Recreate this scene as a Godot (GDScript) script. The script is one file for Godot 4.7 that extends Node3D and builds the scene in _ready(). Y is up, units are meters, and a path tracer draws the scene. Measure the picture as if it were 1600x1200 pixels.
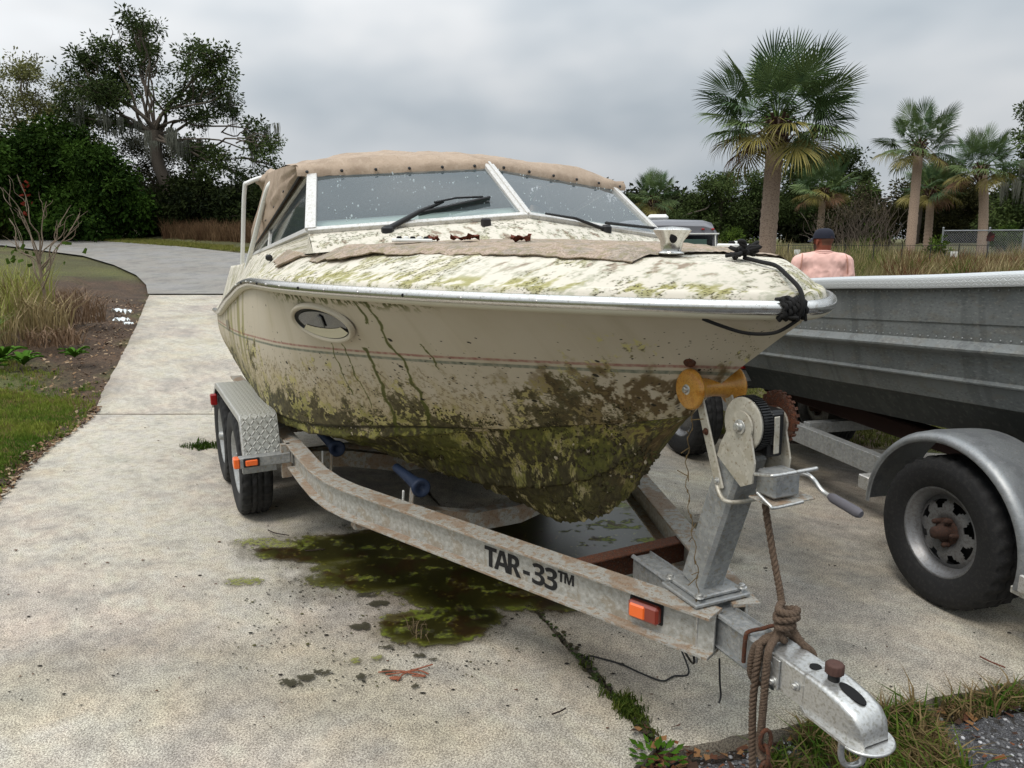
extends Node3D
# An abandoned cuddy cabin boat on its trailer, on a concrete drive beside an aluminium boat.

var M := {}
var rng := RandomNumberGenerator.new()
const BOW := Vector3(0.70, 0, -1.83)      # ground under the bow tip; the boat and its trailer point at the viewer's right
const YAW := 0.4189

class G:
	var v := PackedVector3Array()
	var uv := PackedVector2Array()
	var col := PackedColorArray()
	var ix := PackedInt32Array()
	var tint := Color(1, 1, 1)
	func add(p: Vector3, t := Vector2.ZERO) -> int:
		v.append(p); uv.append(t); col.append(tint)
		return v.size() - 1
	func tri(a: Vector3, b: Vector3, c: Vector3, ta := Vector2.ZERO, tb := Vector2.ZERO, tc := Vector2.ZERO) -> void:
		var k := add(a, ta); add(b, tb); add(c, tc)
		ix.append(k); ix.append(k + 1); ix.append(k + 2)
	func quad(a: Vector3, b: Vector3, c: Vector3, d: Vector3, r := Rect2(0, 0, 1, 1)) -> void:
		var k := add(a, r.position); add(b, Vector2(r.end.x, r.position.y)); add(c, r.end); add(d, Vector2(r.position.x, r.end.y))
		for e in [0, 1, 2, 0, 2, 3]: ix.append(k + e)
	func grid(rows: Array, closed := false, flip := false, uvs = null) -> void:
		var base := v.size()
		var h := rows.size()
		var w: int = rows[0].size()
		for i in h:
			var row: PackedVector3Array = rows[i]
			for j in w:
				v.append(row[j]); col.append(tint)
				uv.append(uvs[i][j] if uvs != null else Vector2(float(j) / maxf(w - 1, 1), float(i) / maxf(h - 1, 1)))
		for i in h - 1:
			for j in (w if closed else w - 1):
				var a := base + i * w + j
				var b := base + i * w + (j + 1) % w
				var c := a + w
				var d := b + w
				if flip:
					for e in [a, c, b, b, c, d]: ix.append(e)
				else:
					for e in [a, b, c, b, d, c]: ix.append(e)
	func fan(ring: PackedVector3Array, flip := false) -> void:
		var m := Vector3.ZERO
		for p in ring: m += p
		m /= ring.size()
		var k := add(m)
		for p in ring: add(p)
		for j in ring.size():
			var a := k + 1 + j
			var b := k + 1 + (j + 1) % ring.size()
			if flip:
				ix.append(k); ix.append(b); ix.append(a)
			else:
				ix.append(k); ix.append(a); ix.append(b)
	func tube(path: Array, r, sides := 8, caps := true, squash := 1.0) -> void:
		var rows := []
		var up := Vector3.UP
		var d0: Vector3 = (path[1] - path[0]).normalized()
		if absf(d0.dot(up)) > 0.95: up = Vector3.RIGHT
		var x := up.cross(d0).normalized()
		for i in path.size():
			var a: Vector3 = path[maxi(i - 1, 0)]
			var b: Vector3 = path[mini(i + 1, path.size() - 1)]
			var d := (b - a).normalized()
			x = (x - d * x.dot(d)).normalized()
			var y := d.cross(x)
			var rr: float = r if (r is float or r is int) else r[i]
			var row := PackedVector3Array()
			for k in sides:
				var t := TAU * k / sides
				row.append(path[i] + x * cos(t) * rr + y * sin(t) * rr * squash)
			rows.append(row)
		grid(rows, true)
		if caps:
			fan(rows[0], true)
			fan(rows[-1], false)
	func box(c: Vector3, size: Vector3, bev := 0.0, bas := Basis()) -> void:
		var h := size * 0.5
		var e := minf(bev, minf(h.x, minf(h.y, h.z)) * 0.8)
		var P := func(sx: int, sy: int, sz: int, ax: int) -> Vector3:
			var q := Vector3(sx * (h.x - (0.0 if ax == 0 else e)), sy * (h.y - (0.0 if ax == 1 else e)), sz * (h.z - (0.0 if ax == 2 else e)))
			return c + bas * q
		var put := func(list: Array) -> void:
			var m := Vector3.ZERO
			for p in list: m += p
			m = m / list.size() - c
			var nn: Vector3 = (list[2] - list[0]).cross(list[1] - list[0])
			if nn.dot(m) < 0: list.reverse()
			if list.size() == 4: quad(list[0], list[1], list[2], list[3])
			else: tri(list[0], list[1], list[2])
		for s in [-1, 1]:
			put.call([P.call(s, -1, -1, 0), P.call(s, 1, -1, 0), P.call(s, 1, 1, 0), P.call(s, -1, 1, 0)])
			put.call([P.call(-1, s, -1, 1), P.call(1, s, -1, 1), P.call(1, s, 1, 1), P.call(-1, s, 1, 1)])
			put.call([P.call(-1, -1, s, 2), P.call(1, -1, s, 2), P.call(1, 1, s, 2), P.call(-1, 1, s, 2)])
		if e > 0.0:
			for a in [-1, 1]:
				for b in [-1, 1]:
					put.call([P.call(a, b, -1, 0), P.call(a, b, 1, 0), P.call(a, b, 1, 1), P.call(a, b, -1, 1)])
					put.call([P.call(a, -1, b, 0), P.call(a, 1, b, 0), P.call(a, 1, b, 2), P.call(a, -1, b, 2)])
					put.call([P.call(-1, a, b, 1), P.call(1, a, b, 1), P.call(1, a, b, 2), P.call(-1, a, b, 2)])
					for d in [-1, 1]:
						put.call([P.call(a, b, d, 0), P.call(a, b, d, 1), P.call(a, b, d, 2)])
	func bar(a: Vector3, b: Vector3, w: float, h: float, up := Vector3.UP, bev := 0.002) -> void:
		var d := b - a
		var z := d.normalized()
		var x := up.cross(z).normalized()
		box((a + b) * 0.5, Vector3(w, h, d.length()), bev, Basis(x, z.cross(x), z))
	func lathe(prof: Array, xf: Transform3D, seg := 24) -> void:
		var rows := []
		for i in prof.size():
			if i > 0 and prof[i].is_equal_approx(prof[i - 1]):
				if rows.size() > 1: grid(rows, true)
				rows = []
			var row := PackedVector3Array()
			for k in seg:
				var t := TAU * k / seg
				row.append(xf * Vector3(prof[i].x * cos(t), prof[i].y, prof[i].x * sin(t)))
			rows.append(row)
		if rows.size() > 1: grid(rows, true)
	func sweep(prof: Array, path: Array, up := Vector3.UP, caps := true) -> void:
		var rings := []
		for i in path.size():
			var d0: Vector3 = (path[i] - path[maxi(i - 1, 0)]).normalized()
			var d1: Vector3 = (path[mini(i + 1, path.size() - 1)] - path[i]).normalized()
			if i == 0: d0 = d1
			if i == path.size() - 1: d1 = d0
			var d := (d0 + d1).normalized()
			var x := up.cross(d).normalized()
			var k := 1.0 / maxf(0.3, d.dot(d1))
			var y := d.cross(x)
			var ring := PackedVector3Array()
			for p in prof: ring.append(path[i] + x * p.x * k + y * p.y)
			rings.append(ring)
		for j in prof.size():
			var rows := []
			for ring in rings: rows.append(PackedVector3Array([ring[j], ring[(j + 1) % prof.size()]]))
			grid(rows)
		if caps:
			var t := Geometry2D.triangulate_polygon(PackedVector2Array(prof))
			for e in range(0, t.size(), 3):
				tri(rings[0][t[e]], rings[0][t[e + 2]], rings[0][t[e + 1]])
				tri(rings[-1][t[e]], rings[-1][t[e + 1]], rings[-1][t[e + 2]])
	func plate(poly: PackedVector2Array, th: float, xf: Transform3D) -> void:
		var t := Geometry2D.triangulate_polygon(poly)
		if Geometry2D.is_polygon_clockwise(poly):
			poly.reverse(); t = Geometry2D.triangulate_polygon(poly)
		var A := func(p: Vector2, z: float) -> Vector3: return xf * Vector3(p.x, p.y, z)
		for e in range(0, t.size(), 3):
			var p := poly[t[e]]; var q := poly[t[e + 1]]; var r := poly[t[e + 2]]
			if (q - p).cross(r - p) > 0:
				var w := q; q = r; r = w
			tri(A.call(p, th * 0.5), A.call(q, th * 0.5), A.call(r, th * 0.5))
			tri(A.call(p, -th * 0.5), A.call(r, -th * 0.5), A.call(q, -th * 0.5))
		for i in poly.size():
			var p := poly[i]; var q := poly[(i + 1) % poly.size()]
			quad(A.call(p, th * 0.5), A.call(q, th * 0.5), A.call(q, -th * 0.5), A.call(p, -th * 0.5))
	func ball(c: Vector3, r: Vector3, seg := 12, rings := 8, bas := Basis()) -> void:
		var rows := []
		for i in rings + 1:
			var a := PI * i / rings
			var row := PackedVector3Array()
			for k in seg:
				var t := TAU * k / seg
				row.append(c + bas * Vector3(r.x * sin(a) * cos(t), r.y * cos(a), r.z * sin(a) * sin(t)))
			rows.append(row)
		grid(rows, true, true)
	func mesh(colors := false) -> ArrayMesh:
		var n := PackedVector3Array()
		n.resize(v.size())
		for e in range(0, ix.size(), 3):
			var a := ix[e]; var b := ix[e + 1]; var c := ix[e + 2]
			var f := (v[c] - v[a]).cross(v[b] - v[a])
			n[a] += f; n[b] += f; n[c] += f
		for i in n.size():
			n[i] = n[i].normalized() if n[i].length_squared() > 1e-20 else Vector3.UP
		var ar := []
		ar.resize(Mesh.ARRAY_MAX)
		ar[Mesh.ARRAY_VERTEX] = v; ar[Mesh.ARRAY_NORMAL] = n; ar[Mesh.ARRAY_TEX_UV] = uv; ar[Mesh.ARRAY_INDEX] = ix
		if colors: ar[Mesh.ARRAY_COLOR] = col
		var m := ArrayMesh.new()
		m.add_surface_from_arrays(Mesh.PRIMITIVE_TRIANGLES, ar)
		return m

# ---------- scene helpers
func obj(called: String, mesh: Mesh, mat: Material, parent: Node = self, at := Transform3D()) -> MeshInstance3D:
	var o := MeshInstance3D.new()
	o.name = called; o.mesh = mesh; o.material_override = mat; o.transform = at
	parent.add_child(o, true)
	return o

func part(called: String, g: G, mat: Material, parent: Node, colors := false) -> MeshInstance3D:
	return obj(called, g.mesh(colors), mat, parent)

func tag(o: Node, label: String, category: String, group := "") -> Node:
	o.set_meta("label", label); o.set_meta("category", category)
	if group != "": o.set_meta("group", group)
	return o

func thing(called: String, label: String, category: String, at := Vector3.ZERO, turn := 0.0, group := "") -> Node3D:
	var o := Node3D.new()
	o.name = called; o.position = at; o.rotation.y = turn
	add_child(o, true)
	tag(o, label, category, group)
	return o

func kind(o: Node, k: String) -> Node:
	o.set_meta("kind", k)
	return o

func many(called: String, mesh: Mesh, mat: Material, xf: Array, parent: Node = self, cols = null) -> MultiMeshInstance3D:
	var mm := MultiMesh.new()
	mm.transform_format = MultiMesh.TRANSFORM_3D
	mm.use_colors = cols != null
	mm.mesh = mesh
	mm.instance_count = xf.size()
	var st := 16 if cols != null else 12
	var b := PackedFloat32Array()
	b.resize(xf.size() * st)
	for i in xf.size():
		var t: Transform3D = xf[i]
		var k := i * st
		b[k] = t.basis.x.x; b[k + 1] = t.basis.y.x; b[k + 2] = t.basis.z.x; b[k + 3] = t.origin.x
		b[k + 4] = t.basis.x.y; b[k + 5] = t.basis.y.y; b[k + 6] = t.basis.z.y; b[k + 7] = t.origin.y
		b[k + 8] = t.basis.x.z; b[k + 9] = t.basis.y.z; b[k + 10] = t.basis.z.z; b[k + 11] = t.origin.z
		if cols != null:
			var c: Color = cols[i]
			b[k + 12] = c.r; b[k + 13] = c.g; b[k + 14] = c.b; b[k + 15] = 1.0
	mm.buffer = b
	var o := MultiMeshInstance3D.new()
	o.name = called; o.multimesh = mm; o.material_override = mat
	parent.add_child(o, true)
	return o

func sp(t: Array, s: float) -> float:          # smooth curve through [s0, v0, s1, v1, ...]
	var n := t.size() / 2
	if s <= t[0]: return t[1]
	if s >= t[2 * n - 2]: return t[2 * n - 1]
	var i := 0
	while s > t[2 * i + 2]: i += 1
	var x0: float = t[2 * i]; var x1: float = t[2 * i + 2]
	var y0: float = t[2 * i + 1]; var y1: float = t[2 * i + 3]
	var d := (y1 - y0) / (x1 - x0)
	var m0 := d; var m1 := d
	if i > 0:
		var dp: float = (y0 - t[2 * i - 1]) / (x0 - t[2 * i - 2])
		m0 = 0.0 if dp * d <= 0 else 2.0 * dp * d / (dp + d)
	if i < n - 2:
		var dn: float = (t[2 * i + 5] - y1) / (t[2 * i + 4] - x1)
		m1 = 0.0 if dn * d <= 0 else 2.0 * dn * d / (dn + d)
	var u := (s - x0) / (x1 - x0); var h := x1 - x0
	return y0 * (1 + 2 * u) * (1 - u) * (1 - u) + m0 * h * u * (1 - u) * (1 - u) + y1 * u * u * (3 - 2 * u) + m1 * h * u * u * (u - 1)

func curve(pts: Array, n: int) -> Array:        # Catmull-Rom through points
	var out := []
	for k in n + 1:
		var q := float(k) / n * (pts.size() - 1)
		var i := mini(int(q), pts.size() - 2)
		out.append(pts[i].cubic_interpolate(pts[i + 1], pts[maxi(i - 1, 0)], pts[mini(i + 2, pts.size() - 1)], q - i))
	return out

func noise(sd: int, freq: float, oct := 4, type := FastNoiseLite.TYPE_SIMPLEX_SMOOTH) -> FastNoiseLite:
	var n := FastNoiseLite.new()
	n.seed = sd; n.frequency = freq; n.fractal_octaves = oct; n.noise_type = type
	if oct <= 1: n.fractal_type = FastNoiseLite.FRACTAL_NONE
	return n

func nz(w: int, h: int, sd: int, freq: float, oct := 4, seamless := true, type := FastNoiseLite.TYPE_SIMPLEX_SMOOTH) -> PackedByteArray:
	var n := noise(sd, freq, oct, type)
	var im := n.get_seamless_image(w, h) if seamless else n.get_image(w, h)
	im.convert(Image.FORMAT_L8)
	return im.get_data()

func paint(w: int, h: int, base: Color, layers: Array) -> ImageTexture:
	# layers: [noise bytes, from, to, colour, strength]
	var out := PackedByteArray()
	out.resize(w * h * 3)
	var r := PackedFloat32Array(); var g := PackedFloat32Array(); var b := PackedFloat32Array()
	r.resize(w * h); g.resize(w * h); b.resize(w * h)
	r.fill(base.r * 255); g.fill(base.g * 255); b.fill(base.b * 255)
	for L in layers:
		var d: PackedByteArray = L[0]
		var lut := PackedFloat32Array()
		for i in 256: lut.append(smoothstep(L[1], L[2], i / 255.0) * L[4])
		var cr: float = L[3].r * 255; var cg: float = L[3].g * 255; var cb: float = L[3].b * 255
		for i in w * h:
			var m := lut[d[i]]
			if m > 0.003:
				r[i] += (cr - r[i]) * m; g[i] += (cg - g[i]) * m; b[i] += (cb - b[i]) * m
	var k := 0
	for i in w * h:
		out[k] = int(clampf(r[i], 0, 255)); out[k + 1] = int(clampf(g[i], 0, 255)); out[k + 2] = int(clampf(b[i], 0, 255))
		k += 3
	return ImageTexture.create_from_image(Image.create_from_data(w, h, false, Image.FORMAT_RGB8, out))

func nzs(w: int, h: int, sd: int, freq: float, oct: int, ky: float) -> PackedByteArray:     # drawn out downwards
	var im := noise(sd, freq, oct).get_image(w, int(h / ky))
	im.convert(Image.FORMAT_L8); im.resize(w, h, Image.INTERPOLATE_CUBIC)
	return im.get_data()

func gray(w: int, h: int, d: PackedByteArray) -> ImageTexture:
	return ImageTexture.create_from_image(Image.create_from_data(w, h, false, Image.FORMAT_L8, d))

func mat(c: Color, rough: float, metal := 0.0) -> StandardMaterial3D:
	var m := StandardMaterial3D.new()
	m.albedo_color = c; m.roughness = rough; m.metallic = metal
	return m

func tri_mat(t: Texture2D, scale: float, rough: float, metal := 0.0, bump: Texture2D = null, bs := 0.0, world := false) -> StandardMaterial3D:
	var m := mat(Color(1, 1, 1), rough, metal)
	m.albedo_texture = t
	m.uv1_triplanar = true; m.uv1_world_triplanar = world; m.uv1_scale = Vector3.ONE * scale
	m.uv1_triplanar_sharpness = 4.0
	if bump:
		m.heightmap_enabled = true; m.heightmap_texture = bump; m.heightmap_scale = bs
	return m

func vc(m: StandardMaterial3D) -> StandardMaterial3D:
	m.vertex_color_use_as_albedo = true
	return m

func lin(r: float, g: float, b: float) -> Color: return Color(r, g, b).srgb_to_linear()
func rn(a: float, b: float) -> float: return rng.randf_range(a, b)

# ground height: level where the boats stand, rising gently behind and more to the left
func gh(x: float, d: float) -> float:
	var k := 0.06 + (0.034 - 0.06) * smoothstep(-3.0, 4.0, x)
	return k * maxf(0.0, d - 7.0) * (1.0 if d < 40 else 1.0) - (0.0 if d < 45 else k * (d - 45.0))

func gv(x: float, d: float, up := 0.0) -> Vector3: return Vector3(x, gh(x, d) + up, -d)

func _ready() -> void:
	rng.seed = 7
	var cam := Camera3D.new()
	cam.name = "camera"; cam.position = Vector3(0, 1.6, 0); cam.rotation_degrees.x = -11.08
	cam.fov = 54.55; cam.near = 0.05; cam.far = 600.0
	add_child(cam)
	var we := WorldEnvironment.new()
	we.name = "world"
	var env := Environment.new()
	env.background_mode = Environment.BG_SKY
	env.tonemap_mode = Environment.TONE_MAPPER_LINEAR
	env.tonemap_exposure = 1.07
	env.sdfgi_enabled = true; env.ssao_enabled = true; env.ssil_enabled = true
	var sky := Sky.new()
	var ps := PanoramaSkyMaterial.new()
	ps.panorama = overcast()
	sky.sky_material = ps
	env.sky = sky
	we.environment = env
	add_child(we)
	var sun := DirectionalLight3D.new()
	sun.name = "sun"; sun.light_energy = 0.5; sun.light_color = Color(1.0, 0.97, 0.93); sun.light_angular_distance = 18.0
	sun.shadow_enabled = true
	sun.rotation_degrees = Vector3(-58, -42, 0)
	add_child(sun)
	materials()
	ground()
	build_boat()
	build_trailer()
	build_neighbours()
	build_plants()
	build_small()

func overcast() -> Texture2D:
	var w := 1024; var h := 512
	var n1 := noise(3, 1.5, 4); var n2 := noise(8, 4.0, 4)
	var im := Image.create(w, h, false, Image.FORMAT_RGBF)
	for j in h:
		var el := PI * (0.5 - (j + 0.5) / h)
		var up := sin(el)
		for i in w:
			var az := TAU * (i + 0.5) / w
			var p := Vector3(cos(el) * sin(az), up, -cos(el) * cos(az))
			var q := Vector3(p.x, p.y * 2.6, p.z) * 1.2
			var c := n1.get_noise_3dv(q * 0.9) * 0.6 + n2.get_noise_3dv(q * 0.9) * 0.42
			var L := 0.0
			if up > -0.02:
				L = SKY_LOW * (1.0 + 2.9 * pow(maxf(up, 0.0), 1.6)) * (1.0 + 0.46 * c)
				# the cloud is thinner and brighter to the left of the view, towards the hidden sun
				var sunny := maxf(0.0, p.dot(Vector3(-0.72, 0.42, -0.55)))
				L *= 1.0 + 0.45 * pow(sunny, 5.0)
				c += 0.5 * pow(sunny, 5.0)
			else:
				L = 0.16
			var warm := clampf(0.5 + c * 1.2, 0, 1)
			im.set_pixel(i, j, Color(L * lerpf(0.87, 0.97, warm), L * lerpf(0.985, 1.0, warm), L * lerpf(1.09, 1.03, warm)))
	return ImageTexture.create_from_image(im)
const SKY_LOW := 0.475

func materials() -> void:
	var W := 512
	var a := nz(W, W, 1, 0.006, 5); var b := nz(W, W, 2, 0.03, 4); var c := nz(W, W, 3, 0.12, 3)
	var cell := nz(W, W, 4, 0.05, 2, true, FastNoiseLite.TYPE_CELLULAR)
	var fine := nz(W, W, 5, 0.35, 2)
	M.bump_fine = gray(W, W, c)
	M.bump_mid = gray(W, W, b)
	# concrete
	var CW := 1024
	var ca := nz(CW, CW, 11, 0.004, 5); var cb := nz(CW, CW, 12, 0.02, 5); var cc := nz(CW, CW, 13, 0.14, 3); var cd := nz(CW, CW, 14, 0.33, 2)
	var t := paint(CW, CW, Color(0.705, 0.68, 0.63), [[ca, 0.45, 0.8, Color(0.63, 0.61, 0.58), 0.6], [ca, 0.5, 0.2, Color(0.745, 0.695, 0.635), 0.6], [cb, 0.52, 0.72, Color(0.545, 0.525, 0.49), 0.5], [cb, 0.48, 0.24, Color(0.80, 0.775, 0.71), 0.45], [cc, 0.53, 0.70, Color(0.46, 0.435, 0.40), 0.7], [cc, 0.47, 0.28, Color(0.875, 0.85, 0.79), 0.65], [cd, 0.60, 0.76, Color(0.33, 0.305, 0.27), 0.75], [cd, 0.40, 0.22, Color(0.93, 0.91, 0.86), 0.6]])
	var m := tri_mat(t, 0.72, 0.92, 0.0, gray(CW, CW, cd), 0.10, true)
	m.vertex_color_use_as_albedo = true
	M.concrete = m
	M.road = vc(tri_mat(paint(W, W, Color(0.50, 0.49, 0.475), [[a, 0.45, 0.8, Color(0.42, 0.415, 0.41), 0.7], [b, 0.5, 0.75, Color(0.57, 0.555, 0.53), 0.5], [fine, 0.6, 0.8, Color(0.33, 0.32, 0.31), 0.6], [fine, 0.4, 0.2, Color(0.62, 0.61, 0.59), 0.5]]), 0.35, 0.9, 0.0, M.bump_fine, 0.3, true))
	# galvanised steel: grey with pale spangle, brown stains; and a rusty one
	t = paint(W, W, Color(0.60, 0.61, 0.61), [[cell, 0.35, 0.7, Color(0.68, 0.69, 0.69), 0.4], [a, 0.5, 0.75, Color(0.53, 0.54, 0.54), 0.5], [b, 0.64, 0.78, Color(0.52, 0.47, 0.39), 0.4], [c, 0.68, 0.8, Color(0.42, 0.35, 0.27), 0.4], [b, 0.4, 0.25, Color(0.72, 0.71, 0.69), 0.5]])
	M.galv = tri_mat(t, 2.2, 0.5, 0.45, M.bump_mid, 0.06)
	t = paint(W, W, Color(0.63, 0.62, 0.59), [[cell, 0.35, 0.7, Color(0.70, 0.69, 0.66), 0.4], [b, 0.50, 0.70, Color(0.57, 0.47, 0.37), 0.6], [a, 0.5, 0.7, Color(0.54, 0.43, 0.33), 0.5], [c, 0.64, 0.78, Color(0.38, 0.28, 0.20), 0.5]])
	M.galv_rust = tri_mat(t, 1.7, 0.75, 0.15, M.bump_mid, 0.12)
	t = paint(W, W, Color(0.30, 0.18, 0.12), [[b, 0.45, 0.65, Color(0.42, 0.23, 0.13), 0.8], [c, 0.5, 0.7, Color(0.20, 0.12, 0.09), 0.8], [fine, 0.6, 0.8, Color(0.50, 0.31, 0.19), 0.6], [b, 0.35, 0.22, Color(0.46, 0.42, 0.38), 0.4]])
	M.rust = tri_mat(t, 4.0, 0.9, 0.1, M.bump_fine, 0.15)
	t = paint(W, W, Color(0.76, 0.76, 0.75), [[b, 0.5, 0.7, Color(0.60, 0.585, 0.54), 0.6], [c, 0.76, 0.88, Color(0.40, 0.36, 0.28), 0.5], [cell, 0.3, 0.6, Color(0.84, 0.84, 0.83), 0.5]])
	M.zinc = tri_mat(t, 4.0, 0.36, 0.75, M.bump_mid, 0.04)
	t = paint(W, W, Color(0.70, 0.695, 0.68), [[b, 0.5, 0.7, Color(0.58, 0.55, 0.50), 0.6], [c, 0.6, 0.75, Color(0.42, 0.37, 0.29), 0.6], [a, 0.4, 0.2, Color(0.80, 0.80, 0.78), 0.6]])
	M.steel = tri_mat(t, 3.0, 0.30, 0.85)
	t = paint(W, W, Color(0.80, 0.795, 0.78), [[b, 0.55, 0.75, Color(0.68, 0.66, 0.61), 0.6], [c, 0.66, 0.8, Color(0.45, 0.40, 0.32), 0.5]])
	M.alu = tri_mat(t, 2.0, 0.42, 0.55)
	M.frame = tri_mat(t, 3.0, 0.5, 0.3)
	# rubber
	t = paint(W, W, Color(0.085, 0.085, 0.09), [[b, 0.5, 0.75, Color(0.16, 0.155, 0.15), 0.7], [c, 0.6, 0.8, Color(0.22, 0.21, 0.19), 0.5]])
	M.rubber = tri_mat(t, 2.5, 0.82)
	M.black = mat(Color(0.045, 0.045, 0.05), 0.55)
	M.dark = mat(Color(0.02, 0.02, 0.022), 0.9)
	M.whitepaint = mat(Color(0.88, 0.88, 0.86), 0.4)
	M.amber = mat(Color(0.95, 0.40, 0.04), 0.25); M.amber.clearcoat_enabled = true
	M.amber_dark = mat(Color(0.50, 0.14, 0.03), 0.3); M.amber_dark.clearcoat_enabled = true
	M.red = mat(Color(0.55, 0.05, 0.05), 0.3)
	# cloth
	t = paint(W, W, Color(0.645, 0.57, 0.495), [[a, 0.45, 0.75, Color(0.57, 0.50, 0.43), 0.7], [b, 0.5, 0.75, Color(0.70, 0.63, 0.555), 0.5], [c, 0.62, 0.8, Color(0.50, 0.42, 0.33), 0.4]])
	M.canvas = tri_mat(t, 1.4, 0.95, 0.0, M.bump_fine, 0.08)
	t = paint(W, W, Color(0.655, 0.58, 0.515), [[a, 0.42, 0.68, Color(0.56, 0.525, 0.48), 0.8], [b, 0.5, 0.72, Color(0.72, 0.65, 0.585), 0.6], [c, 0.54, 0.72, Color(0.43, 0.38, 0.31), 0.65], [b, 0.44, 0.27, Color(0.50, 0.47, 0.33), 0.55], [fine, 0.66, 0.8, Color(0.30, 0.27, 0.22), 0.5]])
	M.cover = tri_mat(t, 1.6, 0.95, 0.0, M.bump_fine, 0.3)
	t = paint(W, W, Color(0.37, 0.305, 0.25), [[b, 0.5, 0.7, Color(0.26, 0.195, 0.15), 0.8], [c, 0.5, 0.75, Color(0.48, 0.41, 0.34), 0.7]])
	M.rope = tri_mat(t, 6.0, 0.95, 0.0, M.bump_fine, 0.2)
	M.rope_black = mat(Color(0.07, 0.065, 0.06), 0.9)
	M.glass = mat(Color(0.42, 0.475, 0.49, 0.32), 0.05); M.glass.transparency = BaseMaterial3D.TRANSPARENCY_ALPHA
	M.glass_dark = mat(Color(0.03, 0.04, 0.045), 0.06)
	# soil, foliage
	t = paint(W, W, Color(1, 1, 1), [[b, 0.45, 0.7, Color(0.72, 0.72, 0.72), 0.8], [c, 0.5, 0.75, Color(0.5, 0.5, 0.5), 0.8], [fine, 0.6, 0.8, Color(0.35, 0.35, 0.35), 0.8]])
	M.soil = vc(tri_mat(t, 0.9, 1.0, 0.0, M.bump_fine, 1.5, true))
	M.leaf = vc(mat(Color(1, 1, 1), 0.8)); M.leaf.metallic_specular = 0.18; M.leaf.backlight_enabled = true; M.leaf.backlight = Color(0.5, 0.5, 0.5)
	M.matte = vc(mat(Color(1, 1, 1), 0.95))
	t = paint(W, W, Color(0.36, 0.32, 0.28), [[b, 0.5, 0.7, Color(0.25, 0.22, 0.19), 0.8], [c, 0.5, 0.75, Color(0.47, 0.44, 0.40), 0.7]])
	M.bark = tri_mat(t, 1.5, 1.0, 0.0, M.bump_mid, 1.0)
	t = paint(W, W, Color(0.58, 0.50, 0.43), [[b, 0.5, 0.7, Color(0.43, 0.35, 0.29), 0.8], [c, 0.5, 0.75, Color(0.68, 0.62, 0.56), 0.7]])
	M.palm_bark = tri_mat(t, 1.5, 1.0, 0.0, M.bump_mid, 1.0)
	M.road_dark = tri_mat(paint(W, W, Color(0.27, 0.27, 0.28), [[c, 0.5, 0.7, Color(0.42, 0.42, 0.43), 0.7], [fine, 0.62, 0.75, Color(0.62, 0.62, 0.63), 0.8], [b, 0.5, 0.7, Color(0.20, 0.185, 0.165), 0.7]]), 1.6, 0.95, 0.0, M.bump_fine, 1.2, true)
	t = paint(W, W, Color(0.66, 0.655, 0.63), [[cell, 0.35, 0.7, Color(0.72, 0.715, 0.69), 0.4], [b, 0.56, 0.74, Color(0.57, 0.55, 0.50), 0.5], [a, 0.6, 0.76, Color(0.58, 0.52, 0.43), 0.4], [c, 0.70, 0.82, Color(0.40, 0.34, 0.27), 0.4], [b, 0.4, 0.22, Color(0.77, 0.765, 0.745), 0.6]])
	M.galv_web = tri_mat(t, 2.6, 0.55, 0.3, M.bump_mid, 0.06)
	M.canvas_pale = paint(256, 256, Color(0.72, 0.70, 0.65), [[nz(256, 256, 95, 0.02, 4), 0.5, 0.7, Color(0.66, 0.63, 0.56), 0.6], [nz(256, 256, 96, 0.09, 3), 0.7, 0.82, Color(0.45, 0.38, 0.29), 0.5], [nz(256, 256, 97, 0.05, 3), 0.4, 0.25, Color(0.80, 0.78, 0.73), 0.6]])
	t = paint(W, W, Color(0.56, 0.57, 0.575), [[a, 0.45, 0.75, Color(0.47, 0.48, 0.49), 0.6], [b, 0.55, 0.75, Color(0.63, 0.63, 0.63), 0.5], [c, 0.66, 0.8, Color(0.42, 0.40, 0.37), 0.5]])
	M.mudguard = tri_mat(t, 1.8, 0.46, 0.55, M.bump_mid, 0.05)
	M.rim = tri_mat(paint(W, W, Color(0.50, 0.505, 0.51), [[b, 0.5, 0.7, Color(0.40, 0.40, 0.40), 0.6], [c, 0.66, 0.8, Color(0.36, 0.27, 0.20), 0.6]]), 3.0, 0.45, 0.6)
	M.hub = tri_mat(paint(256, 256, Color(0.20, 0.135, 0.105), [[nz(256, 256, 98, 0.08, 3), 0.5, 0.7, Color(0.30, 0.18, 0.12), 0.7]]), 5.0, 0.9)
	M.sapling = mat(Color(0.48, 0.42, 0.36), 0.95)
	M.polished = tri_mat(paint(W, W, Color(0.83, 0.825, 0.81), [[b, 0.58, 0.75, Color(0.70, 0.68, 0.64), 0.5], [c, 0.74, 0.85, Color(0.40, 0.36, 0.29), 0.5]]), 3.0, 0.22, 0.9)

const EDGE := [0.4, -0.9, 1.4, -1.7, 3.0, -2.62, 4.55, -3.28, 5.41, -3.57, 6.4, -3.80, 7.8, -4.35, 10.7, -5.5, 15.1, -7.33]

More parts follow.
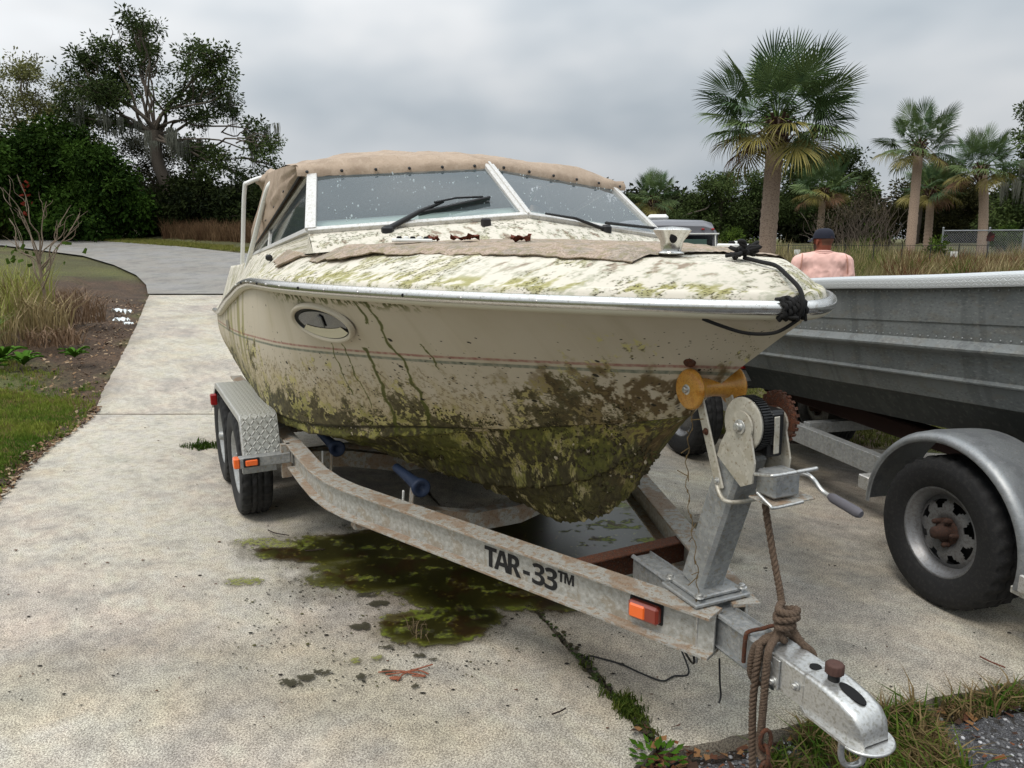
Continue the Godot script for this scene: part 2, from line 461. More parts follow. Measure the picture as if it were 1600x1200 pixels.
func slab(parent: Node, fl: Vector2, fr: Vector2, bl: Vector2, br: Vector2, curved: bool, nu: int, nv: int, tone: float) -> void:
	var g := G.new()
	var n1 := noise(21, 0.55, 4); var n2 := noise(22, 2.6, 4); var n3 := noise(23, 8.0, 3)
	var rows := []
	var edge := []
	for i in nv + 1:
		var w := float(i) / nv
		var L := fl.lerp(bl, w)
		if curved: L.x = sp(EDGE, L.y)
		var R := fr.lerp(br, w)
		L.x += n3.get_noise_2d(L.y * 2.0, 5.0) * 0.02; R.x += n3.get_noise_2d(R.y * 2.0, 9.0) * 0.012
		var row := PackedVector3Array()
		for j in nu + 1:
			var q := L.lerp(R, float(j) / nu)
			if i == 0: q.y += n3.get_noise_2d(q.x * 2.0, 1.0) * 0.015
			var e := 0.0
			if i == 0 or j == 0 or i == nv or j == nu: e = -0.012
			row.append(gv(q.x, q.y, n1.get_noise_2d(q.x, q.y) * 0.004 + e))
			var a := n1.get_noise_2d(q.x * 1.3, q.y * 1.3); var b := n2.get_noise_2d(q.x, q.y * 1.4); var c := n3.get_noise_2d(q.x, q.y)
			var t := tone * (1.0 + 0.30 * a + 0.30 * b + 0.25 * c)
			var stain := smoothstep(0.05, 0.45, n1.get_noise_2d(q.x * 0.7 + 40.0, q.y * 0.7) + 0.25 * b)
			t *= 1.0 - 0.26 * stain
			# darker worn film close to the joints and the planted edge
			var near := minf(minf(j, nu - j) / float(nu) * (R.x - L.x), minf(i, nv - i) / float(nv) * (bl.y - fl.y))
			t *= 1.0 - 0.16 * exp(-near / 0.10) * (0.6 + b)
			var gr := clampf(0.45 + a + b * 0.6 + 0.4 * stain, 0.0, 1.3)
			g.col.append(Color(t * (1.015 + 0.05 * b - 0.05 * a), t * (0.992 - 0.014 * gr), t * (0.985 - 0.085 * gr - 0.03 * b)))
		rows.append(row)
	var cols := g.col.duplicate()
	g.col = PackedColorArray()
	g.grid(rows, false, true)
	g.col = cols
	var skirt := func(list: PackedVector3Array, flip: bool) -> void:
		var low := PackedVector3Array()
		for p in list: low.append(p - Vector3(0, 0.10, 0))
		g.tint = Color(0.62, 0.58, 0.52)
		g.grid([list, low], false, flip)
	skirt.call(rows[0], true)
	skirt.call(rows[-1], false)
	var a0 := PackedVector3Array(); var a1 := PackedVector3Array()
	for r in rows: a0.append(r[0]); a1.append(r[nu])
	skirt.call(a0, false); skirt.call(a1, true)
	part("slab", g, M.concrete, parent, true)

func ground() -> void:
	# soil sheet out to the horizon
	var g := G.new()
	var xs := []; var ds := []
	var k := -300.0
	for x in [-300, -140, -80, -55]: xs.append(float(x))
	k = -42.0
	while k < 42.0:
		xs.append(k)
		k += 0.35 if absf(k + 2.0) < 9.0 else 1.2
	for x in [42, 55, 80, 140, 300]: ds.append(x); xs.append(float(x))
	ds = [-60.0, -20.0, -6.0, -2.0]
	k = 0.0
	while k < 50.0:
		ds.append(k)
		k += 0.3 if k < 17.0 else 1.0
	for d in [55, 70, 100, 160, 300, 500]: ds.append(float(d))
	var n1 := noise(31, 0.5, 4); var n2 := noise(32, 2.5, 3)
	var on_road := PackedVector2Array([Vector2(-1.5, 14.7), Vector2(-7.5, 14.9), Vector2(-8.5, 16.3), Vector2(-9.8, 18.3), Vector2(-11.8, 20.9), Vector2(-14.4, 23.9), Vector2(-20, 28.5), Vector2(-30.5, 33.5), Vector2(-47, 38.5), Vector2(-50, 44.4), Vector2(-34, 40.4), Vector2(-24.5, 37.2), Vector2(-18.2, 34), Vector2(-13.2, 29.8), Vector2(-9, 25.9), Vector2(-3.2, 22), Vector2(0.8, 19.8), Vector2(4.2, 18.3)])
	var by_road: PackedVector2Array = Geometry2D.offset_polygon(on_road, 0.7)[0]
	var rows := []
	var cols := PackedColorArray()
	for d in ds:
		var row := PackedVector3Array()
		for x in xs:
			var out: float = sp(EDGE, d) - x            # metres to the left of the drive
			var up := -0.035
			if d < 6.9 and x > sp(EDGE, d) and x < 8.0: up = -0.07
			if out > 0.0: up += 0.16 * smoothstep(0.1, 2.2, out) + 0.03 * n2.get_noise_2d(x * 0.6, d * 0.6)
			if out > 0.0 and d > 6.0: up += 0.12 * smoothstep(0.4, 2.5, out) * smoothstep(6.0, 9.0, d) * (1.0 - smoothstep(14.0, 18.0, d))
			if d > 13.0 and d < 47.0:
				if Geometry2D.is_point_in_polygon(Vector2(x, d), on_road): up = -0.05
				elif Geometry2D.is_point_in_polygon(Vector2(x, d), by_road): up = minf(up, 0.015)
			row.append(gv(x, d, up))
			var a := n1.get_noise_2d(x, d); var b := n2.get_noise_2d(x, d)
			var soil := lin(0.40, 0.31, 0.23).lerp(lin(0.30, 0.24, 0.18), clampf(0.5 + b, 0, 1))
			var green := lin(0.33, 0.37, 0.17).lerp(lin(0.44, 0.43, 0.24), clampf(0.5 + a, 0, 1))
			var m := smoothstep(-0.1, 0.25, a + 0.3 * b)
			if out > 0.0 and d < 18.0:
				m = smoothstep(0.3, 0.9, out + 0.3 * b) * (1.0 - smoothstep(7.5, 9.0, d + b) * (1.0 - smoothstep(2.2, 3.6, out + a)))
			elif d > 14.0: m = maxf(m, 0.55)
			if d < 3.2 and x > -0.5: soil = lin(0.27, 0.235, 0.20); m = 0.0
			cols.append(soil.lerp(green, m))
		rows.append(row)
	g.grid(rows, false, true)
	g.col = cols
	kind(part("ground", g, M.soil, self, true), "structure")
	# the concrete drive: three slabs
	var drive := Node3D.new()
	drive.name = "concrete_drive"; add_child(drive); kind(drive, "structure")
	slab(drive, Vector2(-1.1, 0.5), Vector2(0.465, 2.14), Vector2(-3.85, 6.74), Vector2(-1.46, 6.78), true, 70, 90, 0.97)
	slab(drive, Vector2(0.495, 2.12), Vector2(5.6, 3.5), Vector2(-1.43, 6.76), Vector2(6.2, 4.65), false, 110, 60, 0.86)
	slab(drive, Vector2(-3.87, 6.77), Vector2(-1.43, 6.81), Vector2(-7.33, 15.1), Vector2(-2.6, 15.1), true, 50, 80, 0.92)
	# asphalt road climbing away to the left
	g = G.new()
	var near := [Vector2(-2.2, 15.12), Vector2(-7.36, 15.12), Vector2(-8.1, 16.6), Vector2(-9.3, 18.6), Vector2(-11.2, 21.2), Vector2(-13.8, 24.3), Vector2(-19.5, 29.0), Vector2(-30, 34.0), Vector2(-46, 39)]
	var far := [Vector2(4.0, 18.0), Vector2(0.5, 19.4), Vector2(-3.5, 21.6), Vector2(-9.3, 25.5), Vector2(-13.5, 29.4), Vector2(-18.5, 33.6), Vector2(-24.7, 36.8), Vector2(-34, 40.0), Vector2(-50, 44)]
	rows = []; cols = PackedColorArray()
	for i in 49:
		var row := PackedVector3Array()
		var q := i / 6.0
		var c := mini(int(q), 7)
		var A: Vector2 = near[c].lerp(near[c + 1], q - c); var B: Vector2 = far[c].lerp(far[c + 1], q - c)
		for j in 21:
			var p := A.lerp(B, j / 20.0)
			row.append(gv(p.x, p.y, 0.012))
			var t := 1.0 + 0.25 * n1.get_noise_2d(p.x * 0.7, p.y) + 0.12 * n2.get_noise_2d(p.x, p.y)
			if j > 10: t *= 1.05
			cols.append(Color(t * 1.02, t * 0.985, t * 0.93))
		rows.append(row)
	g.grid(rows, false, true)
	g.col = cols
	kind(part("asphalt_road", g, M.road, self, true), "structure")
	# pale pavement strip beyond the weeds on the right
	g = G.new()
	rows = []
	for i in 9:
		var x := 4.0 + i * 3.4
		rows.append(PackedVector3Array([gv(x, 29.4 - i * 0.2, 0.10), gv(x, 27.4 - i * 0.2, 0.10)]))
	g.tint = Color(0.9, 0.9, 0.9); g.grid(rows, false, true)
	kind(part("pavement", g, M.concrete, self, true), "structure")
	# dark asphalt with loose chippings at the drive's mouth
	g = G.new()
	g.grid([PackedVector3Array([Vector3(-0.5, -0.05, -1.95), Vector3(0.5, -0.05, -2.07), Vector3(1.8, -0.045, -2.36), Vector3(4.5, -0.045, -3.1)]), PackedVector3Array([Vector3(-0.5, -0.05, 1.0), Vector3(0.5, -0.05, 1.0), Vector3(1.8, -0.045, 1.0), Vector3(4.5, -0.045, 1.0)])])
	g.tint = Color.WHITE
	kind(part("asphalt_apron", g, M.road_dark, self), "structure")

# ---------- the cabin boat, in its own axes: s metres aft of the bow tip, l metres to starboard, y up
func V(s: float, l: float, y: float) -> Vector3: return Vector3(-l, y, -s)

const TAB_RAIL := [0.0, 1.432, 1.0, 1.418, 2.4, 1.382, 2.8, 1.345, 3.2, 1.27, 4.0, 1.14, 4.7, 1.04, 5.3, 1.0]
const TAB_KEEL := [0.0, 1.395, 0.12, 1.31, 0.27, 1.20, 0.40, 1.085, 0.55, 0.92, 0.79, 0.66, 1.0, 0.525, 1.3, 0.43, 1.8, 0.40, 5.3, 0.40]
const TAB_CX := [0.42, 0.012, 0.65, 0.12, 0.85, 0.23, 1.03, 0.33, 1.25, 0.435, 1.5, 0.555, 1.75, 0.68, 2.0, 0.79, 2.25, 0.88, 2.6, 0.95, 3.1, 1.0, 5.3, 1.02]
const TAB_CY := [0.42, 1.065, 0.65, 1.0, 0.85, 0.955, 1.03, 0.91, 1.25, 0.875, 1.5, 0.835, 1.75, 0.79, 2.0, 0.745, 2.25, 0.71, 2.6, 0.675, 3.1, 0.64, 5.3, 0.62]

func half_beam(s: float) -> float:
	var t := clampf(s / 2.35, 0.0, 1.0)
	return 1.065 * pow(1.0 - pow(1.0 - t, 2.35), 1.0 / 1.28) + 0.055 * smoothstep(2.2, 3.6, s)

func hull_at(s: float, w: float) -> Vector2:      # (half width, height) at girth w: 0 at the rail, 0.6 at the chine, 1 at the keel
	var L := half_beam(s) - 0.005; var Y := sp(TAB_RAIL, s) - 0.02
	var K := sp(TAB_KEEL, s)
	var cx := 0.0; var cy := K
	if s > 0.42:
		cx = sp(TAB_CX, s); cy = sp(TAB_CY, s)
	if w <= 0.6:
		var t := w / 0.6
		var bul := lerpf(-0.035, 0.03, smoothstep(0.3, 2.0, s)) * sin(PI * t) * smoothstep(0.0, 0.2, s)
		return Vector2(maxf(0.0, lerpf(L, cx, t) + bul), lerpf(Y, cy, t))
	var k := smoothstep(0.42, 0.9, s)
	var lip := 0.052 * k * smoothstep(0.9, 1.7, s)
	if w <= 0.65:                                      # chine: a small step, a lip, then a flat turned under
		var u := (w - 0.6) / 0.05
		return Vector2(maxf(0.0, cx - 0.012 * k - 0.012 * k * u), cy - lip * u)
	var t := (w - 0.65) / 0.35
	var x := lerpf(cx - 0.03 * k, 0.0, t)
	var y := lerpf(cy - lip, K, smoothstep(-0.0, 1.0, t) * 0.25 + t * 0.75) + 0.03 * k * exp(-t * 14.0) * smoothstep(0.0, 0.05, t)
	# running strake halfway down the bottom
	y -= 0.036 * k * smoothstep(0.38, 0.50, t) * (1.0 - smoothstep(0.50, 0.54, t))
	return Vector2(maxf(0.0, x), y)

func hull_texture() -> ImageTexture:
	var w := 1600; var h := 640
	var A := nzs(w, h, 41, 0.007, 5, 1.6); var B := nzs(w, h, 42, 0.028, 4, 2.2); var C := nzs(w, h, 43, 0.10, 4, 2.2); var D := nzs(w, h, 44, 0.30, 2, 2.0)
	var E := nzs(w, h, 45, 0.018, 5, 2.2)
	var st := noise(46, 0.02, 3).get_image(w, 24)
	st.convert(Image.FORMAT_L8); st.resize(w, h, Image.INTERPOLATE_CUBIC)
	var S := st.get_data()
	st = noise(47, 0.09, 2).get_image(w, 20)
	st.convert(Image.FORMAT_L8); st.resize(w, h, Image.INTERPOLATE_CUBIC)
	var S2 := st.get_data()
	var out := PackedByteArray()
	out.resize(w * h * 3)
	for i in w:
		var s := 5.3 * pow((i + 0.5) / w, 1.6)
		var Y := sp(TAB_RAIL, s) - 0.02
		var cy := sp(TAB_CY, s) if s > 0.42 else sp(TAB_KEEL, s)
		var K := sp(TAB_KEEL, s)
		var stripe := 1.262 - 0.066 * s
		var bowish := 1.0 - smoothstep(0.5, 1.0, s)
		var aft := smoothstep(2.0, 3.2, s)
		# thin runs of weed: below the porthole and from the rail
		var di := 0.55 * w / (5.3 * 1.6 * pow((i + 0.5) / w, 0.6))
		for j in h:
			var g := (j + 0.5) / h
			var y := lerpf(Y, cy, g / 0.6) if g < 0.6 else lerpf(cy, K, (g - 0.6) / 0.4)
			var k := j * w + posmod(i - int(di * (Y - y)), w)       # runs lead aft as the flare turns under
			var a := A[k] / 127.5 - 1.0; var b := B[k] / 127.5 - 1.0; var c := C[k] / 127.5 - 1.0; var d := D[k] / 127.5 - 1.0; var e := E[k] / 127.5 - 1.0
			var s1 := S[k] / 127.5 - 1.0; var s2 := S2[k] / 127.5 - 1.0
			var t := stripe - y
			var R := 0.775; var G_ := 0.735; var B_ := 0.66
			var m := clampf(0.25 + 0.5 * a + 0.25 * s1, 0, 1) * 0.30                        # drab film
			R += (0.66 - R) * m; G_ += (0.61 - G_) * m; B_ += (0.50 - B_) * m
			m = smoothstep(0.15, 0.7, s1 + 0.35 * s2 + 0.3 * aft) * (0.08 + 0.5 * aft)      # rain runs
			R += (0.58 - R) * m; G_ += (0.54 - G_) * m; B_ += (0.40 - B_) * m
			m = smoothstep(0.35, 0.75, s2 + 0.4 * a) * (0.10 + 0.3 * aft) * smoothstep(-0.1, 0.1, t + 0.1)
			R += (0.86 - R) * m; G_ += (0.82 - G_) * m; B_ += (0.73 - B_) * m
			m = smoothstep(0.3, 0.6, s1 + 0.5 * a) * smoothstep(1.8, 3.0, s) * 0.40         # green runs aft
			R += (0.50 - R) * m; G_ += (0.50 - G_) * m; B_ += (0.27 - B_) * m
			# pinstripes
			m = (1.0 - smoothstep(0.003, 0.006, absf(t))) * (0.42 + 0.3 * c)
			R += (0.50 - R) * m; G_ += (0.24 - G_) * m; B_ += (0.22 - B_) * m
			m = (1.0 - smoothstep(0.004, 0.007, absf(t - 0.02))) * (0.6 + 0.3 * c)
			R += (0.36 - R) * m; G_ += (0.40 - G_) * m; B_ += (0.35 - B_) * m
			# drab scum below the old waterline, stippled brown
			m = smoothstep(0.06, 0.30, t + 0.10 * b + 0.06 * s2 + 0.05 * bowish) * 0.62
			R += (0.68 - R) * m; G_ += (0.615 - G_) * m; B_ += (0.45 - B_) * m
			m = smoothstep(0.03, 0.14, t + 0.08 * b) * smoothstep(0.02, 0.5, c + 0.6 * d + 0.25 * e) * 0.55
			R += (0.42 - R) * m; G_ += (0.36 - G_) * m; B_ += (0.25 - B_) * m
			# mud: thick patches that hold on below, with clean pale islands
			var edge := t - 0.225 + 0.12 * bowish + 0.20 * a + 0.13 * b + 0.07 * c + 0.05 * s2 + 0.06 * aft
			m = smoothstep(-0.035, 0.05, edge + 0.06 * d)
			var hole := smoothstep(0.14, 0.25, e * 0.55 + 0.55 * b + 0.50 * c + 0.15 * d - smoothstep(0.30, 0.55, t) * 0.06)
			m *= 1.0 - hole
			var wet := clampf(0.45 + 0.7 * c + 0.5 * d + 0.3 * a, 0, 1)
			R += (lerpf(0.24, 0.41, wet) - R) * m; G_ += (lerpf(0.22, 0.38, wet) - G_) * m; B_ += (lerpf(0.145, 0.255, wet) - B_) * m
			m = hole * smoothstep(-0.06, 0.05, edge) * (0.75 if g < 0.7 else 0.45) * smoothstep(-0.3, 0.2, d + c)
			R += (0.78 - R) * m; G_ += (0.75 - G_) * m; B_ += (0.47 - B_) * m
			# brown tide under the bow
			m = bowish * smoothstep(0.01, 0.08, t + 0.07 * b) * smoothstep(-0.25, 0.15, b + 0.6 * c + 0.2 * e) * 0.8
			R += (0.34 - R) * m; G_ += (0.27 - G_) * m; B_ += (0.17 - B_) * m
			# green and yellow-green algae, mostly on the bottom
			m = smoothstep(0.30, 0.5, e + 0.45 * c) * smoothstep(0.15, 0.4, t) * 0.45
			if g > 0.6: m = maxf(m, smoothstep(-0.10, 0.3, a + 0.7 * c) * 0.55 * (1.0 - 0.7 * smoothstep(0.80, 0.86, g)))
			R += (0.37 - R) * m; G_ += (0.39 - G_) * m; B_ += (0.13 - B_) * m
			if g > 0.6:
				m = smoothstep(0.18, 0.4, c + 0.5 * b - 0.2 * a) * 0.6 * (1.0 - smoothstep(0.78, 0.84, g))
				R += (0.62 - R) * m; G_ += (0.59 - G_) * m; B_ += (0.30 - B_) * m
			m = smoothstep(0.25, 0.5, t) * smoothstep(0.1, 0.45, d + 0.5 * c) * 0.5
			R += (0.16 - R) * m; G_ += (0.145 - G_) * m; B_ += (0.10 - B_) * m
			m = (1.0 - smoothstep(0.0, 0.012, absf(g - 0.607))) * 0.7 * smoothstep(0.7, 1.2, s)
			R += (0.10 - R) * m; G_ += (0.09 - G_) * m; B_ += (0.06 - B_) * m
			# weed under the rail
			m = smoothstep(0.15, 0.4, c + 0.5 * b + 0.25) * (1.0 - smoothstep(0.0, 0.05, g - 0.01 * (1 + s2))) * smoothstep(0.7, 1.0, s) * (1.0 - smoothstep(1.6, 2.1, s))
			R += (0.26 - R) * m; G_ += (0.27 - G_) * m; B_ += (0.09 - B_) * m
			# runs
			for q in RUNS:
				var dx := absf(s - q[0] - 0.03 * a - 0.012 * b - q[4] * (q[1] - y))
				if y < q[1] and y > q[2] + 0.04 * c and dx < q[3] * 2.5:
					m = (1.0 - smoothstep(q[3] * (0.6 + 0.4 * c), q[3] * (1.3 + 0.5 * c), dx)) * 0.85
					R += (0.27 - R) * m; G_ += (0.29 - G_) * m; B_ += (0.08 - B_) * m
			k = (j * w + i) * 3
			out[k] = int(clampf(R, 0, 1) * 255); out[k + 1] = int(clampf(G_, 0, 1) * 255); out[k + 2] = int(clampf(B_, 0, 1) * 255)
	# dark specks and flecks
	var r := RandomNumberGenerator.new()
	r.seed = 5
	for n in 1100:
		var x := r.randi_range(20, w - 20); var y := int(h * clampf(r.randf_range(0.0, 0.62) if n % 9 == 0 else r.randfn(0.40, 0.10), 0.0, 0.95))
		var sx := r.randf_range(0.5, 1.5) * (2.4 if n % 31 == 0 else 1.0); var sy := sx * r.randf_range(0.8, 1.8)
		for dy in range(-8, 9):
			for dx in range(-6, 7):
				if (dx / sx) ** 2 + (dy / sy) ** 2 < r.randf_range(0.6, 1.3) and y + dy > 0 and y + dy < h:
					var k := ((y + dy) * w + x + dx) * 3
					out[k] = 38; out[k + 1] = 35; out[k + 2] = 27
	return ImageTexture.create_from_image(Image.create_from_data(w, h, false, Image.FORMAT_RGB8, out))
const RUNS := [[1.36, 1.19, 0.76, 0.011, 0.62], [1.49, 1.19, 0.90, 0.0035, 0.55], [1.56, 1.19, 0.95, 0.003, 0.55], [1.06, 1.40, 0.80, 0.006, 0.60], [1.02, 1.24, 1.14, 0.003, 0.45], [1.14, 1.40, 1.30, 0.009, 0.5]]

func deck_at(s: float, w: float) -> Vector2:      # w: 0 at the rail, 1 on the centreline
	var L := half_beam(s); var Y := sp(TAB_RAIL, s)
	var lc := crease(s); var yc := crease_y(s)
	if w < 0.12:
		var t := w / 0.12
		return Vector2(L - 0.035 * t * t, Y + 0.012 + 0.028 * sin(t * PI * 0.5))
	if w < 0.5:
		var t := (w - 0.12) / 0.38
		return Vector2(lerpf(L - 0.035, lc, t), lerpf(Y + 0.040, yc, t) + 0.004 * sin(PI * t))
	var t := (w - 0.5) / 0.5
	return Vector2(lc * (1.0 - t), lerpf(yc, yc + (0.030 + 0.008 * maxf(0.0, s - 1.0)) * smoothstep(0.1, 0.7, s), sin(t * PI * 0.5)))
func crease(s: float) -> float: return half_beam(maxf(0.0, s - 0.07)) * lerpf(0.66, 0.88, smoothstep(0.3, 3.0, s))
func crease_y(s: float) -> float:
	return sp([0.0, 1.462, 0.07, 1.518, 0.28, 1.542, 0.6, 1.550, 1.4, 1.555, 2.2, 1.548, 3.0, 1.50, 4.0, 1.42, 5.3, 1.36], s)

func deck_y(s: float, l: float) -> float:
	var a := absf(l)
	if a <= crease(s): return deck_at(s, 1.0 - 0.5 * a / maxf(crease(s), 0.001)).y
	return deck_at(s, 0.5 - 0.38 * (a - crease(s)) / maxf(0.03, half_beam(s) - 0.035 - crease(s))).y

func deck_texture() -> ImageTexture:
	var w := 1280; var h := 400
	var A := nzs(w, h, 51, 0.009, 4, 2.0); var B := nzs(w, h, 52, 0.035, 5, 2.5); var C := nzs(w, h, 53, 0.13, 3, 2.5); var D := nzs(w, h, 54, 0.33, 2, 2.0)
	var st := noise(56, 0.03, 3).get_image(w, 20)
	st.convert(Image.FORMAT_L8); st.resize(w, h, Image.INTERPOLATE_CUBIC)
	var S := st.get_data()
	var out := PackedByteArray()
	out.resize(w * h * 3)
	for j in h:
		var g := (j + 0.5) / h
		for i in w:
			var k := j * w + i
			var a := A[k] / 127.5 - 1.0; var b := B[k] / 127.5 - 1.0; var c := C[k] / 127.5 - 1.0; var d := D[k] / 127.5 - 1.0; var e := S[k] / 127.5 - 1.0
			var R := 0.805; var G_ := 0.78; var B_ := 0.725
			var m := smoothstep(-0.25, 0.5, b + 0.7 * c + 0.3 * d) * 0.6
			R += (0.62 - R) * m; G_ += (0.62 - G_) * m; B_ += (0.54 - B_) * m
			m = smoothstep(0.25, 0.6, c + 0.5 * d) * smoothstep(-0.3, 0.3, b + a) * 0.6
			R += (0.42 - R) * m; G_ += (0.38 - G_) * m; B_ += (0.31 - B_) * m
			m = smoothstep(0.10, 0.5, e * 0.35 + 0.6 * a + 0.45 * b + 0.25 * c) * smoothstep(0.6, 0.15, absf(g - 0.16)) * 0.45
			R += (0.55 - R) * m; G_ += (0.53 - G_) * m; B_ += (0.32 - B_) * m
			m = smoothstep(-0.1, 0.4, e * 0.6 + 0.6 * b + 0.3 * c) * (1.0 - smoothstep(0.03, 0.10, absf(g - 0.12))) * 0.7
			R += (0.55 - R) * m; G_ += (0.53 - G_) * m; B_ += (0.30 - B_) * m
			m = smoothstep(0.45, 0.7, b - a * 0.4) * 0.55 * smoothstep(0.2, 0.4, g)
			R += (0.47 - R) * m; G_ += (0.38 - G_) * m; B_ += (0.32 - B_) * m
			m = smoothstep(0.34, 0.55, d + 0.4 * c) * 0.8 * smoothstep(-0.1, 0.3, a + b)
			R += (0.16 - R) * m; G_ += (0.14 - G_) * m; B_ += (0.11 - B_) * m
			k *= 3
			out[k] = int(clampf(R, 0, 1) * 255); out[k + 1] = int(clampf(G_, 0, 1) * 255); out[k + 2] = int(clampf(B_, 0, 1) * 255)
	return ImageTexture.create_from_image(Image.create_from_data(w, h, false, Image.FORMAT_RGB8, out))

func base_front(a: float) -> Vector3:      # foot of the windshield, a from -1 (port corner) to 1 (starboard corner)
	return V(1.60 + 0.26 * absf(a), 0.89 * a, 1.687 - 0.079 * absf(a))
func top_front(a: float) -> Vector3:
	return V(2.06 + 0.18 * absf(a), 0.81 * a, 1.945 - 0.058 * absf(a))

func build_boat() -> void:
	var boat := thing("cabin_boat", "abandoned cream cabin boat caked in mud and algae, with a torn tan canvas top", "boat", BOW, YAW)
	boat.rotation.z = -0.012
	var tex := hull_texture()
	var hm := mat(Color(1, 1, 1), 0.62)
	hm.albedo_texture = tex; hm.metallic_specular = 0.35
	M.hull = hm
	# hull, with the mud standing proud of it
	var g := G.new()
	var n1 := noise(61, 5.0, 3); var n2 := noise(62, 22.0, 3); var n3 := noise(63, 2.0, 3)
	var NU := 300; var NV := 150
	for side in [1, -1]:
		var rows := []; var uvs := []
		for i in NU + 1:
			var q := float(i) / NU
			var s := 5.3 * pow(q, 1.6)
			var row := PackedVector3Array(); var ur := []
			for j in NV + 1:
				var w := float(j) / NV
				var p := hull_at(s, w)
				var t := 1.26 - 0.066 * s - p.y
				var mud := smoothstep(0.30, 0.50, t + 0.12 * n3.get_noise_2d(s * 3, w * 5))
				if mud > 0.0 and s > 0.3:
					var c := n1.get_noise_3d(s * 2, p.y * 3, p.x) ; var d := n2.get_noise_3d(s, p.y, p.x)
					var amp := (0.005 + 0.013 * smoothstep(0.6, 0.68, w)) * mud
					var bump := amp * (0.5 + c + 1.3 * d) * smoothstep(0.3, 0.6, s) * (0.55 + 0.45 * smoothstep(1.0, 1.8, s))
					p.y -= bump * (1.0 if w > 0.6 else 0.25); p.x = maxf(0.0, p.x + bump * (0.3 if w > 0.6 else 0.9) * smoothstep(0.0, 0.05, p.x))
				row.append(V(s, p.x * side, p.y)); ur.append(Vector2(q, w))
			rows.append(row); uvs.append(ur)
		g.grid(rows, false, side < 0, uvs)
	part("hull", g, hm, boat)
	# clods of mud and weed hanging from the bottom
	g = G.new()
	var lump := G.new(); lump.ball(Vector3.ZERO, Vector3(1, 0.7, 0.9), 6, 4)
	for i in lump.v.size(): lump.v[i] *= 1.0 + 0.3 * sin(i * 2.7)
	var xf := []; var cl := []
	for k in 14000:
		var s := rn(0.55, 5.2) if k % 3 else rn(0.6, 2.2)
		var w := rn(0.50, 1.0) if k % 4 else rn(0.56, 0.62)
		var p := hull_at(s, w)
		if n1.get_noise_3d(s * 1.2, p.y * 2, 7.0) < -0.08: continue
		if w < 0.6 and n3.get_noise_2d(s * 4, w * 9) < 0.05: continue
		var side := 1.0 if rng.randf() < 0.8 else -1.0
		var r := rn(0.002, 0.007) * (1.4 if w > 0.75 else 0.7)
		xf.append(Transform3D(Basis.from_euler(Vector3(rn(0, 6), rn(0, 6), rn(0, 6))).scaled(Vector3(r, r * rn(0.7, 1.4), r)), V(s, p.x * side, p.y - r * 0.3)))
		var c := lin(0.26, 0.23, 0.15).lerp(lin(0.34, 0.33, 0.17), clampf(n3.get_noise_2d(s * 5, w * 9) * 1.6 + rn(0.1, 0.5), 0, 1))
		if rng.randf() < 0.03: c = lin(0.75, 0.70, 0.60)
		cl.append(c)
	kind(many("mud_crust", lump.mesh(), M.matte, xf, boat, cl), "stuff")
	# transom
	g = G.new()
	var ring := PackedVector2Array()
	for j in 31: ring.append(Vector2(hull_at(5.3, j / 30.0).x, hull_at(5.3, j / 30.0).y))
	for j in range(30, -1, -1): ring.append(Vector2(-hull_at(5.3, j / 30.0).x - 0.001, hull_at(5.3, j / 30.0).y))
	g.plate(ring, 0.02, Transform3D(Basis(), V(5.3, 0, 0)))
	part("transom", g, mat(Color(0.70, 0.66, 0.57), 0.6), boat)
	# deck
	var dm := mat(Color(1, 1, 1), 0.7)
	dm.albedo_texture = deck_texture(); dm.metallic_specular = 0.3
	g = G.new()
	for side in [1, -1]:
		var rows := []; var uvs := []
		var run := 0.0
		for i in 121:
			var q := i / 120.0
			var s := 2.3 * pow(q, 1.6)
			if i > 0:
				var s0 := 2.3 * pow((i - 1) / 120.0, 1.6)
				run += Vector2(s - s0, half_beam(s) - half_beam(s0)).length()
			var row := PackedVector3Array(); var ur := []
			for j in 41:
				var p := deck_at(s, j / 40.0)
				row.append(V(s, p.x * side, p.y)); ur.append(Vector2(run / 3.6 + (0.0 if side > 0 else 0.28), j / 40.0))
			rows.append(row); uvs.append(ur)
		for cut in [[0, 5], [5, 20], [20, 40]]:
			var rr := []; var uu := []
			for i in rows.size():
				rr.append(rows[i].slice(cut[0], cut[1] + 1)); uu.append(uvs[i].slice(cut[0], cut[1] + 1))
			g.grid(rr, false, side > 0, uu)
		rows = []; uvs = []
		for i in 41:                                     # side decks past the windshield
			var s := 2.3 + 3.0 * i / 40.0
			var row := PackedVector3Array(); var ur := []
			for j in 25:
				var p := deck_at(s, j / 40.0)
				row.append(V(s, p.x * side, p.y)); ur.append(Vector2(s / 3.2, j / 40.0))
			rows.append(row); uvs.append(ur)
		g.grid(rows, false, side > 0, uvs)
	part("deck", g, dm, boat)
	# the raised coaming under the windshield
	g = G.new()
	var cm: StandardMaterial3D = dm.duplicate()
	cm.uv1_scale = Vector3(0.6, 0.5, 1); cm.uv1_offset = Vector3(0.1, 0.42, 0)
	var rows := []
	for i in 5:
		var row := PackedVector3Array()
		for j in 33:
			var a := -1.0 + j / 16.0
			var low := V(1.38 + 0.34 * absf(a), 0.895 * a, 1.580 - 0.05 * a * a)
			var p := low.lerp(base_front(a), i / 4.0)
			p.y += 0.012 * sin(PI * i / 4.0)
			row.append(p)
		rows.append(row)
	g.grid(rows, false, true)
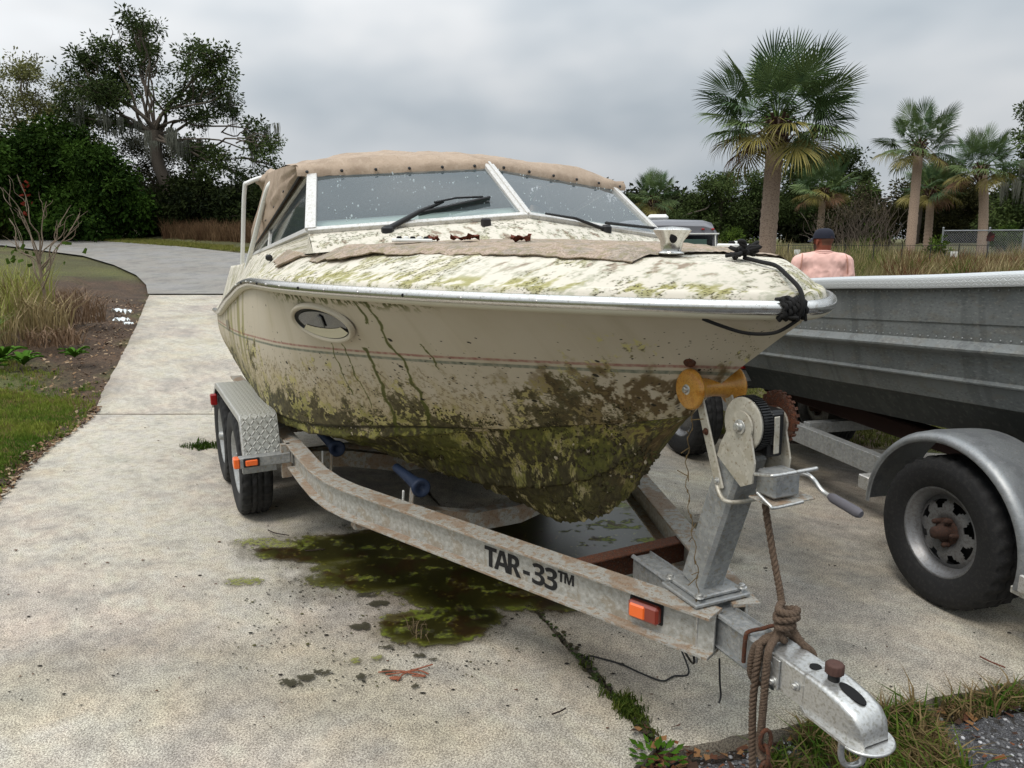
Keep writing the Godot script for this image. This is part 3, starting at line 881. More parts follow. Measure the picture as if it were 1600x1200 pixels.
	for side in [1, -1]:
		rows = []
		for i in 13:
			var q := i / 12.0
			var s := lerpf(1.86, 4.0, q)
			rows.append(PackedVector3Array([V(s - 0.03, (lerpf(0.905, 0.985, q)) * side, lerpf(1.525, 1.40, q)), V(s, lerpf(0.89, 0.935, q) * side, lerpf(1.608, 1.47, q)), V(s, lerpf(0.85, 0.90, q) * side, lerpf(1.612, 1.47, q))]))
		g.grid(rows, false, side > 0)
		g.quad(V(1.72, 0.895 * side, 1.53), V(1.83, 0.905 * side, 1.525), V(1.86, 0.89 * side, 1.608), base_front(side))
	part("coaming", g, cm, boat)
	# rub rail: a stainless half-round on a white moulding
	g = G.new()
	var lip := G.new()
	var path := []; var lowp := []
	for i in range(-60, 61):
		var q := absf(i) / 60.0
		var s := 5.3 * pow(q, 2.2)
		var sd := signf(i)
		path.append(V(s - 0.012 * (1.0 - smoothstep(0.0, 0.2, s)), (half_beam(s) + 0.012) * sd, sp(TAB_RAIL, s)))
		lowp.append(V(s - 0.004 * (1.0 - smoothstep(0.0, 0.2, s)), (half_beam(s) + 0.002) * sd, sp(TAB_RAIL, s) - 0.010))
	g.tube(path, 0.0215, 12, true, 0.9)
	lip.tube(lowp, 0.0215, 10, true)
	part("rub_rail", g, M.polished, boat)
	part("rail_moulding", lip, mat(Color(0.80, 0.77, 0.68), 0.6), boat)
	var screw := G.new(); screw.ball(Vector3.ZERO, Vector3(0.006, 0.006, 0.006), 8, 4)
	var sm := screw.mesh()
	for k in 14:
		var s := 0.22 + k * 0.2
		obj("rail_screw", sm, M.dark if k % 3 == 0 else M.steel, boat, Transform3D(Basis(), V(s, half_beam(s) + 0.033, sp(TAB_RAIL, s))))
	# porthole on the starboard side
	boat_porthole(boat)
	boat_screen(boat)
	boat_canvas(boat)
	boat_fittings(boat)

func side_frame(s: float, y: float) -> Transform3D:     # a place on the starboard topside: x aft, y up along the hull, z outward
	var w := (sp(TAB_RAIL, s) - 0.02 - y) / maxf(0.05, sp(TAB_RAIL, s) - 0.02 - (sp(TAB_CY, s) if s > 0.42 else sp(TAB_KEEL, s))) * 0.6
	var P := func(ss: float, ww: float) -> Vector3:
		var p := hull_at(ss, ww)
		return V(ss, p.x, p.y)
	var o: Vector3 = P.call(s, w)
	var x: Vector3 = (P.call(s + 0.05, w) - P.call(s - 0.05, w)).normalized()
	var up: Vector3 = (P.call(s, w - 0.04) - P.call(s, w + 0.04)).normalized()
	var z := up.cross(x).normalized()
	if z.x > 0: z = -z
	up = z.cross(x).normalized()
	if up.y < 0: up = -up
	return Transform3D(Basis(x, up, z), o)

func boat_porthole(boat: Node) -> void:
	var f := side_frame(1.50, 1.275)
	var P := func(a: float, rx: float, ry: float, z: float) -> Vector3: return f * Vector3(rx * cos(a), ry * sin(a), z)
	var rim := G.new(); var cup := G.new(); var pane := G.new()
	var prof := [[0.235, 0.092, 0.002], [0.233, 0.090, 0.014], [0.227, 0.085, 0.020], [0.217, 0.076, 0.019], [0.210, 0.070, 0.010]]
	var rows := []
	for p in prof:
		var row := PackedVector3Array()
		for k in 48: row.append(P.call(TAU * k / 48, p[0], p[1], p[2]))
		rows.append(row)
	rim.grid(rows, true)
	rows = []
	for p in [[0.210, 0.070, 0.012], [0.199, 0.063, -0.004], [0.187, 0.054, 0.006]]:
		var row := PackedVector3Array()
		for k in 48: row.append(P.call(TAU * k / 48, p[0], p[1], p[2]))
		rows.append(row)
	cup.grid(rows, true)
	var ring := PackedVector3Array()
	for k in 48: ring.append(P.call(TAU * k / 48, 0.187, 0.054, 0.007))
	pane.fan(ring)
	var ph := part("porthole", rim, mat(Color(0.74, 0.70, 0.62), 0.5), boat)
	part("gasket", cup, M.black, ph)
	part("pane", pane, M.glass_dark, ph)
	var lin_ := G.new()
	rows = []
	for k in 19:
		var a := PI + 0.5 + (PI - 1.0) * k / 18.0
		rows.append(PackedVector3Array([P.call(a, 0.206, 0.067, 0.013), P.call(a, 0.160, 0.024, 0.009)]))
	lin_.grid(rows)
	part("sill", lin_, mat(Color(0.80, 0.77, 0.66), 0.5), ph)
	var br := G.new(); br.box(Vector3(-0.02, 0.012, 0.0115), Vector3(0.022, 0.055, 0.006), 0.001, Basis(Vector3(0, 0, 1), 0.5))
	for i in br.v.size(): br.v[i] = f * br.v[i]
	part("latch", br, mat(Color(0.42, 0.42, 0.41), 0.5), ph)

func boat_screen(boat: Node) -> void:
	var fr := Node3D.new(); fr.name = "windshield"; boat.add_child(fr)
	var bot := G.new(); var top := G.new(); var post := G.new()
	var up := Vector3.UP
	for side in [1, -1]:
		var c0 := base_front(0) + Vector3(0, 0.012, 0); var c1 := base_front(side) + Vector3(0, 0.012, 0)
		var t0 := top_front(0); var t1 := top_front(side)
		var nrm := (c1 - c0).cross(t0 - c0).normalized()
		var f := G.new()
		f.bar(c0, c1, 0.026, 0.020, nrm)
		var tf := G.new(); tf.bar(t0 - Vector3(0, 0.022, -0.012), t1 - Vector3(0, 0.022, -0.012), 0.036, 0.022, nrm)
		part("top_frame", tf, M.black, fr)
		f.bar(c1.lerp(c0, 0.012), t1.lerp(t0, 0.012), 0.045 if side > 0 else 0.03, 0.03, nrm)
		part("frame", f, M.frame, fr)
		var pane := G.new()
		pane.quad(c0, c1, t1, t0)
		part("pane", pane, M.glass, fr)
		# side light: a long triangle
		var e := V(3.98, 0.925 * side, 1.478)
		var sf := G.new()
		var n2 := (e - c1).cross(t1 - c1).normalized()
		var b1 := c1
		sf.bar(b1, e, 0.024, 0.020, n2)
		sf.bar(t1, e, 0.022, 0.018, n2)
		var m0 := b1.lerp(e, 0.60); var m1 := t1.lerp(e, 0.60)
		sf.bar(m0, m1, 0.02, 0.016, n2)
		part("side_frame", sf, M.frame, fr)
		var sp_ := G.new()
		sp_.quad(b1, m0, m1, t1)
		part("side_pane", sp_, M.glass, fr)
		var sq := G.new(); sq.tri(m0, e, m1)
		part("side_pane", sq, M.glass, fr)
	var cp := G.new()
	cp.bar(base_front(0) + Vector3(0, 0.0, 0.004), top_front(0) + Vector3(0, 0.0, 0.004), 0.052, 0.03, Vector3(0, 0.6, 0.8), 0.006)
	cp.bar(base_front(0) + Vector3(-0.001, 0.016, 0.010), top_front(0) + Vector3(-0.001, 0.014, 0.012), 0.012, 0.012, Vector3(0, 0.6, 0.8), 0.002)
	part("centre_post", cp, M.frame, fr)
	# rain drops and spray marks on the glass
	var drop := G.new(); drop.ball(Vector3.ZERO, Vector3(1, 1, 0.35), 6, 4)
	var xf := []
	var nn := noise(71, 3.0, 2)
	for k in 900:
		var a := rn(-1, 1); var t := rn(0.03, 0.97)
		if nn.get_noise_2d(a * 2, t * 1.4) < rn(-0.1, 0.5): continue
		var p := base_front(a).lerp(top_front(a), t)
		var r := rn(0.0012, 0.0032) * (1.6 if rng.randf() < 0.1 else 1.0)
		xf.append(Transform3D(Basis().scaled(Vector3(r, r * rn(1, 1.6), r)), p + Vector3(0, 0.012 * (1 - t) + 0.002, 0.004)))
	kind(many("droplets", drop.mesh(), mat(Color(0.80, 0.84, 0.84), 0.2), xf, fr), "stuff")
	# inside: pale dash under the glass, dark cabin behind
	var dash := G.new()
	var rows := []
	for i in 4:
		var row := PackedVector3Array()
		for j in 17:
			var a := -0.97 + 1.94 * j / 16.0
			row.append(base_front(a) + Vector3(0, [-0.02, 0.03, 0.05, -0.25][i], [-0.02, -0.10, -0.20, -0.24][i]))
		rows.append(row)
	dash.grid(rows, false, true)
	part("dashboard", dash, mat(Color(0.66, 0.74, 0.70), 0.6), boat)
	var floor_ := G.new()
	floor_.quad(V(1.9, 0.86, 1.1), V(1.9, -0.86, 1.1), V(5.2, -0.92, 0.9), V(5.2, 0.92, 0.9))
	part("cockpit_floor", floor_, mat(Color(0.25, 0.24, 0.22), 0.9), boat)
	for l in [0.45, -0.45]:
		var seat := G.new()
		seat.box(V(3.1, l, 1.15), Vector3(0.5, 0.22, 0.5), 0.05)
		seat.box(V(3.35, l, 1.42), Vector3(0.5, 0.5, 0.12), 0.05)
		part("seat", seat, mat(Color(0.45, 0.42, 0.38), 0.8), boat)
	var wheel := G.new()
	var ring := []
	for k in 25: ring.append(V(2.55, -0.42, 1.66) + Vector3(0.17 * cos(TAU * k / 24), 0.14 * sin(TAU * k / 24), 0.08 * sin(TAU * k / 24)))
	wheel.tube(ring, 0.012, 6, false)
	part("steering_wheel", wheel, M.black, boat)

func canvas_y(s: float, a: float) -> float:
	var mid := sp([2.03, 1.962, 2.25, 2.005, 2.55, 2.04, 3.15, 2.10, 4.0, 2.08, 4.9, 2.0], s)
	var edge := sp([2.03, 1.90, 2.25, 1.915, 2.7, 1.94, 3.3, 1.955, 4.2, 1.94, 4.9, 1.86], s)
	return lerpf(mid, edge, pow(absf(a), 2.2))

func boat_canvas(boat: Node) -> void:
	var g := G.new()
	var n := noise(81, 1.6, 3); var n2 := noise(82, 6.0, 2)
	var NA := 64
	var rows := []
	# hem hangs just over the top of the windshield, gathered between its snaps
	for i in 30:
		var row := PackedVector3Array()
		for j in NA + 1:
			var a := -1.0 + 2.0 * j / NA
			var l := 0.875 * a
			var t0 := top_front(clampf(a * 1.04, -1.0, 1.0))
			var sc := absf(sin(a * PI * 5.5))
			if i < 3:
				var y: float = t0.y + [-0.026 + 0.005 * sc, 0.004, 0.026][i]
				row.append(Vector3(-l, y + 0.004 * n2.get_noise_2d(a * 3, 0), t0.z + [0.030 + 0.003 * sc, 0.032, 0.012][i]))
			else:
				var q := (i - 3) / 26.0
				var s0 := 2.10 + 0.18 * absf(a)
				var s := lerpf(s0, 3.40, q)
				var y := canvas_y(s, a) + 0.016 * n.get_noise_2d(s * 1.2, a * 2.0) + 0.005 * n2.get_noise_2d(s * 0.6, a * 1.2) + 0.006 * absf(sin(a * 5.0 + s * 2.0)) - 0.02 * sin(PI * clampf((s - 3.2) / 1.0, 0, 1))
				if i == 3: y = maxf(y, t0.y + 0.03)
				row.append(Vector3(-l, y, -s))
		rows.append(row)
	g.grid(rows)
	var top := part("canvas_top", g, M.canvas, boat)
	for side in [1, -1]:
		g = G.new()
		rows = []
		for i in 23:
			var q := i / 22.0
			var row := PackedVector3Array()
			for j in 13:
				var t := j / 12.0
				var st := lerpf(2.22, 3.30, q); var sb := lerpf(2.24, 4.0, q)
				var up := Vector3(-0.876, canvas_y(st, 1.0) + 0.004, -st)
				var dn := Vector3(-lerpf(0.84, 0.945, q), lerpf(1.893, 1.475, pow(q, 0.97)), -sb)
				var p := up.lerp(dn, t)
				p.x -= 0.02 * sin(PI * t) * q - 0.016 * n.get_noise_2d(st * 2.0, t * 2.0) * sin(PI * t)
				p.x *= side
				row.append(p)
			rows.append(row)
		g.grid(rows, false, side < 0)
		part("side_curtain", g, M.canvas, boat)
		if side > 0:
			var trim := G.new()
			var path := []
			for r in rows: path.append(r[12] + Vector3(-0.004, 0, 0))
			trim.tube(path, 0.006, 6)
			part("curtain_trim", trim, M.black, boat)
	g = G.new()
	rows = []
	for i in 9:
		var row := PackedVector3Array()
		for j in 25:
			var a := -1.0 + j / 12.0
			row.append(Vector3(-0.87 * a, lerpf(canvas_y(3.38, a), 1.10, i / 8.0) + 0.0, -3.39 - 0.5 * i / 8.0 + 0.02 * n.get_noise_2d(a * 3, i * 0.4)))
		rows.append(row)
	g.grid(rows)
	part("aft_curtain", g, M.canvas, boat)
	# snaps along the hem
	var snap := G.new()
	snap.lathe([Vector2(0.0, 0.004), Vector2(0.006, 0.004), Vector2(0.008, 0.0)], Transform3D(), 10)
	var sm := snap.mesh()
	for k in 12:
		var a := -0.95 + 1.9 * k / 11.0
		var t0 := top_front(a)
		obj("snap", sm, M.black, top, Transform3D(Basis(Vector3.RIGHT, 1.2), Vector3(-0.875 * a, t0.y - 0.004, t0.z + 0.036)))
	for k in 6:
		var q := 0.08 + k * 0.16
		obj("snap", sm, M.black, top, Transform3D(Basis(Vector3.BACK, 1.2), Vector3(-lerpf(0.84, 0.945, q) - 0.012, lerpf(1.893, 1.475, q) + 0.03, -lerpf(2.24, 4.02, q))))
	# white tubular bows that carried the rest of the top
	for spec in [[3.62, 1.00, 1.40, 3.2, 0.905, 1.84, 0.76, 1.97], [4.35, 0.985, 1.20, 4.12, 0.945, 1.90, 0.70, 2.02]]:
		for side in [1, -1]:
			g = G.new()
			var pts := [V(spec[0], spec[1] * side, spec[2]), V(lerpf(spec[0], spec[3], 0.5), lerpf(spec[1], spec[4], 0.5) * side, lerpf(spec[2], spec[5], 0.5)), V(spec[3], spec[4] * side, spec[5]), V(spec[3] - 0.03, (spec[4] - 0.03) * side, spec[5] + 0.06), V(spec[3] - 0.06, (spec[6] + 0.05) * side, spec[7] - 0.01), V(spec[3] - 0.06, spec[6] * side * 0.6, spec[7] + 0.02)]
			g.tube(curve(pts, 30), 0.0145, 10)
			part("top_bow", g, M.whitepaint, boat)
	# bunched canvas between the bows
	g = G.new()
	rows = []
	for i in 15:
		var q := i / 14.0
		var row := PackedVector3Array()
		for k in 14:
			var t := TAU * k / 14
			var r := 0.055 * (1.0 + 0.35 * n2.get_noise_2d(q * 3, cos(t) * 2) + 0.2 * sin(3 * t + q * 9))
			row.append(V(lerpf(4.25, 3.35, q) + 0.2 * r * sin(t), 0.80 - 0.03 * q + r * cos(t), 1.965 + 0.02 * sin(q * 5) + r * sin(t) * 0.8))
		rows.append(row)
	g.grid(rows, true)
	part("bunched_canvas", g, M.canvas, boat)
	# what is left of the cover on the foredeck, curling at its edge
	g = G.new()
	rows = []
	var uvs := []
	for i in 71:
		var s := lerpf(0.34, 2.30, i / 70.0)
		var row := PackedVector3Array()
		for j in 41:
			var a := -1.0 + j / 20.0
			var wave := (0.030 * sin(s * 10.0 + 1.5 * sin(s * 3.0)) + 0.012 * sin(s * 23.0)) * smoothstep(0.8, 1.2, s) + 0.075 * smoothstep(0.8, 1.4, s) + 0.014 * n2.get_noise_2d(s * 3.0, 8.0)
			var l := a * (crease(s) + 0.035 + wave * absf(a))
			var aw := absf(l)
			var p := 0.0
			if aw <= crease(s): p = deck_at(s, 1.0 - 0.5 * aw / crease(s)).y
			else:
				var w := 0.5 - 0.38 * (aw - crease(s)) / maxf(0.03, half_beam(s) - 0.035 - crease(s))
				p = deck_at(s, w).y
			var e := smoothstep(0.86, 1.0, absf(a))
			p += 0.008 + 0.004 * n2.get_noise_2d(s * 1.5, a * 2) + e * 0.010 * (0.5 + sin(s * 10.0 + 1.0 + 1.5 * sin(s * 3.0)) + 0.5 * n2.get_noise_2d(s * 2, 3.0)) * smoothstep(0.5, 1.0, s)
			row.append(V(s, l, p))
		rows.append(row)
	g.grid(rows, false, true)
	var under := []
	for r in rows:
		var a: Vector3 = r[40]
		under.append(PackedVector3Array([r[40], a + Vector3(-0.001, -0.005, 0), a + Vector3(0.03, 0.0, 0)]))
	g.grid(under)
	part("deck_cover", g, M.cover, boat)

func boat_fittings(boat: Node) -> void:
	# wipers
	for spec in [[0.66, 1.0, 0.80, 0.14, 0.20, 0.24], [-0.50, -1.0, -0.42, -0.85, 0.10, 0.06]]:
		var arm := G.new(); var blade := G.new()
		var piv := base_front(spec[0]) + Vector3(0, -0.015, 0.05)
		var P := func(a: float, t: float) -> Vector3: return base_front(a).lerp(top_front(a), t) + Vector3(0, 0.02, 0.035)
		if spec[0] > 0:
			arm.box(piv, Vector3(0.05, 0.05, 0.045), 0.012)
			arm.tube([piv + Vector3(0, 0.01, 0.0), P.call(0.50, 0.14), P.call(0.37, 0.28)], [0.013, 0.010, 0.006], 8)
			arm.tube([P.call(0.42, 0.22) + Vector3(0, 0.015, 0.0), P.call(0.30, 0.33), P.call(0.17, 0.32)], 0.005, 6)
			blade.bar(P.call(0.50, 0.13) + Vector3(0, -0.005, -0.015), P.call(0.135, 0.29) + Vector3(0, 0, -0.015), 0.010, 0.028, Vector3(0, 0.5, 0.86), 0.002)
		else:
			arm.box(piv + Vector3(0, 0.012, 0.0), Vector3(0.045, 0.045, 0.04), 0.010)
			arm.tube([piv + Vector3(0, 0.01, 0), P.call(-0.30, 0.03), P.call(-0.10, 0.03)], [0.009, 0.007, 0.005], 6)
			arm.tube([piv + Vector3(0.0, -0.04, 0.01), piv + Vector3(0, -0.01, 0.02)], 0.012, 8)
			blade.bar(P.call(-0.52, 0.04), P.call(-0.95, 0.10), 0.008, 0.015, Vector3(0, 0.5, 0.86), 0.001)
		var w := part("wiper", arm, M.black, boat)
		part("wiper_blade", blade, M.black, w)
	# small black horn lamp on the coaming
	var g := G.new()
	var hp := base_front(0.22) + Vector3(0, -0.012, 0.06)
	g.box(hp, Vector3(0.04, 0.045, 0.03), 0.006)
	g.box(hp + Vector3(0, -0.026, 0), Vector3(0.03, 0.012, 0.025), 0.002)
	part("horn", g, mat(Color(0.10, 0.07, 0.07), 0.6), boat)
	# polished bow chock
	g = G.new()
	var c := V(0.33, 0.16, deck_at(0.33, 0.78).y + 0.004)
	g.lathe([Vector2(0.0, 0.0), Vector2(0.036, 0.0), Vector2(0.034, 0.004), Vector2(0.027, 0.008), Vector2(0.032, 0.035), Vector2(0.050, 0.060), Vector2(0.052, 0.064), Vector2(0.052, 0.064), Vector2(0.046, 0.070), Vector2(0.0, 0.074)], Transform3D(Basis(), c), 24)
	var bl := part("bow_light", g, M.polished, boat)
	g = G.new()
	g.ball(c + V(-0.034, 0.02, 0.042), Vector3(0.013, 0.013, 0.006), 10, 6)
	part("light_port", g, M.dark, bl)
	# white louvred vents
	for q in [[0.62, -0.30, 0.5], [1.46, 0.56, 0.0]]:
		g = G.new()
		var o := V(q[0], q[1], deck_y(q[0], q[1]) + 0.018)
		var b := Basis(Vector3.UP, q[2])
		g.box(o, Vector3(0.15, 0.014, 0.06), 0.004, b)
		var vent := part("deck_vent", g, M.whitepaint, boat)
		for k in 5:
			var f := G.new()
			f.box(o + b * Vector3(-0.055 + 0.027 * k, 0.010, 0.014), Vector3(0.018, 0.012, 0.02), 0.004, b)
			part("louvre", f, M.whitepaint if k % 2 else M.dark, vent)
	# black cleat line-holder at the starboard quarter, drain and towing eye at the stem
	g = G.new()
	var cp := deck_at(2.45, 0.30)
	g.box(V(2.45, cp.x + 0.01, cp.y + 0.015), Vector3(0.03, 0.03, 0.05), 0.008)
	part("cleat", g, M.black, boat)
	g = G.new()
	var f2 := side_frame(0.30, 1.255)
	g.lathe([Vector2(0.0, 0.006), Vector2(0.012, 0.008), Vector2(0.016, 0.004), Vector2(0.018, 0.0)], Transform3D(f2.basis * Basis(Vector3.RIGHT, PI / 2), f2.origin), 16)
	part("tow_eye", g, M.rust, boat)
	# worn, unreadable decal aft
	g = G.new()
	var f3 := side_frame(3.9, 1.02)
	for k in 4: g.box(f3 * Vector3(-0.10 + 0.065 * k, 0.0, 0.006), Vector3(0.035, 0.07 - 0.012 * (k % 2), 0.003), 0.001, f3.basis)
	part("decal", g, mat(Color(0.56, 0.54, 0.48), 0.7), boat)

# ---------- trailer
func tread_relief() -> ImageTexture:       # diamond tread plate as a height map
	var n := 256
	var d := PackedByteArray(); d.resize(n * n)
	for y in n:
		for x in n:
			var u := fposmod(x / 64.0, 1.0); var v := fposmod(y / 64.0, 1.0)
			var flip := (x / 64 + y / 64) % 2 == 0
			var a := (u - 0.5) + (v - 0.5); var b := (u - 0.5) - (v - 0.5)
			if flip: var t := a; a = b; b = t
			var e := (a / 0.85) ** 2 + (b / 0.26) ** 2
			d[y * n + x] = int(255 * clampf(1.4 * (1.0 - e), 0.0, 1.0))
	return gray(n, n, d)

func wheel(parent: Node, at: Vector3, out: float, R: float, W: float, rr: float, spokes: bool, rusty: bool) -> Node3D:
	# axle along x; out = +1 or -1: side on which the rim's face shows
	var o := Node3D.new(); o.name = "wheel"; o.position = at; parent.add_child(o, true)
	var g := G.new()
	var seg := 90
	var h := W * 0.5
	var prof := [[rr, -h * 0.72], [rr + 0.008, -h * 0.86], [lerpf(rr, R, 0.35), -h], [lerpf(rr, R, 0.62), -h * 1.0], [lerpf(rr, R, 0.66), -h * 1.01], [lerpf(rr, R, 0.86), -h * 0.95], [R - 0.012, -h * 0.88], [R, -h * 0.74], [R, -h * 0.42], [R - 0.009, -h * 0.40], [R - 0.009, -h * 0.32], [R, -h * 0.30], [R, -0.006], [R - 0.009, -0.005]]
	var full := prof.duplicate()
	for i in range(prof.size() - 1, -1, -1): full.append([prof[i][0], -prof[i][1]])
	var rows := []
	for i in full.size():
		var row := PackedVector3Array()
		for k in seg:
			var r: float = full[i][0]
			if r > R - 0.014 and absf(full[i][1]) > h * 0.28 and k % 3 == 0: r -= 0.011
			elif r > R - 0.001 and (k + 1) % 3 == 0: r -= 0.006
			var t := TAU * k / seg
			row.append(Vector3(full[i][1], r * cos(t), r * sin(t)))
		rows.append(row)
	g.grid(rows, true)
	part("tyre", g, M.rubber, o)
	# rim: barrel with a rolled lip, then a dished disc
	g = G.new()
	var X := Transform3D(Basis(Vector3(0, 1, 0), Vector3(out, 0, 0), Vector3(0, 0, 1)), Vector3.ZERO)
	g.lathe([Vector2(rr - 0.004, -h * 0.75), Vector2(rr + 0.006, h * 0.70), Vector2(rr + 0.010, h * 0.80), Vector2(rr + 0.002, h * 0.84), Vector2(rr - 0.006, h * 0.78), Vector2(rr - 0.014, h * 0.60), Vector2(rr - 0.030, h * 0.52), Vector2(rr - 0.034, h * 0.2), Vector2(rr - 0.034, -h * 0.7)], X, 56)
	var disc := G.new()
	var nr := 14; var na := 96
	var P := func(i: int, k: int) -> Vector3:
		var t := float(i) / nr
		var r := lerpf(rr - 0.033, 0.028, t)
		var y := h * (0.30 + 0.22 * sin(PI * clampf(t * 1.1, 0, 1)))
		return X * Vector3(r * cos(TAU * k / na), y, r * sin(TAU * k / na))
	for i in nr:
		for k in na:
			if spokes and i >= 2 and i <= 5:
				var c := fposmod(k + 0.5, 12.0) - 6.0
				if absf(c) < 3.6 - (i - 2) * 0.7: continue
			disc.quad(P.call(i, k), P.call(i, k + 1), P.call(i + 1, k + 1), P.call(i + 1, k))
	part("rim", g, M.rim if rusty else M.galv, o)
	part("disc", disc, M.rim if rusty else M.galv, o)
	var hub := G.new()
	hub.lathe([Vector2(0.034, h * 0.3), Vector2(0.036, h * 0.66), Vector2(0.030, h * 0.70), Vector2(0.026, h * 1.02), Vector2(0.014, h * 1.06), Vector2(0.0, h * 1.06)], X, 20)
	hub.lathe([Vector2(0.062, h * 0.3), Vector2(0.060, h * 0.46), Vector2(0.0, h * 0.48)], X, 20)
	for k in 5:
		var t := TAU * k / 5 + 0.3
		hub.lathe([Vector2(0.013, h * 0.4), Vector2(0.013, h * 0.66), Vector2(0.008, h * 0.74), Vector2(0.0, h * 0.75)], X * Transform3D(Basis(), Vector3(0.056 * cos(t), 0, 0.056 * sin(t))), 6)
	part("hub", hub, M.hub if rusty else M.galv, o)
	var back := G.new()
	back.lathe([Vector2(rr - 0.036, -h * 0.1), Vector2(0.0, -h * 0.1)], X, 32)
	part("drum", back, M.dark, o)
	return o

func bolt(parent: Node, called: String, p: Vector3, axis: Vector3, r: float, m: Material) -> void:
	var g := G.new()
	var y := axis.normalized()
	var x := (Vector3.RIGHT if absf(y.x) < 0.8 else Vector3.UP).cross(y).normalized()
	var X := Transform3D(Basis(x, y, x.cross(y)), p)
	g.lathe([Vector2(r * 1.5, 0.0), Vector2(r * 1.5, r * 0.25), Vector2(0.0, r * 0.25)], X, 14)
	g.lathe([Vector2(r, r * 0.2), Vector2(r, r * 1.0), Vector2(r * 0.8, r * 1.15), Vector2(0.0, r * 1.15)], X, 6)
	part(called, g, m, parent)

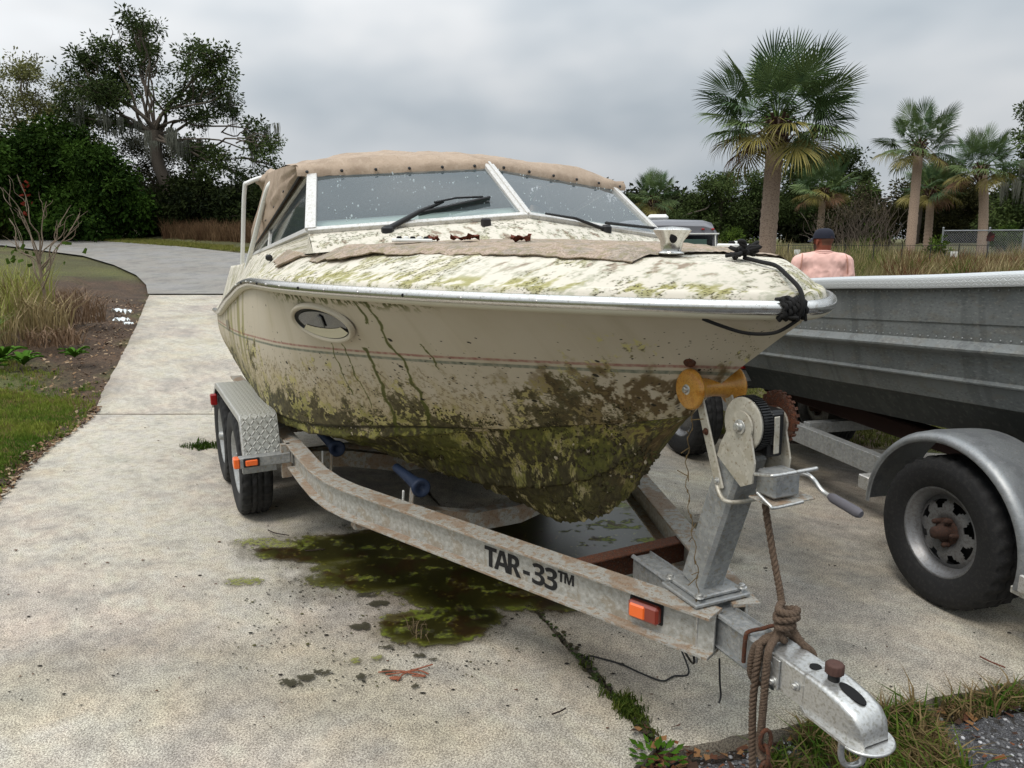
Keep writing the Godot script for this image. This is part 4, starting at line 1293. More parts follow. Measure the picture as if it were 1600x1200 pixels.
func build_trailer() -> void:
	var tr := thing("boat_trailer", "galvanised tandem boat trailer with rust stains under the cream cabin boat", "trailer", BOW, YAW)
	# A-frame rails: I-beams, mirrored
	var fw := 0.042; var yt := 0.55; var yb := 0.418
	for sd in [1, -1]:
		var pts := [V(0.17, 0.060 * sd, 0), V(1.62, 0.643 * sd, 0), V(1.74, 0.690 * sd, 0), V(1.88, 0.728 * sd, 0), V(2.05, 0.750 * sd, 0), V(2.25, 0.755 * sd, 0), V(4.75, 0.755 * sd, 0)]
		var lift := func(y: float) -> Array: return pts.map(func(p): return p + Vector3(0, y, 0))
		var b := Node3D.new(); b.name = "rail"; tr.add_child(b, true)
		var g := G.new()
		g.sweep([Vector2(-0.004, -0.062), Vector2(0.004, -0.062), Vector2(0.004, 0.062), Vector2(-0.004, 0.062)], lift.call((yt + yb) / 2))
		part("web", g, M.galv_web, b)
		for y in [yt - 0.005, yb + 0.005]:
			g = G.new()
			g.sweep([Vector2(-fw, -0.004), Vector2(-fw + 0.002, -0.005), Vector2(fw - 0.002, -0.005), Vector2(fw, -0.004), Vector2(fw, 0.004), Vector2(fw - 0.002, 0.005), Vector2(-fw + 0.002, 0.005), Vector2(-fw, 0.004)], lift.call(y))
			part("flange", g, M.galv_rust, b)
	# lettering on the starboard rail
	var dirx := Vector3(0.402, 0, 1.0).normalized()
	var outw := dirx.cross(Vector3.UP).normalized()
	var fn := SystemFont.new(); fn.font_names = PackedStringArray(["Droid Sans"]); fn.font_weight = 700
	var ink := mat(Color(0.06, 0.06, 0.065), 0.7)
	var run := 1.0
	for w in [["T", 0.045, false], ["A", 0.051, false], ["R", 0.062, false], ["-", 0.047, false], ["3", 0.050, false], ["3", 0.054, false], ["T", 0.022, true], ["M", 0.03, true]]:
		var tiny: bool = w[2]
		var tm := TextMesh.new()
		tm.font = fn; tm.text = w[0]; tm.font_size = 100; tm.pixel_size = 0.00052 if tiny else 0.00101; tm.depth = 0.002
		tm.horizontal_alignment = HORIZONTAL_ALIGNMENT_LEFT; tm.vertical_alignment = VERTICAL_ALIGNMENT_BOTTOM
		var p := V(run, 0.060 + 0.402 * (run - 0.17), 0.462 if tiny else 0.4075) + outw * 0.0052
		if w[0] == "-": p += dirx * 0.010
		obj("letter", tm, ink, tr, Transform3D(Basis(dirx * (1.0 if tiny else 1.10), Vector3.UP * (1.0 if tiny else 1.04), outw), p))
		run -= w[1]
	# amber marker lamp near the front of the rail
	var g := G.new()
	var lp := V(0.375, 0.060 + 0.402 * (0.375 - 0.17), 0.486)
	var lb := Basis(dirx, Vector3.UP, outw)
	g.box(lp + outw * 0.018, Vector3(0.105, 0.058, 0.030), 0.008, lb)
	var lamp := part("marker_lamp", g, M.amber_dark, tr)
	g = G.new(); g.box(lp + outw * 0.030 - dirx * 0.018, Vector3(0.056, 0.045, 0.014), 0.005, lb)
	part("lens", g, M.amber, lamp)
	g = G.new(); g.box(lp + outw * 0.006, Vector3(0.115, 0.066, 0.010), 0.003, lb)
	part("lamp_base", g, M.black, lamp)
	# rusty cross channel behind the mast
	g = G.new()
	g.bar(V(0.66, 0.255, 0.537), V(0.66, -0.255, 0.537), 0.055, 0.008)
	g.bar(V(0.685, 0.265, 0.485), V(0.685, -0.265, 0.485), 0.006, 0.10)
	part("cross_channel", g, M.rust, tr)
	# wheels, axles, guards
	var tread := tread_relief()
	var fm := mat(Color(0.92, 0.92, 0.90), 0.42, 0.5)
	fm.heightmap_enabled = true; fm.heightmap_texture = tread; fm.heightmap_scale = 0.5
	fm.albedo_texture = M.zinc.albedo_texture
	fm.uv1_scale = Vector3(2, 2, 1)
	for sd in [1, -1]:
		for s in [3.17, 3.84]: wheel(tr, V(s, 0.905 * sd, 0.312), -1.0 * sd, 0.312, 0.175, 0.180, false, false)
		g = G.new()
		var prof := [Vector2(2.60, 0.46), Vector2(2.615, 0.50), Vector2(2.665, 0.672), Vector2(2.685, 0.692), Vector2(2.715, 0.698), Vector2(3.72, 0.692), Vector2(3.76, 0.685), Vector2(3.79, 0.665), Vector2(4.16, 0.44)]
		var rows := []; var uvs := []; var lipr := []
		var far := 0.0
		for i in prof.size():
			if i > 0: far += prof[i].distance_to(prof[i - 1])
			rows.append(PackedVector3Array([V(prof[i].x, 0.815 * sd, prof[i].y), V(prof[i].x, 1.000 * sd, prof[i].y)]))
			uvs.append([Vector2(0, far / 0.22), Vector2(1.0, far / 0.22)])
			lipr.append(PackedVector3Array([V(prof[i].x, 1.000 * sd, prof[i].y), V(prof[i].x, 1.007 * sd, prof[i].y - 0.006), V(prof[i].x + signf(3.3 - prof[i].x) * 0.014 * absf(prof[i].x - 3.3), 1.007 * sd, prof[i].y - 0.035)]))
		g.grid(rows, false, sd < 0, uvs)
		var fd := part("fender", g, fm, tr)
		g = G.new(); g.grid(lipr, false, sd < 0)
		part("fender_edge", g, M.alu, fd)
		g = G.new()
		g.box(V(2.575, 0.905 * sd, 0.478), Vector3(0.255, 0.055, 0.055), 0.004)
		g.box(V(2.60, 0.93 * sd, 0.430), Vector3(0.17, 0.04, 0.035), 0.003)
		part("lamp_bar", g, M.galv, fd)
		g = G.new(); g.box(V(2.543, 0.975 * sd, 0.480), Vector3(0.078, 0.046, 0.012), 0.003)
		part("lamp_base", g, M.black, fd)
		g = G.new(); g.box(V(2.536, 0.975 * sd, 0.480), Vector3(0.060, 0.030, 0.014), 0.004)
		part("fender_lamp", g, M.amber, fd)
		g = G.new()
		g.box(V(2.570, 1.045 * sd, 0.480), Vector3(0.030, 0.055, 0.055), 0.006)
		part("fender_lamp", g, M.amber, fd)
		g = G.new(); g.box(V(3.75, 1.02 * sd, 0.58), Vector3(0.04, 0.07, 0.05), 0.006)
		part("tail_lamp", g, M.red, fd)
		g = G.new()
		g.bar(V(2.57, 0.80 * sd, 0.55), V(2.57, 0.80 * sd, 0.37), 0.03, 0.05, Vector3.RIGHT)
		part("bracket", g, M.galv_rust, tr)
	for s in [3.17, 3.84]:
		g = G.new(); g.tube([V(s, 0.85, 0.312), V(s, -0.85, 0.312)], 0.035, 12)
		part("axle", g, M.galv_rust, tr)
	# cross members that dip under the keel
	for s in [1.72, 2.75, 4.7]:
		g = G.new()
		var wdt := 0.68 if s < 2.0 else 0.74
		g.sweep([Vector2(-0.03, -0.045), Vector2(0.03, -0.045), Vector2(0.03, 0.045), Vector2(-0.03, 0.045)], [V(s, wdt, 0.415), V(s, 0.42, 0.375), V(s, 0.12, 0.30), V(s, -0.12, 0.30), V(s, -0.42, 0.375), V(s, -wdt, 0.415)])
		part("cross_member", g, M.galv_rust, tr)
		if s < 2.0: continue
		g = G.new()
		g.lathe([Vector2(0.0, -0.14), Vector2(0.05, -0.14), Vector2(0.05, -0.10), Vector2(0.03, 0.0), Vector2(0.05, 0.10), Vector2(0.05, 0.14), Vector2(0.0, 0.14)], Transform3D(Basis(Vector3(0, 1, 0), Vector3(1, 0, 0), Vector3(0, 0, -1)), V(s, 0, 0.375)), 16)
		part("keel_roller", g, M.black, tr)
	# blue bunk rollers on their brackets
	var blue := mat(Color(0.11, 0.17, 0.27), 0.6)
	for c in [[1.66, 0.42, 0.550], [2.45, 0.58, 0.545], [1.66, -0.42, 0.550], [2.45, -0.58, 0.545]]:
		g = G.new()
		var o := V(c[0], c[1], c[2])
		var X := Transform3D(Basis(Vector3(1, 0, 0), Vector3(0.10, -0.10, 1).normalized(), Vector3(0, -1, 0)), o)
		g.lathe([Vector2(0.0, 0.055), Vector2(0.014, 0.055), Vector2(0.017, 0.064), Vector2(0.034, 0.072), Vector2(0.042, 0.066), Vector2(0.042, 0.056), Vector2(0.030, 0.02), Vector2(0.024, -0.05), Vector2(0.020, -0.19), Vector2(0.0, -0.19)], X, 22)
		var ro := part("bunk_roller", g, blue, tr)
		g = G.new()
		g.bar(o + Vector3(0, -0.02, -0.03), o + Vector3(0, -0.20, -0.08), 0.006, 0.045, Vector3.BACK)
		part("roller_bracket", g, M.galv_rust, ro)
		g = G.new()
		g.bar(o + Vector3(-0.06, -0.02, 0.02), o + Vector3(-0.06, -0.14, 0.0), 0.008, 0.012, Vector3.BACK)
		part("roller_pin", g, M.whitepaint, ro)
	# the chassis stands a few degrees off the tongue's line
	var K := Transform3D(Basis(Vector3.UP, 0.061), Vector3.ZERO)
	K.origin = V(0.25, 0, 0) - K.basis * V(0.25, 0, 0)
	for c in tr.get_children(): c.transform = K * c.transform
	# tongue
	g = G.new()
	var tb := []
	for c in [[-1, -1], [1, -1], [1, 1], [-1, 1]]:
		for k in 3: tb.append(Vector2(c[0] * 0.043 - c[0] * [0.010, 0.003, 0.0][k if c[0] * c[1] > 0 else 2 - k] , c[1] * 0.055 - c[1] * [0.0, 0.003, 0.010][k if c[0] * c[1] > 0 else 2 - k]))
	var tp := PackedVector2Array(tb)
	if Geometry2D.is_polygon_clockwise(tp): tp.reverse()
	g.sweep(Array(tp), [V(0.625, 0, 0.485), V(-0.05, 0, 0.485)])
	part("tongue", g, M.galv, tr)
	# winch mast with its clamp plates
	var mb := V(0.305, 0, 0.575); var mt := V(0.150, 0, 1.035)
	g = G.new()
	var ax := (mt - mb).normalized()
	g.bar(mb, mt, 0.092, 0.098, Vector3(0, 0.3, 0.95), 0.010)
	part("mast", g, M.galv, tr)
	g = G.new()
	g.box(V(0.285, 0, 0.560), Vector3(0.20, 0.012, 0.17), 0.003)
	g.box(V(0.285, 0, 0.575), Vector3(0.16, 0.012, 0.14), 0.003)
	g.box(V(0.235, 0, 0.484), Vector3(0.094, 0.135, 0.006), 0.002)
	g.box(V(0.285, 0, 0.402), Vector3(0.19, 0.010, 0.15), 0.003)
	part("mast_plate", g, M.galv, tr)
	for c in [[0.215, 0.078], [0.215, -0.078], [0.355, 0.078], [0.355, -0.078]]:
		bolt(tr, "bolt", V(c[0], c[1], 0.581), Vector3.UP, 0.010, M.zinc)
		g = G.new(); g.tube([V(c[0], c[1], 0.57), V(c[0], c[1], 0.375)], 0.006, 8)
		part("clamp_rod", g, M.zinc, tr)
	build_winch(tr)
	build_coupler(tr)

func build_winch(tr: Node) -> void:
	var w := Node3D.new(); w.name = "winch"; tr.add_child(w)
	var cream := tri_mat(M.canvas_pale, 3.0, 0.5, 0.3)
	var AX := Basis(Vector3(0, 1, 0), Vector3(-1, 0, 0), Vector3(0, 0, 1))        # lathe axis to starboard
	# side plate, a rounded teardrop, with the gear wheel on it
	var poly := PackedVector2Array()
	var cz := 0.100; var cy := 1.115
	for k in 13:
		var a := lerpf(-0.35, PI + 0.1, k / 12.0)
		poly.append(Vector2(-cz + 0.042 * cos(a), cy + 0.042 * sin(a)))
	poly.append_array(PackedVector2Array([Vector2(-0.175, 1.05), Vector2(-0.185, 1.015), Vector2(-0.085, 0.955), Vector2(-0.045, 0.975), Vector2(-0.040, 1.03)]))
	var YZ := Transform3D(Basis(Vector3(0, 0, 1), Vector3(0, 1, 0), Vector3(-1, 0, 0)), Vector3.ZERO)
	var g := G.new(); g.plate(poly, 0.006, YZ.translated(Vector3(-0.064, 0, 0)))
	part("side_plate", g, cream, w)
	g = G.new(); g.plate(poly, 0.006, YZ.translated(Vector3(0.055, 0, 0)))
	part("side_plate", g, cream, w)
	g = G.new()
	g.lathe([Vector2(0.020, 0.0), Vector2(0.066, 0.0), Vector2(0.072, -0.004), Vector2(0.072, -0.004), Vector2(0.072, -0.010), Vector2(0.0, -0.010)], Transform3D(AX, V(cz + 0.008, 0.056, cy + 0.004)), 40)
	part("wheel_cover", g, cream, w)
	g = G.new()
	for k in 60:
		var a := TAU * k / 60
		g.box(V(cz + 0.008, 0.030, cy + 0.004) + Vector3(0, cos(a), sin(a)) * 0.072, Vector3(0.030, 0.006, 0.004), 0.0, Basis(Vector3.RIGHT, a))
	g.lathe([Vector2(0.0, 0.016), Vector2(0.070, 0.016), Vector2(0.070, -0.014), Vector2(0.0, -0.014)], Transform3D(AX, V(cz + 0.008, 0.030, cy + 0.004)), 40)
	part("gear", g, M.black, w)
	bolt(w, "axle_nut", V(cz, 0.068, cy), Vector3(-1, 0, 0), 0.013, M.zinc)
	g = G.new()
	g.box(V(0.085, -0.010, 1.10), Vector3(0.05, 0.125, 0.075), 0.006)
	g.box(V(0.055, -0.004, 1.115), Vector3(0.038, 0.085, 0.03), 0.004)
	part("frame_block", g, M.black, w)
	g = G.new(); g.bar(V(0.036, 0.004, 1.15), V(0.038, -0.002, 1.05), 0.018, 0.004, Vector3.BACK)
	part("strap", g, cream, w)
	# rusty drum on the far side
	g = G.new()
	g.lathe([Vector2(0.0, 0.0), Vector2(0.058, 0.0), Vector2(0.068, -0.004), Vector2(0.070, -0.008), Vector2(0.070, -0.014), Vector2(0.0, -0.016)], Transform3D(AX, V(cz + 0.012, -0.058, cy + 0.010)), 40)
	g.lathe([Vector2(0.034, 0.03), Vector2(0.034, 0.0)], Transform3D(AX, V(cz + 0.012, -0.058, cy + 0.010)), 30)
	for k in 24:
		var a := TAU * k / 24
		g.box(V(cz + 0.012, -0.070, cy + 0.010) + Vector3(0, cos(a), sin(a)) * 0.071, Vector3(0.012, 0.006, 0.008), 0.0, Basis(Vector3.RIGHT, a))
	part("drum", g, M.rust, w)
	# bail, ratchet box and tray in front
	g = G.new()
	g.tube(curve([V(0.05, 0.060, 1.0), V(-0.005, 0.058, 1.012), V(-0.018, 0.045, 1.014), V(-0.018, -0.075, 1.014), V(-0.010, -0.088, 1.012), V(0.04, -0.088, 0.99)], 30), 0.0055, 8)
	g.tube(curve([V(0.03, 0.060, 0.955), V(-0.012, 0.056, 0.935), V(-0.018, 0.045, 0.928), V(-0.018, -0.05, 0.93)], 20), 0.0045, 8)
	part("bail", g, M.zinc, w)
	g = G.new(); g.box(V(0.03, -0.008, 0.975), Vector3(0.088, 0.066, 0.07), 0.006)
	part("ratchet_box", g, M.galv, w)
	g = G.new(); g.box(V(0.025, -0.02, 0.932), Vector3(0.15, 0.006, 0.085), 0.002)
	part("tray", g, M.galv_rust, w)
	# crank and grip
	g = G.new()
	g.tube(curve([V(0.05, -0.05, 0.985), V(0.025, -0.09, 0.988), V(0.0, -0.098, 0.980), V(-0.025, -0.102, 0.958), V(-0.045, -0.104, 0.950), V(-0.07, -0.104, 0.946)], 24), 0.0065, 8)
	part("crank", g, M.zinc, w)
	g = G.new()
	var a0 := V(-0.052, -0.104, 0.949); var a1 := V(-0.150, -0.108, 0.932)
	var gp := []
	var gr := []
	for k in 12:
		gp.append(a0.lerp(a1, k / 11.0)); gr.append([0.008, 0.012, 0.013, 0.0125, 0.013, 0.0132, 0.0128, 0.0132, 0.0135, 0.0135, 0.013, 0.009][k])
	g.tube(gp, gr, 14)
	part("grip", g, mat(Color(0.34, 0.33, 0.35), 0.7), w)
	# bow stop: amber spool on two flat arms
	g = G.new()
	var rc := V(0.305, 0.0, 1.178)
	g.lathe([Vector2(0.012, 0.088), Vector2(0.052, 0.086), Vector2(0.058, 0.080), Vector2(0.060, 0.073), Vector2(0.055, 0.066), Vector2(0.040, 0.054), Vector2(0.030, 0.040), Vector2(0.027, 0.0), Vector2(0.030, -0.040), Vector2(0.040, -0.054), Vector2(0.055, -0.066), Vector2(0.060, -0.073), Vector2(0.058, -0.080), Vector2(0.052, -0.086), Vector2(0.012, -0.088)], Transform3D(AX, rc), 36)
	var am := mat(Color(0.83, 0.50, 0.13), 0.32)
	am.subsurf_scatter_enabled = true; am.subsurf_scatter_strength = 0.25
	var t := paint(256, 256, Color(0.78, 0.57, 0.25), [[nz(256, 256, 91, 0.03, 4), 0.5, 0.75, Color(0.68, 0.43, 0.12), 0.7], [nz(256, 256, 92, 0.12, 3), 0.62, 0.8, Color(0.50, 0.32, 0.14), 0.6]])
	am.albedo_color = Color.WHITE; am.albedo_texture = t; am.uv1_triplanar = true; am.uv1_scale = Vector3.ONE * 6
	var spool := part("bow_roller", g, am, tr)
	bolt(spool, "roller_nut", rc + Vector3(-0.087, 0, 0), Vector3(-1, 0, 0), 0.010, M.zinc)
	for l in [0.052, -0.052]:
		g = G.new()
		g.bar(V(0.300, l, 1.175), V(0.182, l, 0.915), 0.007, 0.034, Vector3(0, 0.4, 0.9), 0.003)
		var arm := part("stop_arm", g, cream, tr)
		for q in [[0.250, 1.065], [0.192, 0.937]]: bolt(arm, "arm_bolt", V(q[0], l + 0.004, q[1]), Vector3(-1, 0, 0), 0.007, M.rust if q[1] > 1 else M.zinc)
	g = G.new()
	g.tube(curve([V(0.195, 0.054, 0.925), V(0.165, 0.060, 0.898), V(0.138, 0.050, 0.892), V(0.128, 0.0, 0.892), V(0.138, -0.050, 0.892), V(0.165, -0.060, 0.898), V(0.195, -0.062, 0.925)], 30), 0.006, 8)
	part("mast_clamp", g, cream, tr)

func build_coupler(tr: Node) -> void:
	var c := Node3D.new(); c.name = "coupler"; tr.add_child(c); c.scale = Vector3(0.92, 0.80, 0.9); c.position.y = 0.109
	var g := G.new()
	# pressed body: sections along the tongue, domed over the ball
	var rows := []
	for q in [[0.0, 0.050, 0.430, 0.545, 0.010], [-0.17, 0.050, 0.430, 0.545, 0.010], [-0.178, 0.051, 0.430, 0.546, 0.010], [-0.186, 0.056, 0.430, 0.551, 0.014], [-0.24, 0.056, 0.430, 0.548, 0.016], [-0.30, 0.056, 0.430, 0.538, 0.018], [-0.34, 0.054, 0.430, 0.524, 0.020], [-0.362, 0.049, 0.430, 0.505, 0.022], [-0.372, 0.043, 0.430, 0.475, 0.020], [-0.376, 0.041, 0.430, 0.440, 0.004]]:
		var row := PackedVector3Array()
		var hw: float = q[1]; var y0: float = q[2]; var y1: float = q[3]; var r: float = q[4]
		row.append(V(q[0], hw, y0))
		for k in 7:
			var a := k / 6.0 * PI / 2
			row.append(V(q[0], hw - r + r * cos(a), y1 - r + r * sin(a)))
		for k in 7:
			var a := PI / 2 + k / 6.0 * PI / 2
			row.append(V(q[0], -hw + r + r * cos(a), y1 - r + r * sin(a)))
		row.append(V(q[0], -hw, y0))
		rows.append(row)
	g.grid(rows)
	part("housing", g, M.zinc, c)
	g = G.new()
	var lip := PackedVector2Array()
	for k in 21:
		var a := -PI / 2 + PI * k / 20.0
		lip.append(Vector2(0.345 + 0.062 * cos(a), 0.070 * sin(a)))
	lip.append(Vector2(0.20, 0.066)); lip.append(Vector2(0.17, 0.052)); lip.append(Vector2(0.17, -0.052)); lip.append(Vector2(0.20, -0.066))
	g.plate(lip, 0.008, Transform3D(Basis(Vector3(0, 0, 1), Vector3(1, 0, 0), Vector3(0, 1, 0)), Vector3(0, 0.430, 0)))
	var ring := []
	for k in 21:
		var a := -PI / 2 + PI * k / 20.0
		ring.append(V(-0.345 - 0.060 * cos(a), 0.068 * sin(a), 0.428))
	g.tube(ring, 0.006, 8)
	part("lip", g, M.zinc, c)
	# dark openings in the top, the knob in its slot
	for q in [[-0.165, 0.016, 0.016], [-0.292, 0.018, 0.042]]:
		g = G.new()
		var poly := PackedVector2Array()
		for k in 24: poly.append(Vector2(-q[0] + q[2] * cos(TAU * k / 24), q[1] * sin(TAU * k / 24)))
		var tilt := 0.0 if q[0] > -0.2 else 0.13
		g.plate(poly, 0.004, Transform3D(Basis(Vector3(0, 0, 1), Vector3(1, 0, 0), Vector3(0, 1, 0)), Vector3.ZERO))
		for i in g.v.size(): g.v[i].y += (0.5465 if tilt == 0.0 else 0.5425 - (g.v[i].z - 0.28) * 0.19)
		part("slot", g, M.dark, c)
	g = G.new()
	var kx := Transform3D(Basis(), V(-0.232, 0.004, 0.552))
	g.lathe([Vector2(0.016, -0.01), Vector2(0.015, 0.016), Vector2(0.012, 0.020)], kx, 16)
	part("knob_stem", g, M.black, c)
	g = G.new()
	var rows2 := []
	for q in [[0.0, 0.018], [0.020, 0.018], [0.0235, 0.021], [0.0235, 0.046], [0.020, 0.051], [0.012, 0.0525], [0.008, 0.0505], [0.0, 0.0505]]:
		var row := PackedVector3Array()
		for k in 48:
			var r: float = q[0] * (1.0 + (0.06 if k % 4 < 2 and q[0] > 0.022 else 0.0))
			row.append(kx * Vector3(r * cos(TAU * k / 48), q[1], r * sin(TAU * k / 48)))
		rows2.append(row)
	g.grid(rows2, true)
	part("knob", g, mat(Color(0.30, 0.20, 0.17), 0.75), c)
	# sleeve plates and bolts
	g = G.new()
	g.box(V(-0.055, 0.054, 0.482), Vector3(0.006, 0.105, 0.07), 0.002)
	part("cheek", g, M.zinc, c)
	for q in [[-0.048, 0.503], [-0.070, 0.452], [-0.148, 0.485]]: bolt(c, "bolt", V(q[0], 0.057 if q[0] > -0.1 else 0.051, q[1]), Vector3(-1, 0, 0), 0.010, M.zinc)
	# rusty stirrup round the tongue and the hook hanging below
	g = G.new()
	var st := [V(0.055, 0.055, 0.44), V(0.052, 0.056, 0.53), V(0.052, 0.046, 0.552), V(0.048, 0.0, 0.554), V(0.045, -0.05, 0.552), V(0.045, -0.056, 0.50)]
	g.tube(curve(st, 30), 0.0065, 8)
	part("stirrup", g, M.rust, c)
	g = G.new()
	g.tube(curve([V(-0.30, 0.030, 0.43), V(-0.30, 0.032, 0.36), V(-0.305, 0.022, 0.325), V(-0.31, 0.0, 0.315), V(-0.318, -0.024, 0.325), V(-0.32, -0.03, 0.36), V(-0.32, -0.022, 0.40), V(-0.318, -0.018, 0.43)], 40), 0.0085, 10)
	part("chain_hook", g, M.zinc, c)

# ---------- the aluminium boat alongside, its trailer, the vehicles and the man
const ALU_YAW := 0.2426
const ALU_AT := Vector3(2.885, 0, -3.33)      # middle of the hull abreast of the near wheel; local +z is forward (towards the viewer)

func alu_section(z: float) -> Array:         # half width and height of the near side, from the gunwale down to the keel
	var f := clampf((z - 0.4) / 2.3, 0.0, 1.0)
	var k := pow(1.0 - pow(f, 2.2), 0.6)     # narrows to the bow
	var rise := 0.20 * f * f
	return [Vector2(0.830 * k, 1.445 + rise * 0.6), Vector2(0.815 * k, 1.243 + rise * 0.5), Vector2(0.809 * k, 1.237 + rise * 0.5), Vector2(0.803 * k, 1.163 + rise * 0.5), Vector2(0.838 * k, 1.128 + rise * 0.5), Vector2(0.836 * k, 1.118 + rise * 0.5), Vector2(0.794 * k, 1.095 + rise * 0.5), Vector2(0.772 * k, 0.990 + rise * 0.7), Vector2(0.786 * k, 0.977 + rise * 0.7), Vector2(0.784 * k, 0.970 + rise * 0.7), Vector2(0.762 * k, 0.962 + rise * 0.7), Vector2(0.720 * k, 0.868 + rise), Vector2(0.700 * k, 0.850 + rise), Vector2(0.60 * k, 0.70 + rise * 1.3), Vector2(0.0, 0.60 + rise * 2.0)]

func build_neighbours() -> void:
	var W := 512
	var a := nz(W, W, 101, 0.006, 5); var b := nz(W, W, 102, 0.03, 4); var c := nz(W, W, 103, 0.15, 3)
	var st := noise(104, 0.03, 3).get_image(W, 14)
	st.convert(Image.FORMAT_L8); st.resize(W, W, Image.INTERPOLATE_CUBIC)
	var S := st.get_data()
	var skin := mat(Color.WHITE, 0.5, 0.2)
	skin.albedo_texture = paint(W, W, Color(0.47, 0.485, 0.48), [[a, 0.4, 0.75, Color(0.40, 0.415, 0.415), 0.65], [b, 0.55, 0.75, Color(0.45, 0.44, 0.41), 0.5], [S, 0.72, 0.88, Color(0.32, 0.33, 0.33), 0.35], [S, 0.38, 0.2, Color(0.50, 0.51, 0.505), 0.35], [c, 0.70, 0.8, Color(0.62, 0.62, 0.60), 0.5], [c, 0.3, 0.2, Color(0.30, 0.31, 0.31), 0.5]])
	skin.uv1_scale = Vector3(0.45, 1, 1)
	var boat := thing("aluminium_boat", "grey unpainted aluminium boat with ribbed side and bright rolled gunwale", "boat", ALU_AT, ALU_YAW)
	boat.rotation.x = -0.072; boat.position.y = -0.008
	var pieces := {"hull": [0, 12], "bottom": [11, 15]}
	for nm in pieces:
		for sd in [-1, 1]:
			var g := G.new()
			var r: Array = pieces[nm]
			var flat := []
			for i in 41:
				var z := lerpf(-3.25, 2.7, i / 40.0)
				flat.append([z, alu_section(z)])
			for j in range(r[0], r[1] - 1):
				var rows := []; var uvs := []
				for f in flat:
					rows.append(PackedVector3Array([Vector3(f[1][j].x * sd, f[1][j].y, f[0]), Vector3(f[1][j + 1].x * sd, f[1][j + 1].y, f[0])]))
					uvs.append([Vector2(f[0], 1.5 - f[1][j].y), Vector2(f[0], 1.5 - f[1][j + 1].y)])
				g.grid(rows, false, sd < 0, uvs)
			var m: Material = skin
			if nm == "bottom":
				m = tri_mat(paint(256, 256, Color(0.15, 0.17, 0.17), [[nz(256, 256, 105, 0.03, 4), 0.5, 0.75, Color(0.25, 0.27, 0.25), 0.6], [nz(256, 256, 106, 0.1, 3), 0.65, 0.8, Color(0.36, 0.37, 0.33), 0.5]]), 1.0, 0.6)
			part(nm, g, m, boat)
	var g := G.new()
	var inner := []
	for i in 21:
		var z := lerpf(-3.2, 2.55, i / 20.0)
		var s := alu_section(z)
		var hw: float = maxf(0.01, s[0].x - 0.03)
		inner.append(PackedVector3Array([Vector3(-hw, s[0].y - 0.01, z), Vector3(-hw * 0.9, 0.90, z), Vector3(hw * 0.9, 0.90, z), Vector3(hw, s[0].y - 0.01, z)]))
	g.grid(inner)
	part("inner_hull", g, M.galv, boat)
	g = G.new()
	g.quad(Vector3(-0.83, 1.44, -3.25), Vector3(0.83, 1.44, -3.25), Vector3(0.70, 0.62, -3.25), Vector3(-0.70, 0.62, -3.25))
	part("transom", g, skin, boat)
	for z in [-2.2, -0.9, 0.5]:
		g = G.new(); g.box(Vector3(0, 1.20, z), Vector3(1.45, 0.04, 0.28), 0.008)
		part("thwart", g, M.galv, boat)
	var gm := mat(Color(0.80, 0.81, 0.81), 0.42, 0.5)
	gm.heightmap_enabled = true; gm.heightmap_texture = tread_relief(); gm.heightmap_scale = 0.10; gm.uv1_scale = Vector3(2.5, 2.5, 1)
	for sd in [-1, 1]:
		g = G.new()
		var rows := []; var uvs := []
		var prof := [Vector2(0.030, -0.040), Vector2(0.034, -0.030), Vector2(0.034, 0.006), Vector2(0.024, 0.018), Vector2(0.0, 0.024), Vector2(-0.035, 0.020), Vector2(-0.045, 0.008), Vector2(-0.045, -0.02)]
		for i in 61:
			var z := lerpf(-3.27, 2.68, i / 60.0)
			var s := alu_section(z)
			var row := PackedVector3Array(); var ur := []
			for j in prof.size():
				row.append(Vector3((s[0].x + prof[j].x) * sd, s[0].y + prof[j].y + 0.002 * sin(z * 5.0), z)); ur.append(Vector2(z * 5.0, j * 0.22))
			rows.append(row); uvs.append(ur)
		g.grid(rows, false, sd < 0, uvs)
		part("gunwale", g, gm, boat)
	var rv := G.new(); rv.ball(Vector3.ZERO, Vector3(0.005, 0.005, 0.003), 6, 4)
	var xf := []
	for i in 110:
		var z := -3.2 + i * 0.05
		for y in [0, 3]:
			var s := alu_section(z)
			xf.append(Transform3D(Basis(Vector3.UP, PI / 2), Vector3(-s[y].x - 0.002, s[y].y - (0.055 if y == 0 else -0.012), z)))
	kind(many("rivets", rv.mesh(), M.galv, xf, boat), "stuff")
	# pale upright at the bow end (console rail seen at the frame's edge)
	g = G.new(); g.bar(Vector3(0.25, 1.40, 0.38), Vector3(0.33, 1.62, 0.30), 0.10, 0.03, Vector3.BACK, 0.01)
	part("console", g, M.galv, boat)

	var tr := thing("boat_trailer", "galvanised single axle trailer with round silver mudguard under the grey aluminium boat", "trailer", ALU_AT, ALU_YAW)
	for sd in [-1, 1]:
		wheel(tr, Vector3(0.955 * sd, 0.335, 0.0), 1.0 * sd, 0.335, 0.225, 0.195, true, true)
		g = G.new(); g.bar(Vector3(0.66 * sd, 0.36, -3.1), Vector3(0.66 * sd, 0.36, 1.2), 0.06, 0.115)
		part("rail", g, M.galv, tr)
		g = G.new(); g.bar(Vector3(0.66 * sd, 0.36, 1.2), Vector3(0.03 * sd, 0.36, 3.2), 0.06, 0.115)
		part("rail", g, M.galv, tr)
		# round mudguard: an arched sheet with a rolled outer bead
		g = G.new()
		var rows := []; var bead := []
